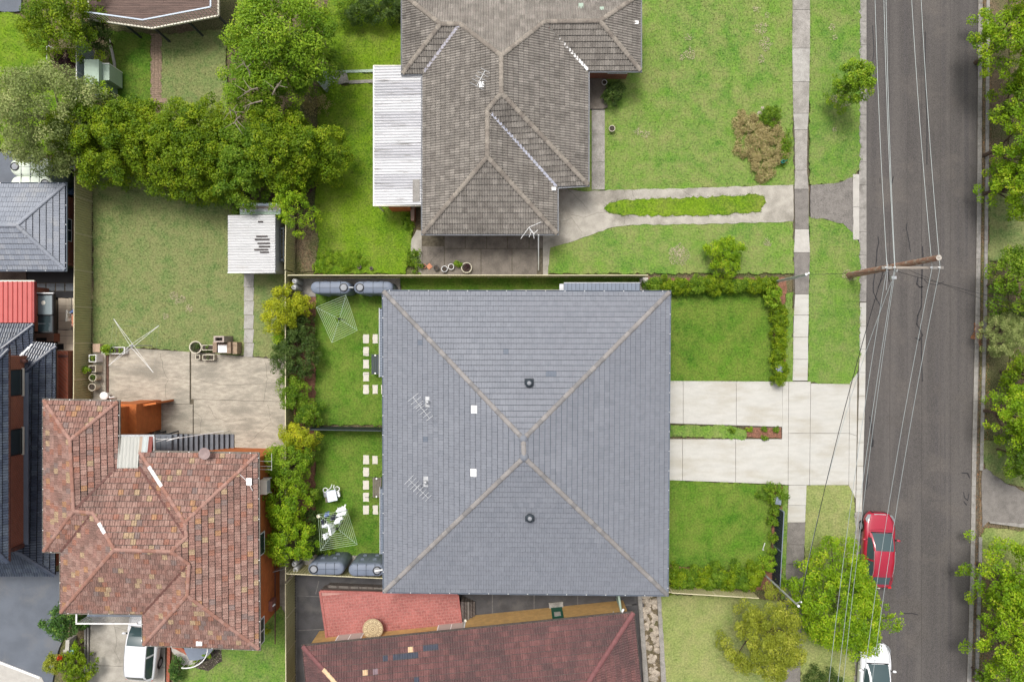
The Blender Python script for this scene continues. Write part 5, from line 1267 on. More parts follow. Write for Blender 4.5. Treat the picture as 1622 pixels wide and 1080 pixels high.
structure('footpath', [[(552,128),(600,126),(600,131),(553,133)]], MAT['oldcon'], -.16, .02)
hw = thing('wire_cage', 'small square wire mesh cage beside the big tree at the top', 'cage', (*P2(519,131),0), math.radians(40))
for k in range(9): MB().box(-.45,.45,-.45+k*.11,-.445+k*.11+.01,.5,.52).build('wire', MAT['zinc'], hw, local=True)
MB().box(-.46,.46,-.46,.46,.0,.48).build('box', MAT['palegreen'], hw, local=True)
for q in ((-.47,.47,-.48,-.44),(-.47,.47,.44,.48),(-.48,-.44,-.44,.44),(.44,.48,-.44,.44)): MB().box(*q,.48,.54).build('frame', MAT['zinc'], hw, local=True)

# ------------------------------------------------------------------ shed in the middle left
sh = thing('white_shed', 'old white corrugated iron shed roof with rusted slots beside the khaki fence', 'shed', (*P2(400,386),0))
zs = 2.1; x0,x1 = P2(361,0,zs)[0], P2(437,0,zs)[0]; y1,y0 = P2(0,341,zs)[1], P2(0,432,zs)[1]
corrugated(sh, x0, x1, y0, y1, zs, zs+.12, 'shedmetal', .16, .022, 'x', sheets=5)
MB().box(x0+.1, x1+.0, y0+.12, y1-.1, -.1, zs-.06).build('wall', MAT['zinc'], sh)
for (px0,px1,py) in ((407,425,375),(405,428,380),(409,429,386),(411,429,391),(404,426,396),(413,427,400),(410,418,352)):
    a = P2(px0,py,zs); b = P2(px1,py,zs); MB().box(a[0],b[0],a[1]-.045,a[1]+.045,zs+.11,zs+.135).build('rust_slot', MAT['blackhole'], sh)
MB().box(x0,x1,y0-.03,y0+.01,zs-.05,zs+.08).build('fascia', MAT['white'], sh)
ln_ = thing('lean_to_roof', 'ragged pale green and grey sheet roof tucked under the tree above the white shed', 'roof', (*P2(410,330),0))
corrugated(ln_, P2(380,0,1.9)[0], P2(445,0,1.9)[0], P2(0,340,1.9)[1], P2(0,322,1.9)[1], 1.9, 1.95, 'zinc', .16, .02, 'x', sheets=4, mats=[MAT['palegreen'], MAT['zinc'], M('rusty_sheet', (.30,.25,.22), .3, 2, .7), MAT['blue']])
MB().box(P2(384,0,1.8)[0],P2(443,0,1.8)[0],P2(0,339,1.8)[1],P2(0,324,1.8)[1],-.1,1.82).build('wall', MAT['darkfence'], ln_)
ld = thing('stored_ladder', 'dark ladder stored upright between the white shed and the fence', 'ladder', (*P2(447,385),0))
for q in (444,449): a = P2(q,360,1.5); b = P2(q,415,1.5); MB().tube([(a[0],a[1],1.5),(b[0],b[1],1.5)], .035, 6).build('rail', MAT['darkfence'], ld)
for k in range(9): a = P2(444,362+k*6,1.5); b = P2(449,362+k*6,1.5); MB().tube([(a[0],a[1],1.5),(b[0],b[1],1.5)], .018, 5).build('rung', MAT['darkfence'], ld)
for k in (362,412): a = P2(446.5,k,1.5); MB().box(a[0]-.05,a[0]+.05,a[1]-.05,a[1]+.05,-.1,1.5).build('bracket', MAT['darkfence'], ld)

# ------------------------------------------------------------------ tanks and cylinders
def tank_shape(L, Wd, h, mat, root, ribs=3, lidx=None):
    """slim rain water tank, stadium plan with grooves"""
    r = Wd/2; n = 14; prof = [(.90,0),(1,.06),(1,h-.28),(.985,h-.16),(.90,h-.05),(.70,h),(.0,h+.015)]
    def outline(s):
        pts = []
        for k in range(n+1): t = -math.pi/2+math.pi*k/n; pts.append((L/2-r+math.cos(t)*r*s, math.sin(t)*r*s))
        for k in range(n+1): t = math.pi/2+math.pi*k/n; pts.append((-(L/2-r)+math.cos(t)*r*s, math.sin(t)*r*s))
        return pts
    m = MB(); rows = [outline(max(s, .02)) for s, z in prof]; N_ = len(rows[0])
    for (s, z), row in zip(prof, rows):
        m.v += [(x, y, z) for x, y in row]
    for i in range(len(prof)-1):
        for j in range(N_): jj = (j+1)%N_; m.f.append((i*N_+j, i*N_+jj, (i+1)*N_+jj, (i+1)*N_+j)); m.m.append(0)
    m.build('shell', mat, root, local=True, smooth=True)
    for k in range(ribs):
        x = -L/2+r+(L-2*r)*(k+.35)/(ribs-.3)
        MB().box(x-.012,x+.012,-r*.93,r*.93,h-.06,h+.022).build('groove', MAT['darkfence'], root, local=True)
        for sy in (-1,1): MB().box(x-.016,x+.016,sy*r-.01 if sy>0 else -r-.012,sy*r+.012 if sy>0 else -r+.01,.1,h-.2).build('rib', mat, root, local=True)
    for sy in (-1,1):
        for z in (.55,1.35):
            for x in (-.35,.3): MB().lathe(0,0,[(.1,0),(.03,.03)],4,cap1=True) and None
    for sy in (1,-1):
        for z in (.5,1.25):
            if z > h-.4: continue
            for x in (-L*.18,L*.16):
                m = MB(); y = sy*r; m.v += [(x-.14,y+sy*.002,z+.2),(x+.14,y+sy*.002,z+.2),(x+.09,y+sy*.07,z),(x-.09,y+sy*.07,z),(x,y+sy*.002,z-.1)]
                m.f += [(0,1,2,3),(3,2,4),(0,3,4),(1,4,2)]; m.m += [0]*4; m.build('brace_recess', mat, root, local=True)
    lx = lidx if lidx is not None else L/2-r
    MB().lathe(lx,0,[(.26,h-.0),(.26,h+.05),(.21,h+.06),(.21,h+.03)],22).build('hatch_ring', MAT['black'], root, local=True)
    MB().lathe(lx,0,[(.19,h+.02),(.19,h+.05),(.10,h+.06)],20,cap1=True).build('hatch_lid', MAT['grey'], root, local=True)
def tank(label, px, py, L, Wd, h, lidx, mat='greytank', rz=0, group='rain water tanks', ribs=3):
    q = P(px, py, h); t = thing('water_tank', label, 'water tank', (q[0], q[1], 0), rz, group); tank_shape(L, Wd, h, MAT[mat], t, ribs, lidx); return t
tank('slim blue grey water tank at the upper fence, nearer the gas bottles', 523,455.5,2.45,.76,1.9,.82)
tank('slim blue grey water tank at the upper fence, partly under the grey roof', 591,455.5,2.4,.76,1.9,-.8)
tank('slim dark water tank at the lower fence with its hatch at the left end', 516,901,2.2,.78,2.15,-.72)
tank('slim dark water tank at the lower fence, hatch beside the grey gutter', 580,903,2.2,.78,2.15,.66)
for px in (556.5,): MB_ = thing('link_pipe', 'short pipe joining the two upper water tanks', 'pipe', P(px,455.5,1.9)); MB().tube([(-.14,0,.02),(.14,0,.02)], .05, 8).build('pipe', MAT['zinc'], MB_, local=True)
dp = thing('downpipe', 'white downpipe entering the hatch of the lower water tank', 'pipe', P(600,904,2.4)); MB().tube([P(594,904,2.3), P(606,902,2.5), P(612,901,2.6)], .05, 8).build('pipe', MAT['white'], dp)
structure('slab', [[(468,441),(634,441),(634,464),(500,464),(500,470),(468,470)]], MAT['oldcon'], -.16, .02)
structure('slab', [[(468,878),(612,880),(612,906),(468,900)]], MAT['oldcon'], -.16, .02)
structure('slab', [[(574,463),(612,463),(612,466),(574,466)],[(814,459),(887,459),(887,463),(814,463)]], MAT['palecon'], -.16, .1)
def bottle(label, px, py, h=1.3, r=.19):
    q = P(px, py, h); t = thing('gas_cylinder', label, 'gas bottle', (q[0],q[1],0), 0, 'gas bottles')
    MB().lathe(0,0,[(r*.9,0),(r,.05),(r,h-.22),(r*.8,h-.08),(.06,h-.02),(.0,h-.02)],20).build('cylinder', MAT['zinc'], t, local=True, smooth=True)
    MB().lathe(0,0,[(r*.7,h-.08),(r*.72,h+.02),(r*.66,h+.02),(r*.64,h-.06)],16).build('collar', MAT['white'], t, local=True); MB().lathe(0,0,[(.03,h-.03),(.03,h+.03)],8,cap1=True).build('valve', MAT['black'], t, local=True)
bottle('grey gas bottle beside the upper water tanks, upper of two', 466.5,445); bottle('grey gas bottle beside the upper water tanks, lower of two', 465.5,455)
bottle('grey gas bottle beside the lower water tanks, upper of two', 466,893); bottle('grey gas bottle beside the lower water tanks, lower of two', 468,902)
tank('pale green water tank lying in full view at the left edge', 48,264,2.6,1.12,1.9,-.92,'greentank', group='pale green tanks at the left edge')
tank('pale green water tank half hidden under the grey tiled roof', 48,291,2.5,1.0,1.9,.9,'greentank', group='pale green tanks at the left edge')
dt = thing('round_water_tank', 'round dark green water tank under the grey green tree', 'water tank', (*P2(92,277,1.8),0)); MB().lathe(0,0,[(.62,0),(.62,1.6),(.5,1.75),(0,1.8)],24).build('shell', MAT['darktank'], dt, local=True, smooth=True)
MB().lathe(0,0,[(.16,1.78),(.15,1.84)],14,cap1=True).build('hatch_lid', MAT['black'], dt, local=True)
bl_ = thing('blue_barrel', 'dark blue barrel at the upper right corner of the grey tiled house', 'barrel', (*P2(112,302,.9),0)); MB().lathe(0,0,[(.24,0),(.28,.3),(.28,.6),(.24,.9),(.22,.9),(.22,.8),(0,.8)],18).build('shell', M('blue_plastic', (.03,.06,.12), .1, 3, .5), bl_, local=True, smooth=True)

# ------------------------------------------------------------------ clothes lines
def rotary(label, corners, z, n=8, inner=.22, laundry=None, poleb=None):
    """square rotary clothes line given its four outer corners"""
    c = [Vector(P(x, y, z)) for x, y in corners]; cen = sum(c, Vector())/4
    t = thing('clothes_line', label, 'clothes line', (cen.x, cen.y, 0), 0, 'rotary clothes lines')
    lm = M('plastic_line', (.50,.62,.42), .05, 3, .6) if 'plastic_line' not in bpy.data.materials else bpy.data.materials['plastic_line']
    for k in range(n):
        s = inner+(1-inner)*k/(n-1)
        for i in range(4):
            a = cen+(c[i]-cen)*s; b = cen+(c[(i+1)%4]-cen)*s; mid = (a+b)/2-Vector((0,0,.03)); MB().tube([a-Vector((0,0,(1-s)*.12)), mid-Vector((0,0,(1-s)*.12)), b-Vector((0,0,(1-s)*.12))], .008, 4, caps=False).build('line', lm, t)
    for i in range(4): MB().tube([cen-Vector((0,0,.35)), c[i]], .012, 6).build('arm', MAT['green'] if False else MAT['palegreen'], t)
    MB().tube([(cen.x,cen.y,-.05),(cen.x,cen.y,z-.25)], .03, 8).build('pole', MAT['black'], t); MB().lathe(cen.x,cen.y,[(.06,z-.4),(.07,z-.25),(.02,z-.2)],10,cap1=True).build('hub', MAT['black'], t)
    return t
rotary('rotary clothes line with bare strings on the upper rear lawn', [(547.8,467.5),(501,486.7),(525.7,542.4),(566,523)], 1.8)
rotary('rotary clothes line loaded with washing on the lower rear lawn', [(503.7,814.5),(550,809),(566,862),(507.6,871.5)], 1.8)
def cloth(name, label, px, py, L, hgt, ang, mat, group=None, z=1.78, seed=1):
    q = P(px, py, z); t = thing(name, label, 'laundry', q, math.radians(ang), group); rnd = random.Random(seed); m = MB(); n = 10
    for k in range(n+1):
        x = -L/2+L*k/n; o1 = rnd.uniform(-.015,.015); 
        for j, zz in enumerate((0,-.02,-hgt*.5,-hgt)):
            for sgn in (1,): m.v.append((x*(1-.03*j), .012+(.05*j+rnd.uniform(-.03,.03)*j)*1.0, zz))
    for k in range(n):
        for j in range(3): a = k*4+j; m.f.append((a,a+4,a+5,a+1)); m.m.append(0)
    b0 = len(m.v)
    for k in range(n+1):
        x = -L/2+L*k/n
        for j, zz in enumerate((0,-.02,-hgt*.5,-hgt*.9)): m.v.append((x*(1-.03*j), -.012-(.045*j+rnd.uniform(-.03,.03)*j), zz))
    for k in range(n):
        for j in range(3): a = b0+k*4+j; m.f.append((a,a+1,a+5,a+4)); m.m.append(0)
        m.f.append((k*4, b0+k*4, b0+k*4+4, k*4+4)); m.m.append(0)
    o = m.build('cloth', MAT[mat], t, local=True, smooth=False)
    for x in (-L*.4, L*.4): MB().box(x-.012,x+.012,-.03,.03,-.06,.03).build('peg', MAT['blue'], t, local=True)
cloth('hanging_towel', 'white towel on the outer string, uppermost of the washing', 540,808,.62,.5,18,'laundryw',seed=1)
cloth('hanging_towel', 'white towel hanging second from the top of the washing', 540.5,814.5,.62,.5,14,'laundryw',seed=2)
cloth('hanging_towel', 'white towel hanging third beside the black clothes', 537,822.5,.45,.5,18,'laundryw',seed=3)
cloth('hanging_towel', 'short white towel hanging lowest of the four parallel towels', 533.5,827.5,.38,.4,14,'laundryw',seed=4)
cloth('hanging_clothes', 'black garment hanging in the middle of the clothes line', 528,820.5,.42,.5,38,'laundryb',seed=5)
cloth('hanging_clothes', 'black garment hanging on the left outer string', 510.5,827,.34,.5,-75,'laundryb',seed=6)
cloth('hanging_clothes', 'blue garment on the upper left corner of the clothes line', 517.5,816,.36,.4,20,'laundrys',seed=7)
cloth('hanging_sheet', 'large white sheet hanging near the hub of the clothes line', 521,839,.7,.6,-78,'laundryw',seed=8)
cloth('hanging_sheet', 'white cloth beside the large sheet on the clothes line', 514,833,.35,.4,25,'laundryw',seed=9)
cloth('hanging_sheet', 'small white cloth hanging lowest on the left of the clothes line', 513.5,850,.36,.3,-78,'laundryw',seed=10)
pbk = thing('peg_basket', 'small round white peg basket on the corner of the loaded clothes line', 'basket', P(504.5,817,1.5)); MB().lathe(0,0,[(.03,-.12),(.09,-.08),(.11,.06),(.09,.06),(.08,-.05),(0,-.08)],14).build('basket', MAT['offwhite'], pbk, local=True)
hh = thing('clothes_line', 'old four armed clothes line over the edge of the concrete yard', 'clothes line', (*P2(209,548,2.2),0))
q = P(209,547.5,2.2); q = Vector(q); MB().tube([(q.x,q.y,-.05),(q.x,q.y,2.3)], .03, 8).build('pole', MAT['zinc'], hh); MB().lathe(q.x,q.y,[(.07,2.1),(.08,2.25),(.03,2.32)],10,cap1=True).build('hub', MAT['zinc'], hh)
for e in ((180,505),(252,515.5),(243,590),(172,579)):
    ev = Vector(P(*e,2.35)); d = (ev-q).normalized(); s = d.cross(Vector((0,0,1)))*.09
    MB().tube([q+s, ev], .011, 6).build('arm', MAT['white'], hh); MB().tube([q-s, ev], .009, 6).build('arm_brace', MAT['white'], hh)
es = [(180,505),(252,515.5),(243,590),(172,579)]
for i in range(4):
    for s in (1,.8): a = q+(Vector(P(*es[i],2.35))-q)*s; b = q+(Vector(P(*es[(i+1)%4],2.35))-q)*s; MB().tube([a,b], .0022, 3, caps=False).build('line', MAT['wire'], hh)

# ------------------------------------------------------------------ stepping stones, bench, trolley
sx = 575
k = 0
def stone(px, py, w_, h_, label, group):
    c_ = P2(px, py); pts = rough_poly([(c_[0]-w_,c_[1]-h_),(c_[0]+w_,c_[1]-h_),(c_[0]+w_,c_[1]+h_),(c_[0]-w_,c_[1]+h_)], .018, .12, int(px*7+py))
    o = MB().prism([(x-c_[0],y-c_[1]) for x,y in pts], 0, .05).build('stepping_stone', MAT['paver'], None, local=True); o.location = (c_[0],c_[1],0)
    tag(o, label, 'stepping stone', group)
lab_u = ['topmost stone of the upper outer row of cream stepping stones','second stone of the upper outer row of stepping stones','third stone of the upper row, left of the dark bench','fourth stone of the upper outer row, below the dark bench','lowest stone of the upper outer row of stepping stones']
for i, y in enumerate((536.5,556.5,576.5,596.5,616.5)): stone(580,y,.18,.28,lab_u[i],'cream stepping stones in the rear lawns')
stone(594.5,536.5,.16,.28,'cream stone beside the topmost of the upper row, next to the awning','cream stepping stones in the rear lawns')
stone(594.5,616.5,.16,.28,'cream stone right of the lowest stone of the upper row','cream stepping stones in the rear lawns')
stone(608,616.5,.16,.28,'cream stone half under the grey roof beside the upper row','cream stepping stones in the rear lawns')
lab_l = ['topmost stone of the lower outer row of cream stepping stones','second stone of the lower outer row of stepping stones','third stone of the lower row, beside the timber bench','fourth stone of the lower outer row, by the bench end','lowest stone of the lower outer row, near the clothes line']
for i, y in enumerate((727.5,747,767.5,787,807)): stone(580,y,.18,.28,lab_l[i],'cream stepping stones in the rear lawns')
stone(594,728,.16,.26,'cream stone right of the topmost stone of the lower row','cream stepping stones in the rear lawns')
stone(595,807,.16,.28,'cream stone right of the lowest stone of the lower row','cream stepping stones in the rear lawns')
def bench(label, px, py, mat):
    q = P(px,py,.75); t = thing('outdoor_bench', label, 'bench', (q[0],q[1],0), 0, 'slatted benches by the rear doors')
    for k in range(5): MB().box(-.26+k*.11,-.26+k*.11+.09,-.62,.62,.70,.74).build('slat', MAT[mat], t, local=True)
    for sx in (-.22,.2):
        for sy in (-.52,.52): MB().box(sx-.03,sx+.03,sy-.03,sy+.03,0,.70).build('leg', MAT['black'], t, local=True)
    for sy in (-.56,.56): MB().lathe(-.02,sy,[(.06,.74),(.05,.80)],12,cap1=True).build('lamp', MAT['white'], t, local=True)
    for sy in (-.62,.62): MB().box(-.75,-.26,sy-.012,sy+.012,.68,.71).build('strut', MAT['black'], t, local=True)
bench('dark slatted bench beside the upper row of stepping stones', 595,577,'darkfence'); bench('weathered grey slatted bench beside the lower row of stepping stones', 597,772,'darkslab')
tr = thing('garden_trolley', 'white plastic trolley with wheels and tray standing on the lower rear lawn', 'trolley', P(529,781,0), math.radians(12))
MB().box(-.26,.3,-.34,.3,.55,.6).build('tray', MAT['laundryw'], tr, local=True)
for q in ((-.28,.32,.3,.33),(-.28,.32,-.37,-.34),(-.29,-.26,-.34,.3),(.3,.33,-.34,.3)): MB().box(*q,.55,.66).build('tray_edge', MAT['blue'], tr, local=True)
for q in ((.0,.12),(.08,-.12),(-.1,-.02)): MB().lathe(q[0],q[1],[(.035,.6),(.03,.63)],8,cap1=True).build('knob', MAT['grey'], tr, local=True)
for sx in (-.24,.28):
    for sy in (-.3,.26): MB().tube([(sx,sy,0),(sx,sy,.56)], .025, 6).build('leg', MAT['white'], tr, local=True)
for q in ((-.35,.38,.14),(.38,.3,.15)):
    m = MB()
    for kk in range(17): pass
    m.tube([(q[0]+math.cos(a_)*q[2], q[1]+math.sin(a_)*q[2], .45) for a_ in [i*math.pi/8 for i in range(17)]], .028, 6, caps=False); m.build('wheel', MAT['white'], tr, local=True)
MB().tube([(-.3,.3,.5),(.1,.5,.7),(.22,.68,.8)], .03, 6).build('handle', MAT['white'], tr, local=True); MB().tube([(.25,.45,.7),(.36,.62,.8)], .035, 6).build('grip', MAT['white'], tr, local=True); MB().tube([(.3,.1,.5),(.55,.25,.5)], .03, 6).build('grip', MAT['white'], tr, local=True)
MB().box(-.52,-.28,-.05,.25,.2,.42).build('basket', MAT['grey'], tr, local=True); MB().box(-.5,-.28,-.4,-.12,.2,.4).build('basket', MAT['darkslab'], tr, local=True); MB().box(.33,.46,-.2,.18,.25,.45).build('side_tray', MAT['laundryw'], tr, local=True)

# ------------------------------------------------------------------ plants
def rot(name): return random.Random(sum(map(ord, name)))
def leaf_cloud(lobes, leaf, cover, rng, droop=.0, spread=.55, flatten=.75, tonebase=None, aspect=.5):
    """lobes: array n x 4 (x,y,z,r). Returns V, F, tone"""
    Vs = []; Ts = []
    for li, (lx, ly, lz, lr) in enumerate(lobes):
        n = int(cover*2*math.pi*lr*lr/(leaf*leaf*aspect)) ; n = max(n, 12)
        d = rng.normal(size=(n, 3)); d[:, 2] = np.abs(d[:, 2])*1.0 - .35; d /= np.linalg.norm(d, axis=1)[:, None]
        rad = lr*(rng.random(n)**.3)[:, None]*rng.uniform(.8, 1.12, (n, 1))
        p = np.array([lx, ly, lz]) + d*rad*np.array([1, 1, flatten])
        nn = d*.8 + rng.normal(size=(n, 3))*spread; nn[:, 2] += .7; nn /= np.linalg.norm(nn, axis=1)[:, None]
        t = np.cross(nn, rng.normal(size=(n, 3))); t /= np.linalg.norm(t, axis=1)[:, None]+1e-9; b = np.cross(nn, t)
        L = leaf*rng.uniform(.6, 1.25, n)[:, None]; Wd = L*aspect
        q = np.stack([p-t*L*.5, p+b*Wd*.5+nn*L*.06, p+t*L*.5-nn*L*.1, p-b*Wd*.5+nn*L*.06], 1)
        Vs.append(q.reshape(-1, 3)); base = rng.random() if tonebase is None else tonebase
        tt = np.clip(.6*base+.45*rng.random(n)+rng.normal(0, .05, n), 0, 1); Ts.append(np.stack([tt, rng.random(n)*.7+.3*base], 1))
    V = np.concatenate(Vs); F = np.arange(len(V)).reshape(-1, 4); return V, F, np.concatenate(Ts)
def crown_lobes(cx, cy, z0, rx, ry, h, lr, rng, k=1.0, rough=.16, fill=.5):
    n = max(6, int(k*3.6*(rx*ry)/(lr*lr))); out = []; a = rng.uniform(0, 6.28, 3)
    for i in range(n):
        th_ = rng.uniform(0, 2*np.pi); f = 1+rough*math.sin(2*th_+a[0])+rough*.8*math.sin(3*th_+a[1])+rough*.6*math.sin(5*th_+a[2])
        rho = math.sqrt(rng.random()); sc_ = max(.1, 1-lr*.7/max(rx, ry)); x = cx+math.cos(th_)*rho*rx*f*sc_; y = cy+math.sin(th_)*rho*ry*f*sc_
        top = z0+h*(.28+.72*math.sqrt(max(0, 1-rho*rho*.92))); z = top-lr*.6-(rng.random()**2)*h*fill
        out.append((x, y, max(z, lr*.3), lr*rng.uniform(.65, 1.25)))
    return out
LEAF = dict(
 lime=leaf_mat('leaf_lime', (.08,.19,.006), (.33,.50,.012), (.50,.54,.04)),
 fresh=leaf_mat('leaf_fresh', (.07,.17,.008), (.30,.46,.02), (.42,.50,.05)),
 hedge=leaf_mat('leaf_hedge', (.04,.11,.003), (.26,.37,.008), (.34,.38,.02)),
 dark=leaf_mat('leaf_dark', (.03,.065,.012), (.09,.15,.025), (.16,.22,.05)),
 grey=leaf_mat('leaf_grey_green', (.13,.19,.045), (.38,.44,.15), (.50,.50,.22)),
 olive=leaf_mat('leaf_olive_yellow', (.14,.18,.012), (.38,.42,.04), (.50,.48,.08)),
 yellow=leaf_mat('leaf_yellow', (.17,.24,.008), (.52,.54,.02), (.65,.60,.04)),
 purple=leaf_mat('leaf_purple', (.03,.015,.02), (.09,.035,.045), (.16,.06,.05)),
 straw=leaf_mat('leaf_straw', (.26,.22,.08), (.52,.43,.21), (.16,.26,.03)),
 glossy=leaf_mat('leaf_glossy', (.02,.06,.012), (.10,.22,.03), (.22,.32,.06), .15),
 mid=leaf_mat('leaf_mid', (.045,.115,.006), (.20,.33,.016), (.32,.40,.04)),
)
def plant(name, label, cat, px, py, rx, ry, ztop, style, seed, lr=.45, leaf=.13, cover=1.1, k=1.0, group=None, trunk=True, z0=None, bark='darkbark', trunkpos=None, spread=.5, rough=.2, fill=.5, aspect=.55, limbs=7, bare=0):
    """px,py crown centre and radii in photo pixels at two thirds of its height"""
    lr *= .74; k *= .82; zc = ztop*.66; s = (H-zc)/FPX*(1.14 if rx > 20 else 1.06); c_ = P2(px, py, zc); rng = np.random.default_rng(seed)
    rxm, rym = rx*s, ry*s; z0 = ztop*.16 if z0 is None else z0
    root = thing(name, label, cat, (c_[0], c_[1], 0), 0, group)
    lobes = crown_lobes(c_[0], c_[1], z0, rxm, rym, ztop-z0, lr, rng, k, rough, fill)
    V, F, T = leaf_cloud(lobes, leaf, cover*1.1, rng, spread=spread, aspect=aspect)
    V[:, 0] -= c_[0]; V[:, 1] -= c_[1]; V[:, 2] = np.maximum(V[:, 2], .01)
    me = fastmesh('crown', V, F, LEAF[style], T); o = bpy.data.objects.new('crown', me); C.objects.link(o); o.parent = root
    if trunk:
        tp = P2(*trunkpos) if trunkpos else c_; tr_ = .022*ztop+.015; fork = Vector((tp[0]*.4+c_[0]*.6, tp[1]*.4+c_[1]*.6, z0*.8+.1))
        MB().tube([(tp[0],tp[1],-.15), (tp[0]*.8+c_[0]*.2, tp[1]*.8+c_[1]*.2, fork.z*.5), tuple(fork)], tr_, 8, tr_*.6).build('trunk', MAT[bark], root)
        m = MB(); pick = rng.choice(len(lobes), min(limbs, len(lobes)), replace=False)
        for i in pick:
            e = Vector(lobes[i][:3]); mid = fork.lerp(e, .5)+Vector(rng.normal(0, .12, 3)); m.tube([fork, mid, e], tr_*.5, 5, tr_*.12)
        m.build('limbs', MAT[bark], root)
    if bare:
        m = MB(); rnd = random.Random(seed)
        for (bx, by, dx, dy) in bare:
            zt_ = ztop*.93; a = Vector(P(bx, by, zt_-.9)); e = Vector(P(bx+dx, by+dy, zt_)); mid = a.lerp(e, .5)+Vector((0,0,.1)); m.tube([a, mid, e], .05, 5, .012)
            for q in range(4): f = a.lerp(e, .35+.15*q); g_ = f+Vector((rnd.uniform(-.7,.7), rnd.uniform(-.7,.7), .1)); m.tube([f, g_], .02, 4, .006)
        m.build('bare_branches', MAT['bark'], root)
    return root
# big trees
plant('tree','tall bright green tree at the top centre left with pale bare branches','tree',436,66,84,92,7.2,'fresh',101,.75,.15,1.15,1.25,trunkpos=(455,90),bare=((400,120,-18,-25),(408,140,-22,8),(415,160,-30,10),(432,150,14,-22)),rough=.1)
plant('tree','rounded olive green tree crown right of the tall tree at the top','tree',478,100,46,52,6.0,'mid',102,.6,.13,1.1,1.1,trunkpos=(485,120))
plant('tree','pale lime branch tips spreading above the middle of the hedge row','tree',402,145,55,42,6.2,'fresh',103,.5,.12,.9,.9,trunkpos=(420,150),bare=((375,180,-14,-8),(380,185,-10,12),(400,130,-5,-22)))
plant('tree','dark green tree beside the deck in the upper left corner','tree',95,30,68,44,5.0,'hedge',104,.55,.12,1.1,1.1,trunkpos=(120,50))
plant('tree','shadowed dark shrub between the deck and the blue fence','shrub',152,52,26,24,2.6,'dark',105,.4,.11,1.1,1.0)
plant('eucalyptus_tree','grey green eucalypt crown at the left edge above the pale tanks','tree',52,178,84,76,7.5,'grey',106,.75,.13,.95,1.15,trunkpos=(90,190),bark='bark',rough=.12)
plant('eucalyptus_tree','feathery grey green lower branch hanging over the dark green tank','tree',82,238,34,32,5.5,'grey',107,.5,.12,.85,1.0,trunkpos=(95,220),bark='bark')
plant('eucalyptus_tree','small silver green branch tip over the left end of the hedge row','tree',128,185,18,16,6.0,'grey',108,.35,.10,.9,1.0,trunkpos=(125,200),bark='bark')
plant('tree','yellow green pointed tree top beside the pale green shed','tree',165,142,17,14,4.5,'lime',109,.3,.11,1.0,1.0)
HR = [(110,215,36,42,'hedge'),(150,222,38,52,'hedge'),(192,215,40,52,'hedge'),(232,222,40,52,'hedge'),(272,232,42,56,'hedge'),(310,232,40,56,'hedge'),(350,245,42,58,'hedge'),(392,252,44,62,'mid'),(432,232,44,56,'hedge'),(478,232,46,48,'hedge')]
HL = ['leftmost tree of the dark hedge row, under the eucalypt','second tree from the left in the dark hedge row','third tree from the left in the dark hedge row, above the khaki fence end','fourth tree from the left in the dark hedge row','fifth tree of the dark hedge row, below the brick path','sixth tree from the left in the hedge row','seventh tree in the hedge row, above the middle of the olive lawn','eighth tree in the hedge row, above the white shed','ninth tree in the hedge row, right of the shed','rightmost olive tree of the hedge row beside the lush lawn']
for i, (x,y,rx,ry,st_) in enumerate(HR): plant('hedge_tree', HL[i], 'tree', x, y, rx*1.16, ry*1.12, 5.0+.3*(i%3), st_, 120+i, .5, .13, 1.15, 1.6, group='hedge row at the upper left', z0=.5, fill=.6)
plant('shrub','lime green arching branch hanging over the corner of the white shed','shrub',462,318,34,44,4.2,'lime',131,.26,.10,.75,.8,trunkpos=(478,300),rough=.25)
plant('cordyline','dark purple spiky plant beside the pale blue fence','plant',101,92,17,15,1.8,'purple',132,.2,.38,1.2,1.0,aspect=.12,trunk=True,spread=.3)
plant('shrub','dark green shrub at the top beside the brown roof','shrub',596,8,44,24,2.0,'dark',133,.35,.10,1.0,1.1)
plant('shrub','grey green shrub at the top left of the lush upper grass','shrub',548,12,34,26,1.6,'mid',134,.3,.09,.6,.8)
plant('shrub','dry brown shrub at the foot of the big tree','shrub',498,160,24,18,1.1,'straw',135,.3,.10,.5,.8)
plant('shrub','dark purple leaved shrub below the overhanging trees','shrub',484,296,16,14,1.2,'purple',136,.25,.09,.9,1.0)
plant('shrub','low leafy weeds in the corner below the lush lawn','weeds',535,414,42,16,.5,'fresh',137,.2,.07,.8,.9,trunk=False,z0=.05)
plant('shrub','spiky green plants at the left end of the row of pots','plant',656,412,13,20,.7,'mid',138,.18,.16,.8,1.0,aspect=.25,trunk=False,z0=.05)
plant('shrub','leafy weeds against the brick stub below the white patio roof','weeds',645,352,10,16,.6,'mid',139,.16,.08,.8,.9,trunk=False,z0=.05)
# street and front gardens
plant('street_tree','small green street tree overhanging the kerb at the top','tree',1357,127,24,30,4.6,'fresh',140,.34,.12,1.2,1.9,trunkpos=(1342,148))
plant('round_shrub','round bright shrub on the grass above the property line','shrub',1152,404,30,26,2.2,'lime',141,.28,.15,1.1,1.2,aspect=.3)
plant('dark_shrub','dark round shrub beside the porch of the brown tiled house','shrub',972,146,17,20,1.4,'dark',142,.26,.09,1.1,1.1)
plant('dry_bush','large straw brown dying bush on the upper front lawn','bush',1208,228,35,50,.6,'straw',143,.34,.26,1.3,1.0,z0=.05,rough=.2,trunk=False,aspect=.13)
plant('shrub','green weedy growth at the upper end of the straw brown bush','weeds',1222,182,20,16,.8,'mid',1431,.22,.09,.9,1.2,z0=.05,trunk=False)
plant('shrub','green weedy growth at the right edge of the straw brown bush','weeds',1244,232,10,26,.6,'mid',1432,.18,.09,.8,1.1,z0=.05,trunk=False)
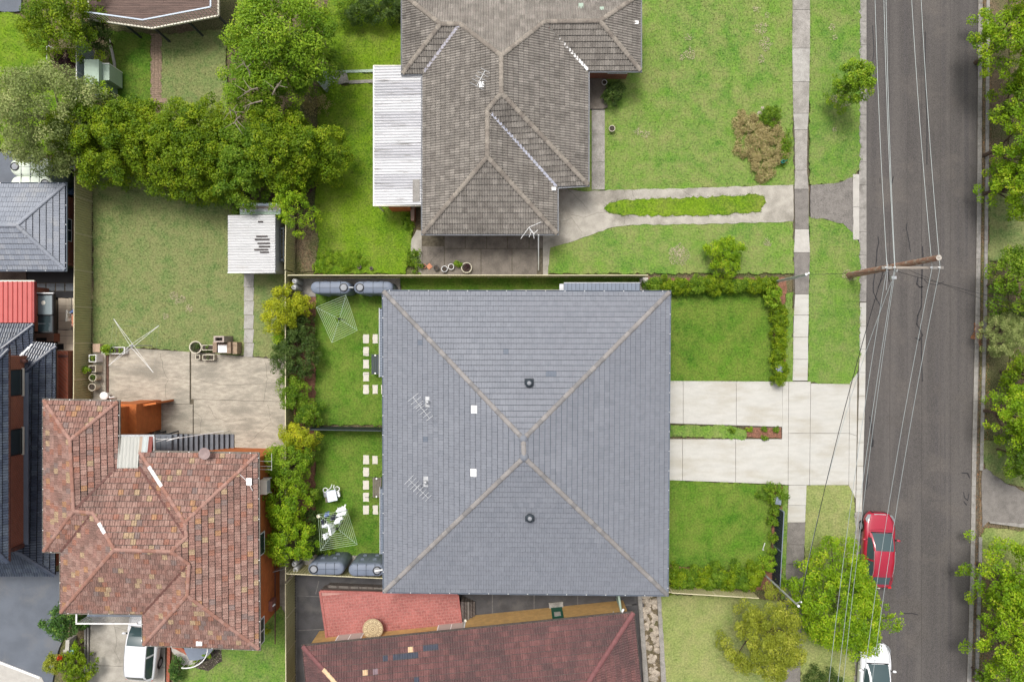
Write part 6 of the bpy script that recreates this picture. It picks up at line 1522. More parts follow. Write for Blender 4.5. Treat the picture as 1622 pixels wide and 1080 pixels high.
plant('round_shrub','round glossy green shrub at the upper corner of the clipped hedge','shrub',1226,468,16,16,1.5,'fresh',144,.22,.12,1.1,1.1)
for i in range(9): plant('hedge_shrub',['first','second','third','fourth','fifth','sixth','seventh','eighth','last'][i]+' shrub from the grey roof in the clipped hedge along the upper front lawn','shrub',1037+i*22.5,452,17,14,1.25,'hedge' if i%3 else 'mid',150+i,.26,.09,1.2,2.0,group='clipped hedge along the upper front lawn',z0=.2,fill=.6)
for i in range(7): plant('hedge_shrub',['first','second','third','fourth','fifth','sixth','last'][i]+' shrub from the top in the clipped hedge beside the pale footpath','shrub',1236.5+(1 if i%2 else -1),490+i*18,12.5,14,1.2,'hedge',160+i,.24,.09,1.2,1.9,group='clipped hedge beside the footpath',z0=.2,fill=.6)
for i in range(7): plant('hedge_shrub',['first','second','third','fourth','fifth','sixth','last'][i]+' shrub from the grey roof in the clipped hedge along the lower front lawn','shrub',1072+i*20.5,918-(3 if i>5 else 0),16.5,20,1.5,'mid' if i%2 else 'hedge',170+i,.28,.09,1.2,1.7,group='clipped hedge along the lower front lawn',z0=.2,fill=.6)
for i,(x,y,r) in enumerate(((1228,783,22),(1229,809,9),(1226,827,10),(1227,852,8),(1226,872,8),(1218,896,15))):
    plant('small_shrub', ['feathery shrub at the corner of the lower pale driveway','small shrub just below the lower letterbox','second small shrub along the charcoal fence','third small shrub along the charcoal fence','fourth small shrub along the charcoal fence','leafy variegated shrub at the foot of the steel service pole'][i],'shrub',x,y,r,r*(.75 if i==0 else 1),.9+.3*(i in (0,5)),'mid' if i<5 else 'fresh',180+i,.2,.09,1.0,1.1,z0=.05)
for i,(x,y) in enumerate(((1160,682),(1188,680),(1211,680),(1212,694),(1231,681))): plant('small_shrub',['pale seedling in the strip between the driveways, leftmost','yellowish seedling in the strip between the driveways','rounded tuft in the strip between the driveways','tuft at the lower side of the strip between the driveways','last tuft in the strip between the driveways, by the footpath'][i],'shrub',x,y,6,4.5,.35,'mid' if i!=1 else 'lime',190+i,.1,.06,.9,1.0,z0=.02,trunk=False)
plant('tree','bright green street tree covering the tail of the red car','tree',1334,955,69,78,5.2,'lime',200,.5,.13,1.1,1.5,trunkpos=(1322,960),rough=.14,fill=.6)
plant('tree','small leafy twig of the street tree reaching over the road','tree',1400,978,26,20,4.4,'lime',205,.25,.11,.6,.7,trunkpos=(1370,975),limbs=3)
plant('tree','yellow green flowering tree at the bottom beside the footpath','tree',1222,1012,53,68,5.5,'olive',201,.5,.10,1.1,1.2,trunkpos=(1225,1000),rough=.12)
plant('shrub','low dark shrub at the bottom beneath the two street trees','shrub',1305,1085,35,20,1.0,'dark',206,.3,.1,.8,1.0)
# trees beyond the road
RTR = [(1604,50,56,64,6.5,'lime',210,'bright green tree in the upper right corner beyond the road'),(1612,150,40,30,5,'mid',211,'small dark green crown below the upper right tree'),
 (1614,215,46,58,6.2,'lime',212,'bright yellow green tree beyond the road, second from the top'),(1606,285,38,48,5.6,'lime',213,'yellow green tree beyond the road across from the old crossover'),
 (1606,445,40,52,5.2,'mid',214,'green tree beyond the road across from the timber pole'),(1594,528,30,30,3.4,'grey',215,'soft grey green bush at the right edge beyond the road'),
 (1614,592,32,34,4.0,'hedge',216,'dark green bush beneath the grey green bush at the right edge'),(1600,660,36,44,5.2,'lime',217,'bright tree at the right edge opposite the pale driveways'),
 (1614,725,34,38,4.6,'mid',218,'green tree above the dark side driveway beyond the road'),(1604,930,62,54,6.2,'lime',219,'large bright green tree in the lower right, upper crown'),
 (1600,1020,62,60,6.0,'lime',220,'large bright green tree in the lower right corner'),(1560,1075,14,12,2.2,'mid',221,'small leafy shoot at the bottom beyond the road')]
for x,y,rx,ry,zt_,st_,sd_,lb_ in RTR: plant('tree' if st_!='grey' else 'bush', lb_, 'tree' if st_!='grey' else 'bush', x+(24 if rx>30 else 6),y,rx*.97,ry*1.04,zt_,st_,sd_,.5 if rx>30 else .3,.13 if st_!='grey' else .08,1.1,1.6,bark='darkbark',rough=.07)
plant('shrub','weedy undergrowth at the right edge above the grey green bush','shrub',1612,500,22,16,1.4,'dark',222,.3,.1,.9,1.0)
# shrubs between the rear yards
SH = [(446,491,31,36,3.0,'yellow','yellow green bush at the top of the planting bed beside the upper tanks'),(478,484,16,20,2.4,'yellow','yellow tipped bush touching the upper water tank slab'),
 (474,520,22,22,1.8,'dark','dark green shrub below the yellow green bush'),(464,562,34,38,2.6,'dark','dark olive shrub at the middle of the upper planting bed'),(442,535,14,12,1.8,'lime','small lime shoot left of the dark olive shrub'),
 (462,625,24,28,2.2,'mid','green shrub above the corner of the planting bed'),(488,655,24,20,2.0,'mid','round green shrub at the lower end of the upper bed'),
 (472,693,30,22,2.8,'yellow','bright yellow shrub at the division between the two beds'),(454,742,30,44,3.4,'fresh','tall green shrub below the bright yellow shrub'),(484,722,16,24,2.4,'mid','green shrub leaning over the top of the lower bed'),
 (450,800,38,34,3.6,'lime','wide bright green shrub covering the orange wall, upper'),(456,858,36,38,3.6,'lime','wide bright green shrub covering the orange wall, lower'),(494,786,13,15,1.6,'mid','small round shrub in the lower bed beside the trolley'),
 (492,820,14,14,1.5,'dark','small dark shrub in the lower bed beside the peg basket'),(490,862,22,26,1.8,'dark','dark leafy shrub above the lower water tank'),(515,874,14,6,1.0,'mid','thin leaves spilling over the upper edge of the lower tank')]
for i,(x,y,rx,ry,zt_,st_,lb_) in enumerate(SH): plant('shrub', lb_, 'shrub', x,y,rx,ry,zt_,st_,230+i,.34 if rx>20 else .22,.10,1.0,1.15,rough=.14)
# bottom left garden
plant('shrub','rounded glossy green shrub under the lower left corner of the terracotta roof','shrub',101,982,32,28,2.8,'glossy',260,.32,.15,1.1,1.2,aspect=.45)
plant('shrub','dark shrub tight against the lower left eave of the terracotta roof','shrub',128,985,15,16,2.0,'glossy',261,.28,.14,1.1,1.1)
plant('shrub','orange tinged round shrub on the edge of the blue grey driveway','shrub',84,1050,18,18,1.5,'olive',262,.26,.09,1.1,1.1)
plant('shrub','green hedge mass at the bottom left beside the concrete driveway','shrub',118,1062,22,30,1.8,'hedge',263,.3,.11,1.1,1.2)
plant('shrub','small lime green shrub above the bottom left hedge','shrub',120,1026,9,9,1.0,'lime',264,.2,.1,1.0,1.0)
plant('hedge_shrub','narrow dark green clipped hedge between the white car and the front lawn','hedge',277,1062,9,22,1.2,'glossy',265,.2,.07,1.2,1.3,z0=.1,rough=.05)
plant('round_shrub','small round lime topiary ball by the curved porch rail, larger','shrub',326,1035,8.5,9,.9,'lime',266,.18,.06,1.1,1.1,z0=.1,rough=.04)
plant('round_shrub','small round lime topiary ball by the curved porch rail, smaller','shrub',309,1045,6,5,.7,'lime',267,.15,.06,1.1,1.1,z0=.1,rough=.04)
plant('shrub','yellow flowering plant at the lower corner of the orange wall','plant',421,998,9,6,.7,'yellow',268,.15,.07,.9,1.0,trunk=False,z0=.05)
wl_ = thing('garden_wall', 'stepped low concrete block wall in the bottom left garden', 'wall', (*P2(104,1030),0))
MB().prism(PL([(104,1013),(110,1013),(109,1030),(103,1030)], .6), -.1, .6).build('block', MAT['palecon'], wl_); MB().prism(PL([(100,1029),(106,1029),(103,1060),(98,1060)], .5), -.1, .5).build('block', MAT['palecon'], wl_)
# a red flowering head and a blue bag
rf = thing('red_flowers', 'cluster of red flowers on the orange tinged round shrub', 'flowers', P(94,1041,1.5)); V, F = blades([(x,y) for x,y in [P2(91,1038,1.5),P2(98,1038,1.5),P2(98,1045,1.5),P2(91,1045,1.5)]], 900, .12, .03, 5, 1.45)
V = V-np.array(P(94,1041,1.5)); mo = bpy.data.objects.new('petals', fastmesh('petals', V, F, M('red_petal', (.60,.04,.02), .2, 9, .6))); C.objects.link(mo); mo.parent = rf
bg_ = thing('blue_chair', 'folded pale blue garden chair lying among the bottom left plants', 'chair', P(117,1031,.5), .5)
MB().box(-.22,.22,-.14,.14,.0,.04).build('seat', M('pale_blue_cloth', (.35,.60,.68), .05, 4, .7), bg_, local=True); 
for k in (-.2,.2): MB().tube([(-.35,k*.5-.1,-.45),(.3,k*.6+.1,.1)], .015, 5).build('frame', MAT['zinc'], bg_, local=True)

# ------------------------------------------------------------------ rocks in the strip
rock_src = []
for s_ in range(5):
    rng = np.random.default_rng(300+s_); m = MB(); n1_, n2_ = 5, 7
    m.v.append((0,0,.55))
    for i in range(1, n1_):
        for j in range(n2_):
            th_, ph_ = math.pi*i/n1_*.75, 2*math.pi*j/n2_; f = rng.uniform(.75, 1.2); m.v.append((math.sin(th_)*math.cos(ph_)*f, math.sin(th_)*math.sin(ph_)*f, math.cos(th_)*.55*f))
    for j in range(n2_): m.f.append((0, 1+j, 1+(j+1)%n2_)); m.m.append(0)
    for i in range(n1_-2):
        for j in range(n2_): a = 1+i*n2_+j; b = 1+i*n2_+(j+1)%n2_; m.f.append((a, a+n2_, b+n2_, b)); m.m.append(0)
    me = bpy.data.meshes.new('rock'); me.from_pydata(m.v, [], m.f); me.materials.append(MAT['rock']); rock_src.append(me)
rnd = random.Random(44)
for i in range(75):
    t = rnd.random(); y = 940+t*160; xl_ = 1016+t*13; xr_ = 1040+t*9; x = rnd.uniform(xl_+2, xr_-2); s_ = rnd.uniform(.08,.26); q = P2(x,y)
    o = bpy.data.objects.new('rock', rock_src[i%5]); C.objects.link(o); o.location = (q[0],q[1],-.03); o.scale = (s_,s_*rnd.uniform(.7,1.5),s_*.8); o.rotation_euler = (0,0,rnd.uniform(0,6))
    tag(o, 'pale rough rock in the narrow strip right of the red tiled house', 'rock', 'rocks in the narrow strip')
for i,(x,y,s_) in enumerate(((1198,186,.22),(1195,195,.15),(1203,180,.18),(1190,204,.12),(1208,172,.14),(1186,214,.12))):
    q = P2(x,y); o = bpy.data.objects.new('rock', rock_src[i%5]); C.objects.link(o); o.location = (q[0],q[1],.0); o.scale = (s_,s_,s_*.7); o.rotation_euler = (0,0,i)
    tag(o, 'pale rock edging the straw brown bush on the front lawn', 'rock', 'rocks edging the dry bush')
# green pod by the dry bush
gp = thing('watering_can', 'small teal watering can lying in the straw brown bush', 'can', P(1239,257,.3)); MB().lathe(0,0,[(.0,0),(.10,.01),(.11,.18),(.08,.2)],12).build('body', M('teal', (.02,.22,.2), .1, 4, .5), gp, local=True); MB().tube([(.08,0,.05),(.24,.08,.22)], .02, 6).build('spout', bpy.data.materials['teal'], gp, local=True)
# bare earth patches on lawns
def patch(px, py, r, seed, mat='soil'):
    rng = random.Random(seed); c_ = P2(px,py); pts = [(c_[0]+math.cos(t)*r*rng.uniform(.5,1.1), c_[1]+math.sin(t)*r*rng.uniform(.5,1.1)) for t in [i*math.pi/7 for i in range(14)]]
    V, F = blades(pts, 380, .02, .035, seed, .045, flat=True); return V, F
VV = []
for i,(x,y,r) in enumerate(((1074,407,.8),(1075,398,.5),(1090,60,.3),(1094,85,.45),(1080,92,.25),(1198,15,.3),(1206,45,.5),(1212,70,.55),(1205,95,.3),(1010,210,.3),(1022,212,.35),(1215,25,.25),(1318,45,.3),(1330,160,.7),(1322,60,.25),(1322,205,.2),(275,468,.3),(285,475,.4),(262,500,.25),(300,488,.3),(1215,385,.35),(1342,436,.45),(1352,438,.3),(975,150,.35),(885,22,.2))):
    VV.append(patch(x,y,r,i+900)[0])
V = np.concatenate(VV); o = bpy.data.objects.new('bare_patches', fastmesh('bare_patches', V, np.arange(len(V)).reshape(-1,3), M('dry_thatch', (.42,.35,.25), .3, 6, .95))); C.objects.link(o); tag(o, 'pale bare thatch patches scattered over the front and rear lawns', 'dry grass', kind='stuff')

# ------------------------------------------------------------------ pots, planters, barbecue
def pot(label, px, py, r, h, mat, plantstyle=None, seed=1, group=None):
    q = P(px, py, h); t = thing('plant_pot', label, 'plant pot', (q[0],q[1],0), 0, group)
    MB().lathe(0,0,[(0,0),(r*.7,0),(r*.95,h*.8),(r,h*.86),(r,h),(r*.84,h),(r*.82,h*.86),(0,h*.86)],24).build('pot', MAT[mat], t, local=True, smooth=False)
    MB().lathe(0,0,[(r*.83,h*.87),(0,h*.9)],20).build('soil', MAT['pottedsoil'], t, local=True)
    if plantstyle:
        rng = np.random.default_rng(seed); V, F, T = leaf_cloud([(0,0,h,r*.8),(r*.3,r*.2,h,r*.6)], .09, .7, rng); me = fastmesh('foliage', V, F, LEAF[plantstyle], T); o = bpy.data.objects.new('foliage', me); C.objects.link(o); o.parent = t
    return t
def trough(label, px, py, w_, d_, h, mat, plantstyle=None, seed=1, side=None):
    q = P(px, py, h); t = thing('planter_box', label, 'planter', (q[0],q[1],0)); m = MB()
    for a in ((-w_,w_,-d_,-d_+.04),(-w_,w_,d_-.04,d_),(-w_,-w_+.04,-d_+.04,d_-.04),(w_-.04,w_,-d_+.04,d_-.04)): m.box(a[0],a[1],a[2],a[3],0,h)
    m.build('box', MAT[mat], t, local=True); MB().box(-w_+.04,w_-.04,-d_+.04,d_-.04,.0,h-.06).build('soil', MAT['pottedsoil'], t, local=True)
    if plantstyle:
        rng = np.random.default_rng(seed); n = max(1, int(w_/.2)); V, F, T = leaf_cloud([(-w_*.7+1.4*w_*i/max(1,n-1) if n>1 else 0,0,h+.02,d_*.9) for i in range(n)], .09, .8, rng); me = fastmesh('foliage', V, F, LEAF[plantstyle], T); o = bpy.data.objects.new('foliage', me); C.objects.link(o); o.parent = t
trough('white square planter with green herbs beside the khaki fence', 146.5,567.5,.23,.23,.75,'white','fresh',1)
trough('cream square planter with a fern hanging over the khaki fence', 146,584,.22,.21,.75,'potc',None,2)
plant('fern','bright green fern leaning over the khaki fence rail','plant',139,586,8,7,1.1,'fresh',270,.16,.10,1.0,1.0,trunk=False,z0=.7)
pot('cream round urn with a sprout, upper of the two by the fence', 146.5,598,.24,.7,'potc','mid',3); pot('cream round urn of bare soil, lower of the two by the fence', 145.5,613,.24,.7,'potc')
trough('long white planter with bright leafy herbs by the old clothes line', 179,555,.72,.22,.45,'white','fresh',5); plant('shrub','bright leafy herb bush in the left end of the long white planter','plant',169,553,10,8,.9,'fresh',271,.2,.07,1.1,1.1,trunk=False,z0=.45)
MB_ = thing('cardboard_box','pale pink brown box between the fence and the herb planter','box',P(153,551,.3)); MB().box(-.22,.22,-.25,.25,-.3,0).build('body', M('faded_card',(.42,.30,.22),.1,4,.9), MB_, local=True); MB().box(-.23,.23,-.26,.26,0,.02).build('lid', bpy.data.materials['faded_card'], MB_, local=True)
sw = thing('plastic_tub', 'white plastic tub with a hose at the top edge of the terracotta roof', 'tub', P(164,627,.5)); MB().lathe(0,0,[(0,-.5),(.16,-.5),(.24,-.1),(.26,-.02),(.2,.02),(0,.06)],14).build('tub', MAT['white'], sw, local=True); MB().tube([(.2,-.05,-.2),(.36,-.12,-.1),(.5,-.1,-.3)], .05, 8).build('spout', MAT['white'], sw, local=True)
pot('large cream round planter ring at the left of the brick barbecue', 309.5,550,.40,.55,'potc','dark',6)
trough('narrow cream planter with green grass joining the ring and the barbecue', 329,550.5,.36,.17,.5,'potc','fresh',7); trough('cream rectangular planter of dry stems below the barbecue planters', 330,566,.37,.17,.4,'potc','dark',8); trough('small square cream planter left of the dry stem planter', 313,565.5,.14,.15,.4,'potc')
bq = thing('brick_barbecue', 'brick barbecue with white hot plate and square chimney in the rear yard', 'barbecue', (*P2(356,555),0))
c_ = P2(351.5,552,.9); 
MB().box(c_[0]-.30,c_[0]+.30,c_[1]-.28,c_[1]+.30,.0,.78).build('base', MAT['redbrick'], bq); MB().box(c_[0]-.28,c_[0]+.27,c_[1]-.25,c_[1]+.22,.78,.82).build('hot_plate', MAT['white'], bq)
MB().box(c_[0]-.56,c_[0]-.32,c_[1]-.25,c_[1]+.42,.0,.92).build('side_wall', MAT['brickpath'], bq); MB().box(c_[0]+.32,c_[0]+.56,c_[1]-.30,c_[1]+.40,.0,.92).build('side_wall', MAT['brickpath'], bq)
MB().box(c_[0]+.57,c_[0]+.86,c_[1]-.34,c_[1]+.4,.0,.7).build('bench', M('tan_brick',(.30,.22,.15),.2,6,.9), bq)
ch = MB(); cx_, cy_ = c_[0]+.0, c_[1]+.58
for a in ((-.32,.32,-.2,-.1),(-.32,.32,.1,.2),(-.32,-.22,-.1,.1),(.22,.32,-.1,.1)): ch.box(cx_+a[0],cx_+a[1],cy_+a[2],cy_+a[3],0,1.35)
ch.build('chimney', M('grey_brick',(.36,.30,.26),.15,8,.9), bq); MB().box(cx_-.22,cx_+.22,cy_-.1,cy_+.1,0,1.0).build('flue', MAT['blackhole'], bq)
# pots along the dark slabs under the brown house
pot('small square edged dark pot, leftmost of the row of pots', 672,421.5,.13,.25,'terracotta',group=None); 
tp = thing('terracotta_tile', 'loose salmon coloured square tile between the pots', 'tile', P(680,422,.1), .75); MB().box(-.15,.15,-.15,.15,-.08,0).build('slab', MAT['terracotta'], tp, local=True); MB().box(-.12,.12,-.12,.12,0,.015).build('face', MAT['terracotta'], tp, local=True)
pot('black round pot in the row below the brown roof', 691,424.5,.17,.3,'black'); pot('pale grey round pot in the row below the brown roof', 704,426,.2,.3,'zinc'); pot('white rimmed pot in the row below the brown roof', 714.5,422.5,.19,.3,'white')
pot('large cream ringed pot with pinkish stems at the right of the row', 739,424,.34,.35,'potc','purple',9); plant('shrub','bright green leafy plant between the white and the large cream pot','plant',725,417,7,6,.6,'fresh',272,.14,.07,1.0,1.0,trunk=False,z0=.1)
pot('small white round pot beside the porch of the brown house', 957.5,130.5,.17,.35,'white'); pot('cream ring planter on the grass right of the narrow path', 969.5,203.5,.2,.35,'potc')
pot('small dark ornament pot at the lower edge of the lush lawn', 569,423,.12,.25,'darkslab'); pot('second small dark ornament pot at the lower edge of the lush lawn', 588,425,.11,.2,'darkslab')

# ------------------------------------------------------------------ letterboxes
def letterbox(label, px, py, rz):
    q = P(px,py,1.0); t = thing('letterbox', label, 'letterbox', (q[0],q[1],0), rz, 'letterboxes by the driveways')
    MB().box(-.05,.05,-.05,.05,0,.7).build('post', MAT['darkfence'], t, local=True); MB().box(-.14,.16,-.2,.2,.7,1.0).build('box', MAT['grey'], t, local=True); MB().prism([(-.17,-.22),(.18,-.22),(.18,.22),(-.17,.22)], 1.0, 1.03).build('lid', MAT['slatblue'], t, local=True)
    MB().box(-.22,-.14,-.1,.1,.82,.88).build('mail', MAT['white'], t, local=True); MB().box(-.155,-.14,-.12,.12,.8,.84).build('slot', MAT['black'], t, local=True)
letterbox('dark grey letterbox in the hedge above the upper pale driveway', 1236,583,-.1); letterbox('dark grey letterbox beside the feathery shrub below the lower driveway', 1233,793,-.15)
gs = thing('garden_stake', 'small white stake at the edge of the lower front lawn', 'stake', P(1211,866,.3)); MB().tube([(0,-.25,-.3),(0.02,.25,.0)], .025, 6).build('stake', MAT['white'], gs, local=True); MB().box(-.05,.05,-.28,-.22,-.3,-.2).build('base', MAT['zinc'], gs, local=True)

# ------------------------------------------------------------------ power pole, wires, service poles
bp_ = P(1345,436,0); TOPZ = 9.1
pw = thing('power_pole', 'tall timber power pole with a crossarm leaning across the road in view', 'power pole', bp_)
MB().tube([(0,0,-.1),(0,0,4),(0,0,TOPZ)], .21, 14, .145).build('shaft', MAT['pole'], pw, local=True)
MB().lathe(0,0,[(.145,TOPZ+.002),(.12,TOPZ+.006),(0,TOPZ+.008)],16).build('pole_top', MAT['poletop'], pw, local=True); MB().lathe(0,0,[(.03,TOPZ+.008),(.0,TOPZ+.012)],8).build('pole_pith', MAT['darkslab'], pw, local=True)
zc = 8.2
a = P(1399,424,zc); b = P(1493,423.5,zc); cy_ = a[1]-bp_[1]
arm = MB().box(a[0]-bp_[0]-.05, b[0]-bp_[0]+.05, cy_-.06, cy_+.06, zc-.12, zc).build('crossarm', M('grey_crossarm', (.27,.235,.20), .2, 3, .8, stretch=(.5,5,1)), pw, local=True)
MB().box(b[0]-bp_[0]-.55, b[0]-bp_[0]+.06, cy_-.07, cy_+.07, zc-.05, zc+.012).build('arm_sleeve', MAT['kerb'], pw, local=True); MB().box(a[0]-bp_[0]-.06, a[0]-bp_[0]+.45, cy_-.07, cy_+.07, zc-.05, zc+.012).build('arm_sleeve', MAT['kerb'], pw, local=True)
ins = []
for px in (1405,1418,1476.5,1489):
    q = P(px,424,zc+.15); x_ = q[0]-bp_[0]; ins.append((q[0], q[1]))
    MB().lathe(x_,cy_,[(.02,zc),(.03,zc+.04),(.055,zc+.06),(.03,zc+.09),(.055,zc+.11),(.03,zc+.15),(.02,zc+.17)],12,cap1=True).build('insulator', MAT['white'], pw, local=True)
# service fittings
MB().box(P(1413,0,zc-.4)[0]-bp_[0]-.05, P(1418,0,zc-.4)[0]-bp_[0]+.05, cy_-.55, cy_-.4, zc-.55, zc-.35).build('terminal_box', MAT['zinc'], pw, local=True)
for k,(dx,dy) in enumerate(((-1.9,.6),(-1.7,.25),(-2.0,-.3),(-1.75,-.7),(-1.9,-1.1))): MB().tube([(a[0]-bp_[0]+.3,cy_,zc-.1),(dx,cy_+dy,zc-.45)], .018, 5).build('connector', MAT['black'] if k%2 else MAT['zinc'], pw, local=True)
MB().tube([(0,-.2,5.4),(-.05,-.34,5.45)], .035, 6).build('bolt', MAT['white'], pw, local=True)
def wire(label, pts, r, mat, group=None, name='power_line', sag=.0, n=10):
    """pts: list of (x,y,z); straight pieces with a sag between"""
    t = MB(); P_ = []
    for i in range(len(pts)-1):
        A, B = Vector(pts[i]), Vector(pts[i+1])
        for k in range(n+(i==len(pts)-2)): f = k/n; p = A.lerp(B, f); p.z -= 4*sag*f*(1-f); P_.append(p)
    o = t.tube(P_, r, 5).build(name, MAT[mat] if isinstance(mat, str) else mat); tag(o, label, 'power line', group); return o
def extend(a, b, k): return tuple(a[i]+(b[i]-a[i])*k for i in range(3))
LW = [(1386,1405,(1344,826),(1309,1080),'leftmost pale wire over the kerb side of the road'),(1400,1417,(1353,865),(1326,1080),'second pale wire from the left above the road'),
      (1444,1476.5,(1408,800),(1374,1013),'pale wire right of the road centre, third from the left'),(1459,1489,(1421,800),(1388.6,1018),'rightmost pale wire ending near the pole top')]
wpole = (None)
for xt, xi, mid, low, lab in LW:
    pin = P(xi, 424, zc+.17); zt = 7.55; top = P(xt, 0, zt); far = extend(pin, top, 2.9); far = (far[0], far[1], zc+.1)
    # natural sag: parabola through the pole, the point at the top edge and the far pole
    d1 = abs(top[1]-pin[1]); D = abs(far[1]-pin[1]); f = d1/D; s = ((pin[2]+(far[2]-pin[2])*f)-zt)/(4*f*(1-f))
    wire(lab+', upper span', [pin, far], .012, 'wire', 'power lines above the road', sag=s, n=26)
    m1 = P(*mid, 7.45); far2 = extend(pin, m1, 3.0); far2 = (far2[0], far2[1], zc+.1); f = abs(m1[1]-pin[1])/abs(far2[1]-pin[1]); s = ((pin[2]+(far2[2]-pin[2])*f)-7.45)/(4*f*(1-f))
    wire(lab+', lower span', [pin, far2], .012, 'wire', 'power lines above the road', sag=s, n=26)
pin = P(1418,428,zc-.1); top = P(1402.5,0,7.2); far = extend(pin, top, 2.9); wire('pale wire doubled beside the second upper wire', [pin, (far[0],far[1],zc-.2)], .012, 'wire', 'power lines above the road', sag=.9, n=26)
m1 = P(1335,1080,7.1); far = extend(pin, m1, 2.0); wire('thin pale wire nearest the kerb in the lower span', [pin, (far[0],far[1],zc-.2)], .011, 'wire', 'power lines above the road', sag=.9, n=26)
far_poles = []
for (yy, k) in ((1, 2.9), (-1, 3.0)):
    base = extend(P(1447,424,zc), P(1422,0,7.55) if yy > 0 else P(1381,832,7.45), k); c2 = copy_tree(pw); c2.location = (base[0]+1.0, base[1], 0)
    c2['label'] = 'next timber power pole up the road, outside the photo' if yy > 0 else 'next timber power pole down the road, outside the photo'
def spole(label, b, t_, h, group='steel service poles'):
    a = P(*b, 0); q = thing('service_pole', label, 'pole', a, 0, group)
    MB().tube([(0,0,-.05),(0,0,h)], .06, 10, .055).build('tube', MAT['zinc'], q, local=True); MB().lathe(0,0,[(.07,h-.02),(.07,h+.03),(.02,h+.05)],12,cap1=True).build('cap', MAT['white'], q, local=True)
    MB().tube([(0,0,h-.4),(.28,.1,h-.35)], .025, 6).build('bracket', MAT['zinc'], q, local=True); MB().lathe(.28,.1,[(.05,h-.42),(.05,h-.3)],8,cap1=True).build('insulator', MAT['white'], q, local=True); return a
s1 = spole('slim steel service pole at the upper hedge, its top over the footpath', (1222,447), None, 5.1); s2 = spole('slim steel service pole leaning over the footpath end of the yellow green tree', (1206,905), None, 5.6)
pA = P(1402,436,zc-.3)
wire('thin black service cable from the pole to the upper steel service pole', [(s1[0]+.1,s1[1],5.0), P(1398,430,zc-.3)], .013, 'cable', name='service_cable', sag=.35, n=14)
wire('second cable beside the upper steel service pole', [P(1222,447,.4) if False else (s1[0]+.05,s1[1]-.08,.1), (s1[0]+.05,s1[1]-.08,5.0)], .02, 'blue', name='service_cable', n=2)
wire('long black service cable crossing the pale driveway apron', [P(1399,430,zc-.3), (s2[0]+.1,s2[1],5.5)], .018, 'cable', name='service_cable', sag=.45, n=20)
wire('long pale service cable crossing the pale driveway apron', [P(1412,446,zc-.4), (s2[0]+.22,s2[1]+.1,5.3)], .012, 'wire', name='service_cable', sag=.85, n=20)
wire('black service cable going to the right above the road', [P(1414,428,zc-.3), P(1700,500,6.0)], .012, 'cable', name='service_cable', sag=.3, n=14)
wire('second black service cable going to the right above the road', [P(1440,428,zc-.3), P(1700,520,6.0)], .01, 'cable', name='service_cable', sag=.5, n=14)
wire('short black service cable down to the brown house and its bracket', [P(1402,420,zc-.2), P(1020,240,2.6)], .006, 'cable', name='service_cable', sag=.6, n=14) if False else None

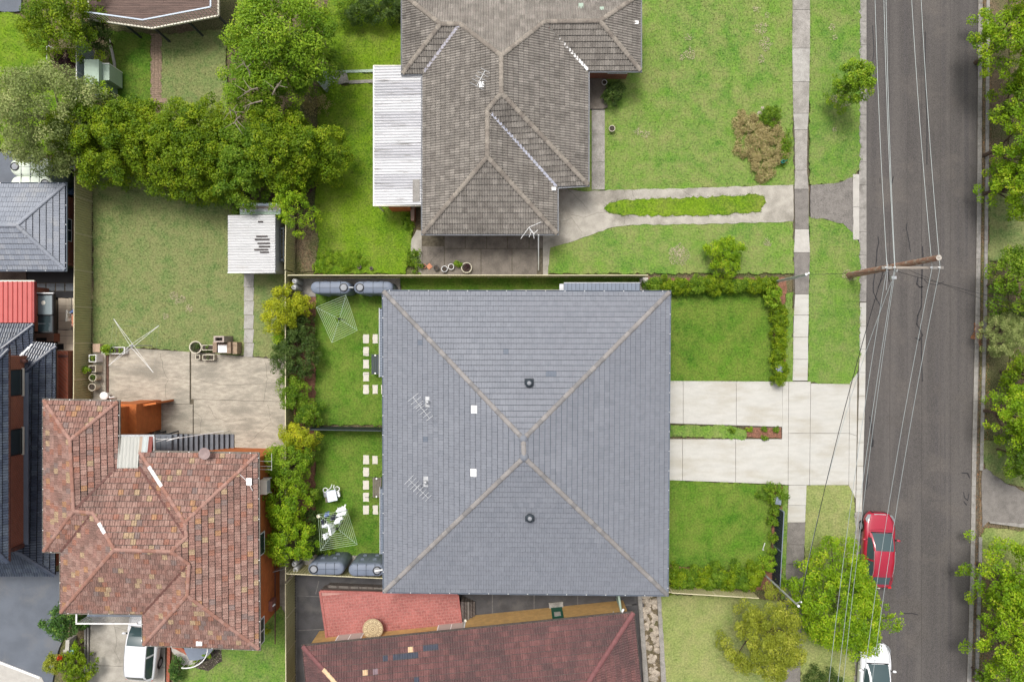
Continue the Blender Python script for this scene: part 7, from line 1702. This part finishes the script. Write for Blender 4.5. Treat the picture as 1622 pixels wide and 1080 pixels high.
# ------------------------------------------------------------------ cars
def car(label, loc, rz, paint, L=4.55, hatch=False, tall=0.0, group=None):
    t = thing('parked_car', label, 'car', loc, rz, group); k = L/4.6
    def lerp(a, b, f): return a+(b-a)*f
    st_ = [(-2.30,.60,.62,.32),(-2.24,.74,.80,.26),(-2.08,.82,.93,.22),(-1.7,.87,.98,.2),(-1.1,.895,.985,.2),(-.3,.905,.98,.2),(.5,.905,.96,.2),(1.05,.895,.955,.2),(1.45,.88,.90,.2),(1.85,.84,.83,.22),(2.10,.74,.76,.24),(2.24,.58,.68,.28),(2.30,.40,.58,.32)]
    if hatch: st_[0] = (-2.30,.66,.80,.32); st_[1] = (-2.25,.78,.92,.26); st_[2] = (-2.1,.85,.98,.22)
    m = MB(); SE = []
    for y, w_, zt_, zb_ in st_:
        zt_ += tall*.6
        half = [(0,zt_),(.35*w_,zt_-.004),(.65*w_,zt_-.015),(.85*w_,zt_-.045),(.95*w_,zt_-.11),(w_,zt_-.22),(w_*.985,zt_-.36),(w_*.97,(zt_+zb_)*.42),(w_*.93,zb_),(0,zb_)]
        SE.append([(x, y*k, z) for x, z in half]+[(-x, y*k, z) for x, z in half[-2:0:-1]])
    n = len(SE[0]); 
    for r in SE: m.v += r
    for i in range(len(SE)-1):
        for j in range(n): jj = (j+1)%n; m.f.append((i*n+j, i*n+jj, (i+1)*n+jj, (i+1)*n+j)); m.m.append(0)
    m.f.append(tuple(range(n))); m.m.append(0); m.f.append(tuple((len(SE)-1)*n+j for j in range(n-1,-1,-1))); m.m.append(0)
    body_ = m.build('body', paint, t, local=True, smooth=True); md = body_.modifiers.new('sub', 'SUBSURF'); md.levels = 2; md.render_levels = 2
    # greenhouse: rings of (y, half width at base, half width at roof, z roof)
    zb = .93+tall*.6; hz = tall
    if hatch: G_ = [(1.18,.70,.66,zb+.02),(.95,.74,.64,1.14+hz),(.55,.77,.61,1.36+hz),(.2,.785,.60,1.445+hz),(-.5,.79,.60,1.47+hz),(-1.3,.785,.585,1.43+hz),(-1.75,.77,.57,1.36+hz),(-2.0,.75,.58,1.14+hz),(-2.16,.72,.62,zb+.04)]
    else: G_ = [(1.15,.70,.66,zb+.02),(.9,.74,.64,1.13+hz),(.5,.77,.60,1.33+hz),(.15,.785,.585,1.41+hz),(-.45,.79,.58,1.43+hz),(-1.05,.78,.565,1.38+hz),(-1.4,.76,.56,1.26+hz),(-1.75,.72,.58,1.08+hz),(-1.98,.68,.62,zb+.03)]
    def ring(g_):
        y, wb, wr, z = g_; return [(-wb,y*k,zb-.03),(-(wb+wr)/2,y*k,(zb+z)/2),(-wr,y*k,z-.045),(-wr*.9,y*k,z-.008),(-wr*.5,y*k,z+.012),(0,y*k,z+.018),(wr*.5,y*k,z+.012),(wr*.9,y*k,z-.008),(wr,y*k,z-.045),((wb+wr)/2,y*k,(zb+z)/2),(wb,y*k,zb-.03)]
    RG = [ring(g_) for g_ in G_]; m = MB(); n = 11
    for r in RG: m.v += r
    for i in range(len(RG)-1):
        for j in range(n-1): m.f.append((i*n+j, i*n+j+1, (i+1)*n+j+1, (i+1)*n+j)); m.m.append(0)
    m.build('cabin', paint, t, local=True, smooth=True)
    def glass(i0, i1, j0, j1, name, off=.009, shr=.04):
        m = MB(); ids = {}
        rows = range(i0, i1+1); cols = range(j0, j1+1); pts = {}
        cen = Vector((0,0,.9))
        for i in rows:
            for j in cols:
                p = Vector(RG[i][j]); o_ = Vector((p.x*.9 if abs(j-5)>3 else p.x*.15, (p.y-0)*.35, 1.0 if abs(j-5)<=3 else .35)).normalized(); pts[i,j] = p+o_*off
        # pull the border in
        q = {}
        for i in rows:
            for j in cols:
                p = pts[i,j].copy()
                if i == i0: p = p.lerp(pts[i+1,j], shr*2.2)
                if i == i1: p = p.lerp(pts[i-1,j], shr*2.2)
                if j == j0: p = p.lerp(pts[i,j+1], shr*3)
                if j == j1: p = p.lerp(pts[i,j-1], shr*3)
                q[i,j] = p
        for i in rows:
            for j in cols: ids[i,j] = len(m.v); m.v.append(tuple(q[i,j]))
        for i in list(rows)[:-1]:
            for j in list(cols)[:-1]: m.f.append((ids[i,j],ids[i,j+1],ids[i+1,j+1],ids[i+1,j])); m.m.append(0)
        return m.build(name, MAT['carglass'], t, local=True, smooth=True)
    glass(0,3,3,7,'windscreen',.012,.03); last = len(G_)-1; glass(last-2,last,3,7,'rear_window',.012,.05)
    glass(1,4,0,2,'side_window'); glass(4,last-1,0,2,'side_window'); glass(1,4,8,10,'side_window'); glass(4,last-1,8,10,'side_window')
    MB().box(-.62,.62,1.13*k,1.19*k,zb-.02,zb+.035).build('cowl', MAT['black'], t, local=True)
    for s in (-1,1): MB().tube([(s*.25-.3*s*0,1.12*k,zb+.06),(s*.25+.35,1.02*k,zb+.12)], .009, 4).build('wiper', MAT['black'], t, local=True)
    z1_ = tall*.6
    for s in (-1,1):
        m = MB(); m.v += [(s*.80,1.72*k,.78+z1_),(s*.62,2.02*k,.775+z1_),(s*.52,2.19*k,.70+z1_),(s*.70,2.17*k,.66+z1_),(s*.84,1.92*k,.68+z1_)]; m.v = [(x,y,z+.025) for x,y,z in m.v]; m.f.append((0,1,2,3,4)); m.m.append(0); m.build('headlight', M('headlight_lens', (.22,.23,.24), .05, 5, .15) if 'headlight_lens' not in bpy.data.materials else bpy.data.materials['headlight_lens'], t, local=True)
        tl = bpy.data.materials.get('tail_light') or M('tail_light', (.55,.02,.02), .05, 5, .2); m = MB(); m.box(s*.66-.09,s*.66+.09,-2.25*k,-2.12*k,.70+z1_,.82+z1_) ; m.build('tail_light', tl, t, local=True)
        m = MB(); m.v += [(0,0,0)]; m = MB(); 
        mm = MB().box(-.06,.06,-.045,.045,-.05,.05); o = mm.build('mirror', paint, t, local=True); md = o.modifiers.new('sub','SUBSURF'); md.levels = md.render_levels = 2; o.scale = (2.3,2.0,1.9); o.location = (s*.965,.72*k,.97+z1_)
        MB().box(min(s*.80,s*.94),max(s*.80,s*.94),.68*k,.76*k,.90+z1_,.97+z1_).build('mirror_arm', MAT['black'], t, local=True)
        for y in (1.38, -1.36):
            yy = y*k; m = MB(); N_ = 24; R_ = .325
            for x, r in ((s*.67,R_*.9),(s*.69,R_),(s*.865,R_),(s*.88,R_*.9),(s*.88,R_*.66)):
                for q in range(N_): a_ = 2*math.pi*q/N_; m.v.append((x, yy+math.cos(a_)*r, R_+math.sin(a_)*r))
            for i in range(4):
                for q in range(N_): qq = (q+1)%N_; m.f.append((i*N_+q, i*N_+qq, (i+1)*N_+qq, (i+1)*N_+q)); m.m.append(0)
            m.build('tyre', MAT['rubber'], t, local=True, smooth=False)
            m = MB()
            for x, r in ((s*.87,R_*.66),(s*.86,R_*.56),(s*.875,R_*.16),(s*.88,0.001)):
                for q in range(N_): a_ = 2*math.pi*q/N_; f_ = 1 if (q%5) else .8; m.v.append((x, yy+math.cos(a_)*r, R_+math.sin(a_)*r))
            for i in range(3):
                for q in range(N_): qq = (q+1)%N_; m.f.append((i*N_+q, i*N_+qq, (i+1)*N_+qq, (i+1)*N_+q)); m.m.append(0)
            m.build('rim', MAT['grey'], t, local=True)
            m = MB()
            for q in range(13):
                a_ = math.pi*q/12; 
                for x, r in ((s*.80,R_*1.05),(s*.896,R_*1.05),(s*.896,R_*1.17)): m.v.append((x, yy+math.cos(a_)*r, R_+.01+math.sin(a_)*r))
            for q in range(12):
                for i in range(2): a0_ = q*3+i; m.f.append((a0_,a0_+3,a0_+4,a0_+1)); m.m.append(0)
            m.build('wheel_arch', MAT['black'], t, local=True)
    MB().box(-.42,.42,2.20*k,2.30*k,.42,.60).build('grille', MAT['black'], t, local=True); MB().box(-.34,.34,2.17*k,2.225*k,.66+z1_,.705+z1_).build('grille_bar', MAT['zinc'], t, local=True)
    MB().box(-.36,.36,.55*k,.72*k,.78+tall*.6,.86+tall*.6).build('dashboard', MAT['black'], t, local=True); MB().box(-.2,.2,-2.335*k,-2.28*k,.55,.66).build('number_plate', MAT['offwhite'], t, local=True)
    # roof rails of trim and shut lines
    for s in (-1,1):
        pr_ = [(s*(G_[i][2]+.0), G_[i][0]*k, G_[i][3]-.02) for i in range(3, last-1)]; MB().tube(pr_, .012, 4).build('roof_trim', MAT['zinc'], t, local=True)
    seam_ = MB(); seam_.tube([(-.66,1.28*k,.925+z1_),(0,1.36*k,.94+z1_),(.66,1.28*k,.925+z1_)], .006, 4); 
    for s in (-1,1): seam_.tube([(s*.70,1.2*k,.925+z1_),(s*.70,1.6*k,.87+z1_),(s*.58,2.02*k,.79+z1_)], .006, 4); seam_.tube([(s*.90,.95*k,.85+z1_),(s*.905,.95*k,.45)], .006, 4); seam_.tube([(s*.90,-.25*k,.85+z1_),(s*.905,-.25*k,.45)], .006, 4)
    seam_.build('panel_gap', MAT['black'], t, local=True); t.scale = (1.09, 1.0, 1.03)
    return t
def paintmat(name, c): 
    m, t, b = newmat(name); b.inputs['Base Color'].default_value = (*c, 1); b.inputs['Roughness'].default_value = .3; b.inputs['Coat Weight'].default_value = 1; b.inputs['Coat Roughness'].default_value = .04; return m
car('red sedan parked at the kerb with its tail under the street tree', P(1382,866,-.1), math.radians(-2.5), paintmat('crimson_paint', (.33,.008,.03)), 4.7)
car('white car parked at the kerb at the bottom edge of the photo', P(1376,1068,-.1), math.radians(-2.5), paintmat('white_car_paint', (.75,.76,.78)), 4.6)
car('white hatchback on the concrete driveway beside the clipped hedge', P(237,1010,.03), math.radians(-4), bpy.data.materials['white_car_paint'], 4.5, True, .16)
# ------------------------------------------------------------------ patio bits on the left
dr_ = thing('drying_frame', 'black square line frame on the cream tiles with towels', 'drying rack', (*P2(106,497),0))
z = 1.0; pts = [P(92,471,z),P(123,471,z),P(123,522,z),P(92,522,z)]
for i in range(4): MB().tube([pts[i],pts[(i+1)%4]], .02, 5).build('rail', MAT['black'], dr_)
MB().tube([P(113,471,z),P(113,522,z)], .02, 5).build('rail', MAT['black'], dr_)
for q in pts: MB().tube([(q[0],q[1],0),q], .02, 5).build('leg', MAT['black'], dr_)
for i,(px,py,L,ang,mat,lab) in enumerate(((114,493,.35,40,'laundrys','purple blue towel hung over the black square frame'),(114.5,507,.75,90,'terracotta','salmon towel hung over the black square frame'),(105,500,.7,90,'offwhite','cream towel hung on the black square frame'))):
    cloth('hanging_towel', lab, px, py, L, .5, ang, mat, z=1.02, seed=30+i)
bb = thing('door_mat', 'black mat on the cream tiles at the foot of the patio', 'mat', P(96,549,.03)); MB().box(-.2,.2,-.18,.18,0,.03).build('mat', MAT['black'], bb, local=True)
